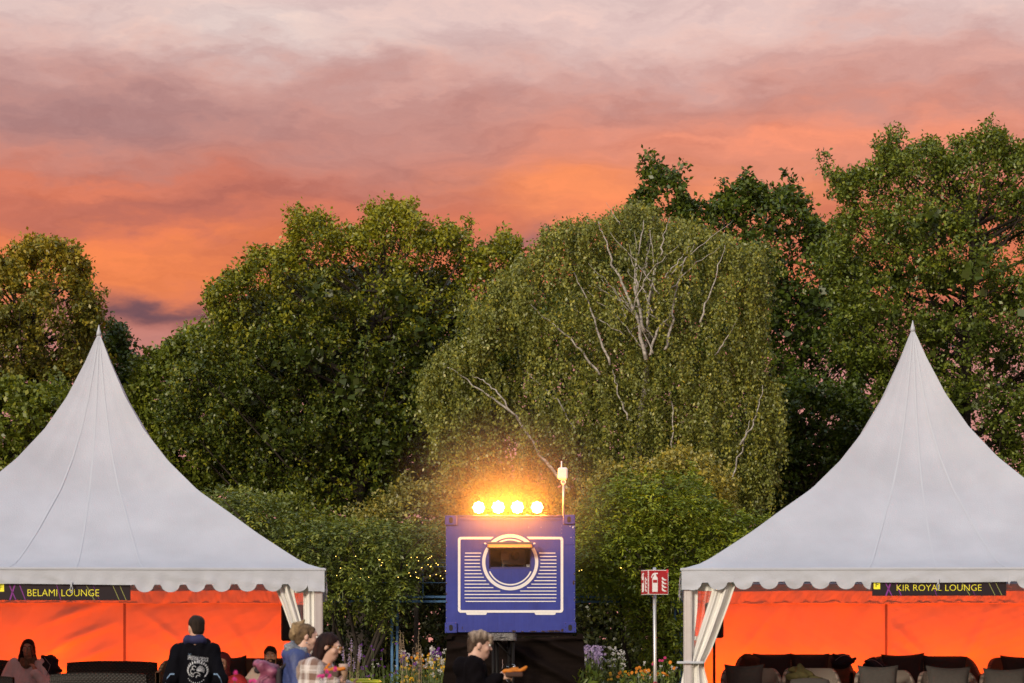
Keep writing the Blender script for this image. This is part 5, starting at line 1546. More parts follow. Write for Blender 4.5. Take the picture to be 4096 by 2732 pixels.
    for k in range(9):                              # dots below
        a = R(220 + k * 12.5); c0 = np.array([.098 * math.cos(a), .10 * math.sin(a) - .012])
        poly('print_dot', [c0 + .005 * np.array([math.cos(q_), math.sin(q_)]) for q_ in np.linspace(0, 6.28, 7)[:-1]], cx - .01, cz)
    for k, (x, y) in enumerate(((-.055, .075), (-.075, .055), (-.092, .03), (.07, .07))):
        poly('print_star', [np.array([x, y]) + (.010 if i % 2 == 0 else .004) * np.array([math.sin(i * .628), math.cos(i * .628)]) for i in range(10)], cx, cz)
    for k in range(6):                              # wing ribs and body curls of the beast
        a0 = R(20 + k * 18); pth = [np.array([.0 + .012 * math.cos(a0) + t_ * .060 * math.cos(a0 - t_ * .9), .005 + .055 * t_ * math.sin(a0 - t_ * .5)]) for t_ in np.linspace(0, 1, 7)]
        L_, R_2 = [], []
        for i, p_ in enumerate(pth):
            d_ = unit(pth[min(i + 1, 6)] - pth[max(i - 1, 0)]); n_ = np.array([-d_[1], d_[0]]) * .0028; L_.append(p_ + n_); R_2.append(p_ - n_)
        lay('print_rib', np.array(L_ + R_2), [(i, i + 1, 7 + i + 1, 7 + i) for i in range(6)], PR_, cx, cz, -.08)
    for (cx2, cz2, r_, a0, a1) in ((-.035, .035, .022, 20, 300), (-.04, .0, .030, 90, 260), (-.005, -.045, .040, 20, 170), (.012, -.055, .022, 30, 200), (-.045, -.035, .02, 100, 330)):
        th = np.linspace(R(a0), R(a1), 14); L_ = [np.array([cx2 + r_ * math.cos(q_), cz2 + r_ * math.sin(q_)]) for q_ in th]; R_2 = [np.array([cx2 + (r_ - .006) * math.cos(q_), cz2 + (r_ - .006) * math.sin(q_)]) for q_ in th]
        lay('print_curl', np.array(L_ + R_2), [(i, i + 1, 14 + i + 1, 14 + i) for i in range(13)], PR_, cx, cz, -.08)
    V = np.array([(-.012, .006), (0, -.004), (.012, .006), (.012, .010), (0, .001), (-.012, .010)]); lay('print_mark', V, [(0, 1, 4, 5), (1, 2, 3, 4)], PRB, -.045, 1.395)
    # pale piping on the sleeves
    for sx in (-1, 1):
        pth = [(sx * .195, 1.20), (sx * .235, 1.20), (sx * .265, 1.16), (sx * .285, 1.10)]
        o_ = []
        for (x, z) in pth: o_.append((x, z))
        L_ = [(x, z + .008) for x, z in o_]; R_2 = [(x, z - .006) for x, z in o_]
        drape_print(T, g, 'sleeve_piping', [(x, z) for x, z in L_ + R_2], [(i, i + 1, 4 + i + 1, 4 + i) for i in range(3)], PRB, fun)
    return T
man_behind()

# --- short haired person with a black hoodie, walking right, holding food
def hoodie():
    D = 20.6; x0 = P(1893, 0, D)[0]
    T = thing('person', 'short blond haired person in a black hoodie before the truss', 'person', (x0, D, 0), R(90 + 8), 'people')
    Ht = 1.60; J = standing(Ht, .175)
    J.update({'head': (0, -.055, Ht - .118), 'look': (0, 8, 0), 'chest': (0, 0, 1.17), 'shL': (.165, .0, 1.30), 'shR': (-.165, .02, 1.30),
              'elR': (-.22, -.03, 1.065), 'wrR': (-.17, -.20, 1.205), 'handR': ((.05, -1, .20), (.6, 0, -.6), .75, 1),
              'elL': (.24, .02, 1.05), 'wrL': (.14, -.22, 1.04), 'handL': ((-.05, -1, .10), (-.9, 0, .2), .8, -1), 'knL': (.10, -.14, .47), 'anL': (.10, -.06, .10), 'anR': (-.10, .20, .12)})
    build_body(T, J, SK2)
    HB = material('hoodie_black', (.0045, .0035, .0045), .9, .2, 14, .3, 70, spec=.05)
    def hood(B, ch, up, fw, Mt):
        b = ch + np.array([0, .085, .17])
        B.ell(b + [0, .01, -.05], (.12, .085, .10), None, k=.03); B.cap(b + np.array([-.08, -.02, .01]), b + np.array([-.05, -.14, -.02]), .032, k=.03); B.cap(b + np.array([.08, -.02, .01]), b + np.array([.05, -.14, -.02]), .032, k=.03)
        B.ell(b + [0, -.04, .07], (.07, .06, .05), None, k=.02, sub=True)
    garment(T, J, HB, 'hoodie', .032, .05, .022, .93, 21, extra=hood, fold=.008)
    trousers(T, J, DENIM); shoes(T, J, SHOE)
    hc = np.array(J['head']); M = head_frame(J); q = lambda x, y, z: hc + M @ np.array([x, y, z])
    Hh = SDF(hc - .18, hc + .18, .008)
    Hh.ell(q(0, .018, .030), (.079, .095, .080), M); Hh.ell(q(0, .070, -.03), (.060, .032, .062), M, k=.02); Hh.ell(q(0, -.085, -.045), (.09, .078, .100), M, k=.01, sub=True)
    for sx in (-1, 1): Hh.ell(q(sx * .085, .0, -.05), (.03, .045, .055), M, k=.01, sub=True)
    soft('hair', Hh, hair_mat('hair_brown_short', (.05, .032, .022), (.10, .065, .045)), T)
    Ht2 = SDF(hc - .2, hc + .22, .008)
    Ht2.ell(q(0, -.005, .082), (.082, .100, .052), M); Ht2.cap(q(-.045, -.075, .075), q(-.035, -.098, .02), .018, .008, k=.02); Ht2.cap(q(.02, -.085, .08), q(.01, -.104, .03), .018, .008, k=.02)
    Ht2.ell(q(-.05, .05, .06), (.04, .05, .05), M, k=.03); Ht2.ripple(.009, 48, 9, (1, 1, .4))
    soft('hair_top', Ht2, hair_mat('hair_silver_blond', (.12, .088, .066), (.42, .335, .265), (40, 40, 12)), T)
    e0 = q(-.085, .012, -.04); MB().sphere(e0, .007, 6, 5).build('earring', SPK, T)
    MB().tube([(-.05, .15, 1.30), (-.14, .06, 1.18), (-.16, -.06, 1.02), (-.1, -.13, .92)], .011, 6).build('bag_strap', material('strap_olive2', (.10, .085, .06), .6, .2), T, True)
    # food carton with an orange napkin, held in the hand
    wr = np.array(J['wrR']) + np.array([.0, -.12, .045]); M2 = rotm(0, 0, R(98)); wp = np.array([x0, D, 0]) + M2 @ wr
    Fd = thing('food_tray', 'dark snack tray with an orange napkin held by the hooded person', 'food tray', tuple(wp), R(98), 'snack trays')
    Bx = SDF((-.12, -.16, -.08), (.12, .14, .10), .006); Bx.box((0, -.01, -.02), (.05, .075, .022), None, .008); Bx.box((0, -.01, .01), (.04, .065, .02), None, .006, .004, True)
    soft('tray', Bx, material('tray_dark', (.05, .02, .012), .6, .2), Fd)
    Nk = SDF((-.12, -.2, -.06), (.12, .16, .12), .006)
    Nk.ell((0, .0, .008), (.045, .08, .012)); Nk.cap((0, .05, .01), (0, -.03, .024), .016, k=.02); Nk.cap((0, -.06, .012), (.0, -.125, .045), .013, .007, k=.02); Nk.cap((.0, -.01, .02), (.02, -.05, .035), .013, .006, k=.01); Nk.ripple(.005, 60, 2)
    soft('napkin', Nk, material('napkin_orange', (.72, .24, .015), .6, .15, 20, trans=.3), Fd)
hoodie()

# --- two women walking right
def woman_bun():
    D = 20.9; x0 = P(1195, 0, D)[0]
    T = thing('person', 'woman with a hair bun, blue jacket and plum backpack', 'person', (x0, D, 0), R(90), 'people')
    Ht = 1.675; J = standing(Ht, .172)
    J.update({'head': (0, -.075, Ht - .118), 'look': (8, 10, 0), 'chest': (0, 0, 1.22), 'shL': (.165, 0, 1.365), 'shR': (-.165, 0.01, 1.365),
              'elR': (-.22, -.04, 1.10), 'wrR': (-.15, -.24, 1.02), 'elL': (.22, -.04, 1.10), 'wrL': (.15, -.24, 1.02), 'handR': ((0, -1, 0), (.8, 0, .2), .7, 1), 'handL': ((0, -1, 0), (-.8, 0, .2), .7, -1),
              'knL': (.10, -.12, .48), 'anL': (.10, -.05, .10), 'anR': (-.10, .2, .12)})
    build_body(T, J, SK2, female=True)
    JB = material('jacket_blue', (.035, .055, .17), .55, .2, 8, .35, 40)
    def hood(B, ch, up, fw, Mt):
        b = ch + np.array([0, .07, .20])
        B.ell(b + [0, .0, -.02], (.125, .085, .075), None, k=.03); B.cap(b + np.array([-.09, -.02, .0]), b + np.array([-.05, -.14, -.035]), .036, k=.03); B.cap(b + np.array([.09, -.02, .0]), b + np.array([.05, -.14, -.035]), .036, k=.03)
    garment(T, J, JB, 'jacket', .030, .06, .02, .95, 31, extra=hood, fold=.009)
    b = np.array([0, .045, 1.465]); Bn = SDF(b - .2, b + .2, .007)
    Bn.cap(b + [-.085, .03, .0], b + [.085, .03, .0], .042, k=.03); Bn.cap(b + [-.09, .02, .0], b + [-.06, -.10, -.04], .036, k=.03); Bn.cap(b + [.09, .02, .0], b + [.06, -.10, -.04], .036, k=.03); Bn.cap(b + [0, -.08, -.1], b + [0, -.1, .2], .06, k=.01, sub=True); Bn.ripple(.008, 42, 6)
    soft('hood_lining', Bn, material('lining_grey', (.13, .16, .20), .9, .5, 60, .4, 90, color2=(.30, .33, .38)), T)
    trousers(T, J, DENIM); shoes(T, J, SHOE)
    hc = np.array(J['head']); M = head_frame(J); q = lambda x, y, z: hc + M @ np.array([x, y, z])
    Hh = SDF(hc - .2, hc + .24, .008)
    Hh.ell(q(0, .020, .032), (.081, .097, .084), M); Hh.ell(q(0, .062, -.035), (.058, .045, .068), M, k=.03); Hh.ell(q(0, -.085, -.035), (.09, .080, .110), M, k=.01, sub=True)
    for sx in (-1, 1): Hh.ell(q(sx * .085, .0, -.045), (.03, .04, .055), M, k=.01, sub=True)
    Hh.ripple(.003, 70, 3); soft('hair', Hh, hair_mat('hair_dark_blond', (.035, .022, .014), (.20, .13, .07), (45, 25, 12)), T)
    Hb = SDF(hc - .05, hc + .26, .008); bb = q(0, .098, .068)
    Hb = SDF(bb - .16, bb + .16, .008); Hb.ell(bb, (.052, .060, .048), M); Hb.ell(bb + M @ np.array([0, .02, -.06]), (.05, .045, .06), M, k=.03); Hb.cap(bb + M @ np.array([.01, -.03, .03]), bb + M @ np.array([0, -.045, .072]), .020, .010, k=.02); Hb.ripple(.006, 55, 4)
    soft('hair_bun', Hb, hair_mat('hair_blond', (.12, .075, .04), (.42, .30, .16), (30, 30, 30)), T)
    MB().sphere(q(-.085, .0, -.055), .008, 6, 5).build('earring', STEEL, T)
    # backpack: worn, so a thing of its own
    Bp = thing('backpack', 'plum coloured roll top backpack on the woman with the bun', 'backpack', (x0 - .20, D, .86), R(90))
    PB = material('pack_plum', (.17, .028, .075), .5, .25, 9, .35, 30, color2=(.34, .10, .17)); PK = material('pack_black', (.015, .010, .014), .7, .1)
    S_ = SDF((-.24, -.14, -.06), (.24, .30, .62), .009)
    S_.ell((0, .07, .18), (.150, .115, .26)); S_.box((0, .07, .12), (.14, .095, .17), None, .05, .05); S_.cap((-.10, .10, .44), (.10, .10, .44), .045, k=.04); S_.cap((-.09, .17, .46), (.09, .17, .46), .032, k=.03); S_.cap((-.10, .03, .40), (.10, .03, .40), .05, k=.05)
    S_.ripple(.010, 24, 8)
    soft('sack', S_, PB, Bp)
    Q_ = SDF((-.2, -.2, -.05), (.2, .2, .5), .011); Q_.box((0, -.035, .2), (.125, .028, .22), None, .02); soft('back_panel', Q_, PK, Bp)
    for sx in (-1, 1): MB().tube([(sx * .09, -.04, .40), (sx * .10, -.14, .50), (sx * .105, -.26, .46), (sx * .11, -.31, .28), (sx * .10, -.2, .08), (sx * .10, -.03, .04)], .017, 6).build('shoulder_strap', PK, Bp, True)
    MB().box((0, .16, .40), (.15, .06, .05), rotm(R(25), 0, 0), .015).build('flap_shadow', PK, Bp)
    MB().tube([(-.15, .06, .36), (-.15, .13, .33), (-.152, .15, .05)], .007, 5).build('buckle_strap', PB, Bp, True)
woman_bun()

def plaid_mat():
    m = bpy.data.materials.new('plaid_fleece'); m.use_nodes = True; t = NT(m.node_tree)
    tcn = t.n('ShaderNodeTexCoord').outputs['Object']; wn = t.noise(tcn, 5, 3)
    sp_ = t.n('ShaderNodeSeparateXYZ', ins={0: tcn}); u = t.math('ADD', sp_.outputs[1], t.math('MULTIPLY', sp_.outputs[0], .35)); z = sp_.outputs[2]
    def band(v, per, off, duty):
        f = t.math('FRACT', t.math('ADD', t.math('DIVIDE', t.math('ADD', v, t.math('MULTIPLY', wn, .03)), per), off)); return t.math('LESS_THAN', f, duty)
    a, b = band(u, .115, .1, .48), band(z, .125, .35, .46)
    c0 = t.mix(t.math('MULTIPLY', t.math('ADD', a, b), .5), (.66, .60, .56, 1), (.20, .115, .085, 1))
    th = t.math('MAXIMUM', band(u, .115, .42, .07), band(z, .125, .72, .07))
    c1 = t.mix(t.math('MULTIPLY', th, .7), c0, (.75, .70, .68, 1))
    p = t.n('ShaderNodeBsdfPrincipled', ins={'Base Color': c1, 'Roughness': .95, 'Sheen Weight': .4})
    t.set(p.inputs['Normal'], t.n('ShaderNodeBump', ins={'Strength': .5, 'Distance': .02, 'Height': t.noise(tcn, 90, 4)}).outputs[0])
    t.n('ShaderNodeOutputMaterial', ins={0: p.outputs[0]}); return m

def woman_plaid():
    D = 20.0; x0 = P(1268, 0, D)[0]
    T = thing('person', 'dark haired woman in a brown and white plaid fleece holding a drink', 'person', (x0, D, 0), R(90 - 8), 'people')
    Ht = 1.585; J = standing(Ht, .168)
    J.update({'head': (0, -.105, Ht - .116), 'look': (0, 16, 0), 'chest': (0, .0, 1.15), 'shL': (.16, -.005, 1.285), 'shR': (-.16, 0.0, 1.285),
              'elR': (-.21, -.04, 1.06), 'wrR': (-.14, -.165, 1.185), 'elL': (.21, -.10, 1.06), 'wrL': (.12, -.26, 1.12), 'handR': ((.15, -1, .1), (.9, .2, .1), .7, 1), 'handL': ((0, -1, .1), (-.9, 0, .2), .7, -1),
              'knL': (.10, -.12, .46), 'anL': (.10, -.05, .10), 'anR': (-.10, .2, .12)})
    build_body(T, J, SK2, female=True)
    def hood(B, ch, up, fw, Mt): pass
    garment(T, J, plaid_mat(), 'fleece_jacket', .040, .06, .03, .97, 41, fold=.009)
    b = np.array([0, .075, 1.315]); Bn = SDF(b - .22, b + .2, .007)
    Bn.cap(b + [-.09, .02, .01], b + [.09, .02, .01], .036, k=.04); Bn.cap(b + [-.09, .02, .0], b + [-.075, -.13, -.03], .034, k=.03); Bn.cap(b + [.09, .02, .0], b + [.075, -.13, -.03], .034, k=.03); Bn.ell(b + [0, .05, -.075], (.11, .05, .07), None, k=.03); Bn.cap(b + [-.07, .045, -.02], b + [-.03, .06, -.13], .028, k=.02); Bn.cap(b + [0, -.09, -.1], b + [0, -.11, .2], .062, k=.01, sub=True); Bn.ripple(.006, 30, 6)
    soft('hood', Bn, material('hood_taupe', (.27, .19, .155), .95, .15, 30, .3, 90, sheen=.3), T)
    trousers(T, J, DENIM); shoes(T, J, SHOE)
    hc = np.array(J['head']); M = head_frame(J); q = lambda x, y, z: hc + M @ np.array([x, y, z])
    Hh = SDF(hc - np.array([.2, .2, .42]), hc + .2, .0085)
    Hh.ell(q(0, .014, .034), (.082, .098, .086), M); Hh.cap(q(0, .05, .0), q(0, .085, -.16), .072, .055, k=.04); Hh.cap(q(-.045, .03, -.02), q(-.06, .06, -.22), .035, .025, k=.03); Hh.cap(q(.045, .03, -.02), q(.06, .06, -.22), .035, .025, k=.03)
    Hh.cap(q(-.05, .09, -.18), q(-.06, .12, -.34), .035, .015, k=.03)
    Hh.ell(q(0, -.090, -.045), (.095, .078, .115), M, k=.01, sub=True)
    for sx in (-1, 1): Hh.ell(q(sx * .085, -.005, -.02), (.022, .022, .034), M, k=.008, sub=True)
    Hh.ripple(.004, 45, 3, (1, 1, .15)); soft('hair', Hh, hair_mat('hair_auburn', (.010, .004, .004), (.030, .011, .009), (30, 30, 3)), T)
    Gm = material('glasses_amber', (.55, .25, .06), .2, 0)
    for sx in (-1, 1): MB().tube([q(sx * .031 + .022 * math.cos(a), -.108 + .006 * abs(math.cos(a)), .010 + .019 * math.sin(a)) for a in np.linspace(0, 6.28, 16)], .0022, 5, False).build('glasses_rim', Gm, T, True)
    for sx in (-1, 1): MB().tube([q(sx * .053, -.10, .014), q(sx * .078, .0, .012)], .002, 4).build('glasses_arm', Gm, T)
    # plastic cup of beer in the near hand, snack tray in the other
    M2 = rotm(0, 0, R(82)); hand = np.array(J['wrR']) + np.array([.040, -.085, .062]); wp = np.array([x0, D, 0]) + M2 @ hand
    Cu = thing('plastic_cup', 'half full plastic cup of beer in the plaid woman\'s hand', 'cup', tuple(wp), 0)
    cm = bpy.data.materials.new('clear_plastic'); cm.use_nodes = True; t = NT(cm.node_tree)
    t.n('ShaderNodeOutputMaterial', ins={0: t.n('ShaderNodeMixShader', ins={0: .45, 1: t.n('ShaderNodeBsdfTransparent', ins={0: (.95, .9, .88, 1)}).outputs[0], 2: t.n('ShaderNodeBsdfPrincipled', ins={'Base Color': (.75, .66, .62, 1), 'Roughness': .25}).outputs[0]}).outputs[0]})
    MB().lathe([(.030, -.06), (.041, .075), (.043, .078), (.039, .074), (.028, -.055)], (0, 0, 0), 20).build('cup', cm, Cu, True)
    MB().lathe([(.0285, -.056), (.0365, .030)], (0, 0, 0), 18).build('beer', material('beer', (.70, .36, .05), .2, .05, trans=.4), Cu, True)
    hl = np.array(J['wrL']) + np.array([-.02, -.12, .05]); wp = np.array([x0, D, 0]) + M2 @ hl
    Fd = thing('food_tray', 'snack tray with an orange napkin in front of the plaid woman', 'food tray', (P(1332, 0, D)[0], D - .16, P(0, 2680, D)[2]), R(82), 'snack trays')
    Bx = SDF((-.12, -.16, -.09), (.12, .14, .10), .006); Bx.box((0, 0, -.03), (.05, .07, .03), None, .008); Bx.box((0, 0, .0), (.04, .06, .025), None, .006, .004, True); soft('tray', Bx, MATS['tray_dark'], Fd)
    Nk = SDF((-.12, -.18, -.06), (.12, .16, .12), .006); Nk.ell((0, .0, .0), (.045, .085, .013)); Nk.cap((0, .06, .005), (0, .02, .05), .016, .008, k=.02); Nk.cap((0, -.02, .006), (0, -.10, .014), .02, .01, k=.02); Nk.ripple(.006, 55, 2); soft('napkin', Nk, MATS['napkin_orange'], Fd)
    wp2 = np.array(P(1334, 2712, D - .16)); Cb = thing('brown_cup', 'brown paper cup below the snack tray of the plaid woman', 'cup', tuple(wp2), 0)
    MB().lathe([(.026, -.06), (.035, .04), (.037, .042)], (0, 0, 0), 16).build('cup', material('cup_brown', (.20, .10, .05), .6, .1), Cb, True); MB().lathe([(.038, .042), (.038, .050), (.03, .054)], (0, 0, 0), 16).build('lid', CWHITE, Cb, True)
woman_plaid()

# --- seated people in the left tent
def seated(J0=None, seat=.86, lean=.10):
    z = seat
    J = {'pelvis': (0, .05, z + .08), 'chest': (0, .05 + lean, z + .41), 'shL': (.18, .06 + lean, z + .53), 'shR': (-.18, .06 + lean, z + .53), 'head': (0, .05 + lean, z + .74),
         'hipL': (.09, .0, z + .05), 'hipR': (-.09, .0, z + .05), 'knL': (.12, -.42, z + .08), 'knR': (-.12, -.42, z + .08), 'anL': (.12, -.40, z - .30), 'anR': (-.12, -.40, z - .30),
         'elL': (.27, -.02, z + .27), 'elR': (-.27, -.02, z + .27), 'wrL': (.12, -.22, z + .22), 'wrR': (-.12, -.22, z + .22), 'handL': ((-.4, -1, 0), (0, 0, -1), .5, -1), 'handR': ((.4, -1, 0), (0, 0, -1), .5, 1), 'look': (0, 0, 0)}
    if J0: J.update(J0)
    return J

def seated_woman():
    D = 31.2; s_ = F / D; x0 = P(100, 0, D)[0]; zh = P(0, 2557, D)[2]
    T = thing('person', 'seated woman in a pale sweater holding a phone to her cheek', 'person', (x0, D, 0), R(-4), 'people')
    z = zh - .87
    J = seated({'look': (6, 6, 3), 'elL': (.30, -.06, z + .22), 'wrL': (.165, -.10, z + .44), 'handL': ((-.30, .05, 1), (-.8, .35, .2), .55, -1), 'elR': (-.33, -.0, z + .20), 'wrR': (-.10, -.22, z + .12), 'head': (.005, .12, zh - .118), 'knR': (-.03, -.46, z + .20), 'anR': (.22, -.50, z - .05), 'knL': (.16, -.42, z + .06)}, z)
    build_body(T, J, SK1, female=True)
    garment(T, J, material('sweater_white', (.80, .76, .80), .9, .1, 10, .3, 60, sheen=.3), 'sweater', .034, .03, .025, .93, 51, fold=.009)
    trousers(T, J, material('trousers_black', (.008, .008, .010), .8, .2)); shoes(T, J, SHOE)
    hc = np.array(J['head']); M = head_frame(J); q = lambda x, y, z_: hc + M @ np.array([x, y, z_])
    b = hc + np.array([0, .0, -.165]); Sf = SDF(b - .2, b + .2, .007)
    for k in range(3): Sf.cap(b + [-.07, -.02 - .01 * k, .02 - .035 * k], b + [.0, -.075 - .012 * k, -.005 - .035 * k], .028, k=.015); Sf.cap(b + [.0, -.075 - .012 * k, -.005 - .035 * k], b + [.075, -.02 - .01 * k, .02 - .035 * k], .028, k=.015)
    Sf.cap(b + [-.08, .04, .02], b + [.08, .04, .02], .035, k=.03); Sf.ripple(.005, 50, 3); soft('scarf', Sf, material('scarf_olive', (.16, .11, .07), .95, .4, 40, .5, 60), T)
    Hh = SDF(hc - np.array([.22, .2, .36]), hc + .18, .0085); Hh.ell(q(0, .016, .034), (.083, .098, .088), M)
    for sx in (-1, 1): Hh.cap(q(sx * .07, .01, .0), q(sx * .082, .01, -.12), .030, .030, k=.03); 
    Hh.cap(q(-.085, .0, -.12), q(-.12, -.05, -.24), .032, .014, k=.03); Hh.cap(q(.085, .02, -.12), q(.09, .03, -.2), .03, .02, k=.02)
    Hh.ell(q(0, -.082, -.02), (.066, .07, .098), M, k=.008, sub=True); Hh.ripple(.004, 40, 3, (1, 1, .2)); soft('hair', Hh, hair_mat('hair_auburn', None, None), T)
    w_ = np.array(J['wrL']); Ph = thing('phone', 'dark phone at the cheek of the seated woman', 'phone', (x0 + .105, D - .05, zh - .20), R(-20)); MB().box((0, 0, .05), (.012, .07, .14), rotm(0, R(-14), 0), .004).build('case', SPK, Ph); MB().box((-.007, 0, .052), (.002, .062, .125), rotm(0, R(-14), 0)).build('screen', DARKIN, Ph)
seated_woman()

def seated_beige():
    D = 29.9; x0 = P(1078, 0, D)[0]; zh = P(0, 2586, D)[2]; z = zh - .87
    T = thing('person', 'seated dark haired man in a beige jacket with a printed badge', 'person', (x0, D, 0), R(-2), 'people')
    J = seated({'look': (4, 4, -4), 'head': (0, .10, zh - .118), 'elR': (-.38, .02, z + .29), 'wrR': (-.20, -.16, z + .18), 'elL': (.30, -.02, z + .25)}, z)
    build_body(T, J, SK3)
    g, Mt = garment(T, J, material('jacket_beige', (.55, .45, .38), .9, .12, 8, .3, 60), 'jacket', .034, .04, .025, .95, 61, fold=.010, extra=lambda B, ch, up, fw, M_: (B.cap(ch + np.array([-.12, -.03, .19]), ch + np.array([.0, -.11, .03]), .02, k=.02), B.cap(ch + np.array([.12, -.03, .19]), ch + np.array([.0, -.11, .03]), .02, k=.02)))
    fun = lambda x, z_: ((x, -.6, z_), (0, 1, 0))
    def strip(name, pth, wd, m):
        A = np.array(pth); n = len(A); d_ = np.gradient(A, axis=0); d_ /= np.linalg.norm(d_, axis=1, keepdims=True); nn = np.stack([-d_[:, 1], d_[:, 0]], 1) * wd
        return drape_print(T, g, name, list(map(tuple, np.concatenate([A + nn, A - nn]))), [(i, i + 1, n + i + 1, n + i) for i in range(n - 1)], m, fun, .005)
    DK = material('print_dark', (.03, .02, .02), .7, 0)
    zc = J['chest'][2]
    strip('zip', [(-.07, zc + .13), (-.03, zc + .06), (.02, zc - .03), (.045, zc - .12), (.05, zc - .22), (.045, zc - .30)], .006, DK)
    strip('drawstring', [(-.085, zc + .12), (-.088, zc + .04), (-.10, zc - .05)], .003, DK)
    drape_print(T, g, 'shirt_panel', [(-.05, zc + .13), (.07, zc + .12), (.065, zc + .02), (.045, zc - .08), (.025, zc - .03), (-.02, zc + .06)], [(0, 1, 2, 3, 4, 5)], material('shirt_olive', (.30, .30, .10), .9, .5, 60, color2=(.5, .45, .25)), fun, .003)
    th = np.linspace(R(40), R(330), 14); strip('print_badge', [(-.045 + .032 * math.cos(a), zc - .125 + .042 * math.sin(a)) for a in th], .004, DK)
    strip('print_badge', [(.005 + .018 * math.cos(a), zc - .115 + .034 * math.sin(a)) for a in np.linspace(0, 6.28, 14)], .003, DK)
    for wd_, x_, z_, sz in (('START', -.045, zc - .128, .020), ('LINE', .005, zc - .122, .016)):
        V, Fs = text_mesh(wd_, sz); drape_print(T, g, 'print_word', [(v[0] + x_, v[1] + z_) for v in V], Fs, DK, fun, .006)
    trousers(T, J, DENIM); shoes(T, J, SHOE)
    hc = np.array(J['head']); M = head_frame(J); q = lambda x, y, z_: hc + M @ np.array([x, y, z_])
    Hh = SDF(hc - .18, hc + .18, .008); Hh.ell(q(0, .016, .040), (.081, .096, .086), M); Hh.ell(q(0, -.092, -.035), (.07, .065, .092), M, k=.01, sub=True)
    for sx in (-1, 1): Hh.ell(q(sx * .085, .0, -.05), (.03, .045, .055), M, k=.01, sub=True)
    Hh.ripple(.003, 60, 5); soft('hair', Hh, hair_mat('hair_black', (.008, .006, .005), (.025, .018, .014)), T)
    Bd = SDF(hc - .18, hc + .12, .008); Bd.ell(q(0, -.026, -.055), (.060, .070, .066), M); Bd.ell(q(0, -.06, .03), (.09, .07, .066), M, k=.01, sub=True); Bd.ell(q(0, .05, -.03), (.1, .07, .1), M, k=.01, sub=True); Bd.ell(q(0, -.10, -.058), (.022, .02, .010), M, k=.004, sub=True)
    soft('beard', Bd, hair_mat('hair_black', None, None), T)
seated_beige()

def seated_red():
    D = 29.6; x0 = P(893, 0, D)[0]; zh = P(0, 2610, D)[2]; z = zh - .90
    T = thing('person', 'seated person in a red hooded sweatshirt with white lettering', 'person', (x0, D, 0), R(6), 'people')
    J = seated({'look': (-14, 10, 4), 'head': (-.02, .10, zh - .135), 'elR': (-.30, .02, z + .28), 'elL': (.33, .02, z + .32), 'wrL': (.16, -.15, z + .17)}, z)
    build_body(T, J, SK1)
    RD = material('hoodie_red', (.30, .010, .012), .8, .2, 10, .3, 60)
    g, Mt = garment(T, J, RD, 'hoodie', .034, .04, .025, .95, 71, fold=.009)
    hc = np.array(J['head']); M = head_frame(J); q = lambda x, y, z_: hc + M @ np.array([x, y, z_])
    Hd = SDF(hc - np.array([.2, .2, .3]), hc + .2, .007); Hd.ell(q(0, .022, .032), (.100, .112, .108), M); Hd.cap(q(0, .03, -.05), q(0, .05, -.18), .085, .11, k=.05); Hd.ell(q(0, -.12, -.03), (.070, .105, .105), M, k=.02, sub=True); Hd.ell(q(0, -.02, -.02), (.078, .095, .10), M, k=.01, sub=True); Hd.ripple(.005, 30, 3)
    soft('hood', Hd, material('hood_dark_red', (.10, .006, .010), .85, .2, 14, .3, 60), T)
    fun = lambda x, z_: ((x, -.6, z_), (0, 1, 0)); zc = J['chest'][2]
    V, Fs = text_mesh('adidas', .095); V2 = [(v[0] * 1.05 + .035, v[1] + zc - .25 - v[0] * .28) for v in V]; drape_print(T, g, 'print_word', V2, Fs, CWHITE, fun, .006)
    drape_print(T, g, 'print_leaf', [(.045, zc - .115), (.07, zc - .095), (.10, zc - .105), (.125, zc - .16), (.09, zc - .145)], [(0, 1, 2, 3, 4)], CWHITE, fun, .006)
    trousers(T, J, DENIM); shoes(T, J, SHOE)
seated_red()

# ------------------------------------------------------------------ seating
def wicker_mat(name, c1, c2, sc=1.0):
    m = bpy.data.materials.new(name); m.use_nodes = True; t = NT(m.node_tree)
    at = t.n('ShaderNodeAttribute', attribute_name='weave').outputs['Vector']
    sp_ = t.n('ShaderNodeSeparateXYZ', ins={0: at}); u, v = sp_.outputs[0], sp_.outputs[1]
    row = t.math('FLOOR', t.math('MULTIPLY', v, 62 * sc)); odd = t.math('MODULO', row, 2.0)
    su = t.math('SINE', t.math('ADD', t.math('MULTIPLY', u, 190 * sc), t.math('MULTIPLY', odd, 3.14159)))
    sv = t.math('ABSOLUTE', t.math('SINE', t.math('MULTIPLY', v, 62 * sc * 3.14159)))
    h = t.math('MULTIPLY', t.math('ADD', t.math('MULTIPLY', su, .5), .5), sv)
    col = t.ramp(h, [(.08, tuple(x * .25 for x in c1) + (1,)), (.35, tuple(c1) + (1,)), (.9, tuple(c2) + (1,))])
    p = t.n('ShaderNodeBsdfPrincipled', ins={'Base Color': col, 'Roughness': .55})
    t.set(p.inputs['Normal'], t.n('ShaderNodeBump', ins={'Strength': .8, 'Distance': .01, 'Height': h}).outputs[0])
    t.n('ShaderNodeOutputMaterial', ins={0: p.outputs[0]}); return m
WK = wicker_mat('wicker_grey', (.36, .30, .25), (.60, .52, .44))
WKB = wicker_mat('wicker_brown', (.18, .11, .06), (.34, .21, .12))
WKD = wicker_mat('wicker_black', (.018, .015, .014), (.04, .034, .03), .6)
CUS = material('cushion_charcoal', (.055, .05, .046), .9, .15, 30, .3, 160); CUSD = material('cushion_dark', (.030, .020, .020), .9, .15, 30, .3, 160)
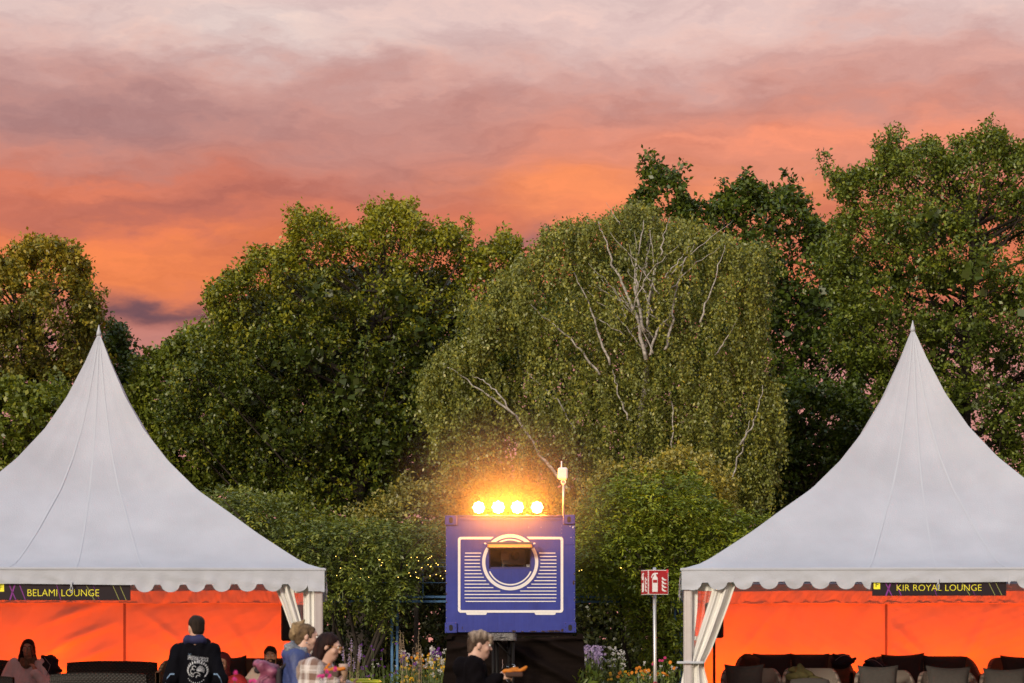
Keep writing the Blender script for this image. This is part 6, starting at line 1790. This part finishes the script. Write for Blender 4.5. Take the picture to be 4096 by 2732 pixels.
def tub(T, w_, dp, hb, ha, mat, seat=.40, sup=2.6, nm='shell'):
    """woven tub open to the front (-y): back height hb, arm height ha"""
    n = 56; th = np.linspace(R(-28), R(208), n); rows_ = 12
    def shell(off, name):
        G = np.zeros((rows_, n, 3)); Wv = np.zeros((rows_, n, 3))
        arc = 0
        for j, a in enumerate(th):
            c_, s_ = math.cos(a), math.sin(a)
            ex = np.sign(c_) * abs(c_) ** (2 / sup) * (w_ / 2 - off); ey = np.sign(s_) * abs(s_) ** (2 / sup) * (dp / 2 - off)
            bk = np.clip((s_ + .15) / .95, 0, 1); bk = bk * bk * (3 - 2 * bk); H_ = ha + (hb - ha) * bk
            for i in range(rows_):
                f = i / (rows_ - 1); fl_ = 1 + .10 * (f - .5) * H_
                G[i, j] = (ex * fl_, ey * fl_ + (.06 * f if s_ > 0 else 0), .06 + (H_ - .06) * f); Wv[i, j] = (j / n * (w_ + dp) * 1.3, G[i, j, 2], 0)
        return G, Wv
    Go, Wo = shell(0, 'o'); Gi, Wi = shell(.045, 'i')
    # rim closes outer to inner
    rim = np.stack([Go[-1], Go[-1] + [0, 0, .018], Gi[-1] + [0, 0, .018], Gi[-1]])
    G = np.concatenate([Go, rim[1:3], Gi[::-1]]); Wv = np.concatenate([Wo, Wo[-1:] + [0, .03, 0], Wi[-1:] + [0, .03, 0], Wi[::-1]])
    o = MB().grid(G).build(nm, mat, T, True)
    at = o.data.attributes.new('weave', 'FLOAT_VECTOR', 'POINT'); at.data.foreach_set('vector', Wv.reshape(-1).astype(np.float32))
    S_ = MB().box((0, -.05, seat - .1), (w_ - .16, dp - .14, .16), None, .04).build('seat', CUSD, T)
    for sx in (-1, 1):
        for sy in (-1, 1): MB().cyl((sx * (w_ / 2 - .10), sy * (dp / 2 - .10), 0), (sx * (w_ / 2 - .10), sy * (dp / 2 - .10), .1), .02, 8).build('leg', SPK, T)
    return T
def cushion(label, px0, px1, pytop, D, hgt, mat, tilt=14, name='cushion', roll=0.0, group='dark cushions on the lounge seats', pinch=.13, thick=.085, seed=1):
    x0, x1 = P(px0, 0, D)[0], P(px1, 0, D)[0]; zt_ = P(0, pytop, D)[2]; w_ = x1 - x0
    T = thing(name, label, 'cushion', ((x0 + x1) / 2, D, zt_ - hgt), 0, group)
    n = 20; u = np.linspace(-1, 1, n); U, Vv = np.meshgrid(u, u)
    prof = ((1 - U ** 4) * (1 - Vv ** 4)) ** .45 * thick
    sx = U * (1 - pinch * (1 - Vv ** 2)) * w_ / 2; sz = Vv * (1 - pinch * (1 - U ** 2)) * hgt / 2
    fr = np.stack([sx, -prof, sz], -1); bk = np.stack([sx, prof, sz], -1)
    M = rotm(R(-tilt), R(roll), 0); MB_ = MB()
    for G in (fr, bk[:, ::-1]):
        fl = G.reshape(-1, 3).copy(); fl[:, 1] += sines(fl, seed, 14) * .006 * np.sign(fl[:, 1]); fl = fl @ M.T + [0, 0, hgt / 2]; MB_.grid(fl.reshape(n, n, 3))
    MB_.build('cover', mat, T, True)
    ed = [(-1, -1), (1, -1), (1, 1), (-1, 1), (-1, -1)]; pts = []
    for k in range(4):
        for f in np.linspace(0, 1, 10)[:-1]:
            a = np.array(ed[k]) * (1 - f) + np.array(ed[k + 1]) * f
            pts.append((a[0] * (1 - pinch * (1 - a[1] ** 2)) * w_ / 2, 0, a[1] * (1 - pinch * (1 - a[0] ** 2)) * hgt / 2))
    pts.append(pts[0]); MB().tube(np.array(pts) @ M.T + [0, 0, hgt / 2], .006, 5, False).build('piping', mat, T, True)
    return T
def seat_at(name, label, px0, px1, pytop, D, dp, hb, ha, mat, group, rz=0.0, sup=2.6):
    x0, x1 = P(px0, 0, D)[0], P(px1, 0, D)[0]; zt_ = P(0, pytop, D + dp / 2)[2]
    T = thing(name, label, 'sofa' if 'sofa' in name else 'armchair', ((x0 + x1) / 2, D, .45), rz, group)
    tub(T, x1 - x0, dp, zt_ - .45 - .02, zt_ - .45 - .02 - (hb - ha), mat, sup=sup); return T
gA, gS = 'wicker armchairs', 'wicker sofas'
DA, DSf = 29.9, 31.9
seat_at('wicker_sofa', 'brown wicker sofa at the left of the right tent with blankets on both arms', 2952, 3412, 2617, DSf, .85, .9, .66, WKB, gS, sup=3.2)
seat_at('wicker_sofa', 'brown wicker sofa in the middle of the right tent', 3492, 3922, 2624, DSf, .85, .9, .64, WKB, gS, sup=3.2)
seat_at('wicker_sofa', 'brown wicker sofa cut off by the right picture edge', 3966, 4400, 2629, DSf, .85, .9, .64, WKB, gS, sup=3.2)
seat_at('wicker_armchair', 'grey wicker armchair nearest the tied drape of the right tent', 2888, 3134, 2672, DA, .72, .75, .52, WK, gA)
seat_at('wicker_armchair', 'grey wicker armchair with an olive jacket over its back', 3136, 3368, 2672, DA, .72, .75, .52, WK, gA)
seat_at('wicker_armchair', 'grey wicker armchair left of the middle pair in the right tent', 3426, 3668, 2680, DA, .72, .75, .52, WK, gA)
seat_at('wicker_armchair', 'grey wicker armchair right of the middle pair in the right tent', 3680, 3922, 2685, DA, .72, .75, .52, WK, gA)
seat_at('wicker_armchair', 'grey wicker armchair at the right picture edge', 3929, 4180, 2688, DA, .72, .75, .52, WK, gA)
cushion('dark cushion on the left half of the sofa with blankets', 3014, 3168, 2612, 31.6, .48, CUSD, seed=2)
cushion('dark cushion on the right half of the sofa with blankets', 3162, 3318, 2613, 31.6, .48, CUSD, seed=3)
cushion('dark cushion on the left half of the middle sofa', 3529, 3702, 2613, 31.6, .48, CUSD, roll=-2, seed=4)
cushion('dark cushion on the right half of the middle sofa', 3688, 3868, 2622, 31.6, .48, CUSD, roll=2, seed=5)
cushion('dark cushion on the sofa at the right edge', 4004, 4180, 2620, 31.6, .48, CUSD, seed=6)
cushion('charcoal cushion standing in the armchair beside the tied drape', 2899, 3056, 2656, 29.7, .46, CUS, seed=7)
cushion('charcoal cushion standing in the armchair below the folded navy blanket', 3433, 3595, 2660, 29.7, .46, CUS, seed=8)
cushion('charcoal cushion standing in the armchair right of the middle pair', 3704, 3882, 2664, 29.7, .46, CUS, roll=2, seed=9)
cushion('charcoal cushion standing in the armchair at the right edge', 3936, 4110, 2671, 29.7, .46, CUS, seed=10)
cushion('round charcoal cushion below the olive jacket', 3168, 3318, 2712, 29.45, .36, CUS, 30, pinch=-.10, seed=11)
def blanket(name, label, cat, px0, px1, py0, py1, D, mat, seed, dp=.14, lob=6):
    x0, _, z1 = P(px0, py0, D); x1, _, z0 = P(px1, py1, D); w_, h = x1 - x0, z1 - z0
    T = thing(name, label, cat, ((x0 + x1) / 2, D, z0), 0)
    rg = np.random.default_rng(seed); B = SDF((-w_ / 2 - .08, -dp - .08, -.15), (w_ / 2 + .08, dp + .1, h + .08), .010)
    B.ell((0, 0, h * .45), (w_ * .46, dp, h * .5), None, k=.03)
    for k in range(lob):
        f = (k + .5) / lob; a = np.array([-w_ * .42 + w_ * .84 * f * rg.uniform(.8, 1), -dp * .8, h * (.9 - .5 * f)]); b = a + np.array([w_ * .35, dp * .6, rg.uniform(-.04, .05)])
        B.cap(a, b, .022, .016, k=.02)
    B.ripple(.010, 26, seed); soft('cloth', B, mat, T); return T
KN = material('knit_brown', (.10, .045, .022), .95, .45, 55, .7, 90, stretch=(1, 1, 2)); NV = material('blanket_navy', (.012, .010, .020), .9, .3, 20, .4, 60)
bl = blanket('knit_blanket', 'rolled brown knit blanket on the left arm of the sofa', 'blanket', 2954, 3040, 2618, 2690, 31.3, KN, 5)
for k in range(4): MB().tube([(.02 + (.03 + .022 * k) * math.cos(a), -.16, .11 + (.025 + .02 * k) * math.sin(a)) for a in np.linspace(.3, 5.6, 20)], .008, 5).build('roll_edge', KN, bl, True)
b2 = blanket('folded_blanket', 'navy folded blanket hanging over the right arm of the left sofa', 'blanket', 3316, 3412, 2611, 2672, 31.4, NV, 6)
b3 = blanket('folded_blanket', 'navy folded blanket behind the armchair cushion by the middle sofa', 'blanket', 3446, 3542, 2638, 2690, 31.2, NV, 7)
ST = material('stitch_pale', (.35, .30, .32), .8, 0)
for b_, k in ((b2, 0), (b3, 1)):
    MB().tube([(-.10 + .2 * f, -.155 - .01 * math.sin(f * 3), .10 + .07 * math.sin(f * 2.4 + k)) for f in np.linspace(0, 1, 10)], .003, 4).build('stitched_edge', ST, b_, True)
jk = blanket('olive_jacket', 'olive jacket thrown over the back of a wicker armchair', 'jacket', 3142, 3262, 2672, 2726, 30.05, material('jacket_olive', (.075, .065, .018), .85, .3, 14, .4, 50), 8, .12, 7)
MB().tube([(.10, -.10, .02), (.18, -.10, .035), (.27, -.08, .03)], [.05, .04, .02], 7).build('sleeve', MATS['jacket_olive'], jk, True)
# left tent: dark seats seen from behind, a brown chair, cushions
def sofa_back(label, xt0, xt1, xb0, xb1, pyt, D, dp=.75):
    a, b = P(xt0, 0, D)[0], P(xt1, 0, D)[0]; c0, d0 = P(xb0, 0, D)[0], P(xb1, 0, D)[0]; cx = (c0 + d0) / 2; h = P(0, pyt, D)[2] - .45
    T = thing('dark_sofa', label, 'sofa', (cx, D, .45), 0, 'dark sofas in the left tent')
    n = 20; G = np.zeros((8, n, 3)); Wv = np.zeros((8, n, 3))
    for i in range(8):
        f = i / 7
        for j in range(n):
            u = j / (n - 1); l = (c0 + (a - c0) * f) - cx; r_ = (d0 + (b - d0) * f) - cx
            G[i, j] = (l + (r_ - l) * u, -.05 * math.sin(math.pi * u) * f, .08 + (h - .08 - .012 * abs(2 * u - 1) ** 4) * f + .01 * math.sin(math.pi * u)); Wv[i, j] = (u * 1.3, f * h, 0)
    Gb = G + [0, .12, 0]
    GG = np.concatenate([G, Gb[::-1]]); WW = np.concatenate([Wv, Wv[::-1]])
    o = MB().grid(GG).build('back', WKD, T, True); at = o.data.attributes.new('weave', 'FLOAT_VECTOR', 'POINT'); at.data.foreach_set('vector', WW.reshape(-1).astype(np.float32))
    for sx in (-1, 1): MB().box((sx * ((d0 - c0) / 2 - .06), dp / 2 + .06, .30), (.12, dp - .10, .46), None, .03).build('arm', WKD, T)
    MB().box((0, dp / 2 + .08, .26), (d0 - c0 - .26, dp - .12, .22), None, .05).build('seat', CUSD, T)
    for sx in (-1, 1): MB().box((sx * ((d0 - c0) / 2 - .08), .06, .03), (.06, .06, .10)).build('leg', SPK, T)
    return T
sofa_back('tall dark wicker sofa back left of the standing man', 268, 624, 255, 628, 2647, 30.6)
sofa_back('low dark wicker sofa back nearest the camera in the left tent', 200, 584, 190, 592, 2694, 29.2)
sofa_back('dark seat back left of the seated woman at the picture edge', -160, 42, -170, 46, 2641, 31.9)
sofa_back('dark seat back at the lower left corner before the seated woman', -180, 50, -190, 54, 2706, 30.0)
seat_at('wicker_armchair', 'brown wicker armchair half hidden by the man in the black jacket', 628, 800, 2640, 29.2, .72, .75, .6, WKB, gA)
seat_at('wicker_sofa', 'brown wicker sofa behind the seated pair in the left tent', 880, 1210, 2632, 30.7, .8, .9, .7, WKB, gS, sup=3.2)
seat_at('wicker_armchair', 'brown wicker armchair in which the woman with the phone sits', 10, 232, 2660, 31.5, .75, .75, .6, WKB, gA)
cushion('dark cushion standing left of the man in the beige jacket', 906, 990, 2623, 30.45, .42, CUSD, roll=-6, seed=12)
cushion('dark cushion half hidden behind the man in the beige jacket', 1002, 1120, 2637, 30.45, .40, CUSD, roll=5, seed=13)
cj = blanket('black_jacket', 'black jacket hung over the chair beside the woman with the phone', 'jacket', 166, 236, 2614, 2720, 31.3, NV, 9, .12, 6)
MB().tube([(-.05, -.14, .30), (.03, -.15, .20), (-.02, -.15, .05)], .004, 4).build('zip', ST, cj, True)

# ------------------------------------------------------------------ flower bed
LFG = leaf_material('herb_leaf', (.10, .15, .03), .5, .35)
STM = material('flower_stem', (.09, .12, .035), .8, .3); STD = material('dry_stem', (.26, .19, .12), .9, .3)
PET = {'lilac': (.42, .32, .52), 'purple': (.17, .03, .30), 'yellow': (.80, .48, .02), 'orange': (.75, .26, .01), 'white': (.75, .73, .70), 'pink': (.72, .05, .30), 'magenta': (.5, .02, .14)}
PM = {k: material('petal_' + k, v, .6, .15, 30, trans=.25) for k, v in PET.items()}
def bloom_disc(mb, c_, r_, n, rg):
    ax = unit(np.array([rg.normal() * .5, -1, .5 + rg.normal() * .4])); a = unit(np.cross(ax, [0, 0, 1])); b = np.cross(ax, a)
    for k in range(n):
        q = 6.28 * k / n + rg.uniform(-.1, .1); d_ = math.cos(q) * a + math.sin(q) * b; e = -math.sin(q) * a + math.cos(q) * b
        mb.add([c_, c_ + d_ * r_ * .6 + e * r_ * .28 + ax * .004, c_ + d_ * r_, c_ + d_ * r_ * .6 - e * r_ * .28 + ax * .004], [(0, 1, 2, 3)])
def flower(name, label, px, D, items, seed, wdt=.35, leafy=120, ltop=1.0, stem=STM, spread=1.0, cat='flower', leafs=.10, group=None):
    """items: (kind, colour, count, pytop, pybottom, size)"""
    rg = np.random.default_rng(seed); x0 = P(px, 0, D)[0]
    T = thing(name, label, cat, (x0, D, 0), 0, group); sm_ = MB()
    for kind, colr, cnt, y0, y1, sz in items:
        mb = MB()
        for k in range(cnt):
            z = P(0, rg.uniform(y0, y1), D)[2]; x = rg.uniform(-wdt, wdt); y = rg.uniform(-.25, .25) * spread
            foot = np.array([x * .5 + rg.normal() * .05, y, 0]); tip = np.array([x, y, z])
            sm_.tube([foot, foot * .5 + tip * .5 + [rg.normal() * .03, 0, .05], tip], [.006, .005, .003], 3, False)
            if kind == 'daisy': bloom_disc(mb, tip, sz, 9, rg)
            elif kind == 'head':
                for _ in range(9): bloom_disc(mb, tip + rg.normal(size=3) * sz * .5, sz * .5, 5, rg)
            elif kind == 'spike':
                for f in np.linspace(0, 1, 16): bloom_disc(mb, tip - np.array([0, 0, f * sz]) + rg.normal(size=3) * .012, .012 + .012 * f, 4, rg)
        if mb.n:
            mb.build('blossoms', PM[colr] if colr in PM else STD, T)['kind'] = 'stuff'
    if sm_.n: sm_.build('stems', stem, T)['kind'] = 'stuff'
    if leafy:
        p = np.stack([rg.uniform(-wdt * 1.1, wdt * 1.1, leafy), rg.uniform(-.25, .25, leafy), rg.uniform(.05, 1, leafy) ** .8 * ltop], 1)
        ax = np.stack([rg.normal(size=leafy) * .5, rg.normal(size=leafy) * .5, np.full(leafy, .9)], 1)
        V = leaf_quads(p + [x0, D, 0], leafs, axis=ax, up=.1, aspect=.28, rg=rg); leaf_object('leaves', V, np.clip(rg.normal(.5, .25, leafy), 0, 1), LFG, T)['kind'] = 'stuff'
    return T
zz = lambda py, D: P(0, py, D)[2]
flower('tickseed_plant', 'clump of yellow flowers left of the black drape', 1690, 45.5, [('daisy', 'yellow', 70, 2620, 2735, .035), ('daisy', 'orange', 22, 2610, 2690, .03), ('head', 'white', 24, 2605, 2680, .03), ('head', 'purple', 9, 2600, 2680, .05)], 1, .42, 420, zz(2690, 45.5))
flower('aster_plant', 'white and violet flowers right beside the black drape', 1755, 45.0, [('head', 'white', 26, 2590, 2700, .035), ('daisy', 'yellow', 16, 2630, 2720, .03), ('head', 'purple', 5, 2590, 2650, .045)], 2, .16, 160, zz(2690, 45))
flower('verbena_plant', 'thin purple verbena around the blue pergola post', 1530, 46.0, [('head', 'purple', 22, 2575, 2710, .025)], 3, .42, 120, zz(2720, 46))
flower('lavender_plant', 'tall lilac flower spikes left of the pergola post', 1410, 45.0, [('spike', 'lilac', 7, 2535, 2640, .22)], 4, .32, 90, zz(2720, 45), stem=STD)
flower('dry_spike_plant', 'bare pale seed spikes right of the pergola post', 1650, 45.2, [('spike', 'dry', 9, 2520, 2600, .45)], 5, .26, 0, 1, stem=STD)
flower('phlox_plant', 'lilac flowers right of the black drape', 2362, 44.6, [('head', 'lilac', 40, 2585, 2690, .05), ('head', 'white', 10, 2590, 2700, .03)], 7, .22, 500, zz(2650, 44.6), leafs=.10)
flower('yarrow_plant', 'small white flowers between the lilac flowers and the fire sign', 2430, 45.4, [('head', 'white', 36, 2580, 2680, .03)], 8, .32, 260, zz(2640, 45.4))
flower('coneflower_plant', 'orange coneflowers left of the fire sign pole', 2510, 45.0, [('daisy', 'orange', 13, 2655, 2715, .040), ('daisy', 'yellow', 8, 2660, 2720, .035)], 9, .42, 320, zz(2690, 45))
flower('coneflower_plant', 'orange coneflowers right of the fire sign pole', 2645, 44.8, [('daisy', 'orange', 12, 2640, 2705, .042), ('head', 'white', 8, 2650, 2710, .03), ('daisy', 'magenta', 5, 2630, 2690, .035)], 10, .32, 320, zz(2680, 44.8))
flower('grass_tuft', 'pale green grass tuft at the right end of the black drape', 2350, 43.6, [], 11, .2, 260, zz(2690, 43.6), leafs=.22, cat='grass')
flower('herb_clump', 'green herbs before the dark hedge left of the pergola post', 1450, 46.8, [('head', 'white', 6, 2650, 2700, .02)], 12, .75, 420, zz(2690, 46.8), leafs=.18, cat='plant')
flower('herb_clump', 'grey green herbs below the fire sign', 2580, 44.2, [('head', 'white', 5, 2700, 2720, .02)], 13, .45, 420, zz(2705, 44.2), leafs=.13, cat='plant')
# pink blossoms near the lens
for k, (px, spots, lab) in enumerate(((940, ((938, 2690), (940, 2716), (1002, 2726), (1018, 2722)), 'blurred pink blossoms on thin stems before the red hoodie'), (1318, ((1290, 2706), (1318, 2706), (1342, 2676), (1308, 2686), (1280, 2702)), 'blurred pink blossoms on thin stems before the plaid fleece'))):
    D = 16.5; x0 = P(px, 0, D)[0]; T = thing('pink_flower', lab, 'flower', (x0, D, 0), 0, 'pink flowers near the lens'); rg = np.random.default_rng(90 + k); mb = MB(); sm_ = MB()
    for (a, b) in spots:
        c_ = np.array(P(a, b, D)) - [x0, D, 0]
        for _ in range(3): bloom_disc(mb, c_ + rg.normal(size=3) * .005, .016, 6, rg)
        sm_.tube([(c_[0] * .5, 0, 0), (c_[0] * .8, .01, c_[2] * .6), c_], [.003, .0025, .0015], 4)
    mb.build('blossoms', PM['pink'], T)['kind'] = 'stuff'; sm_.build('stems', STM, T)['kind'] = 'stuff'
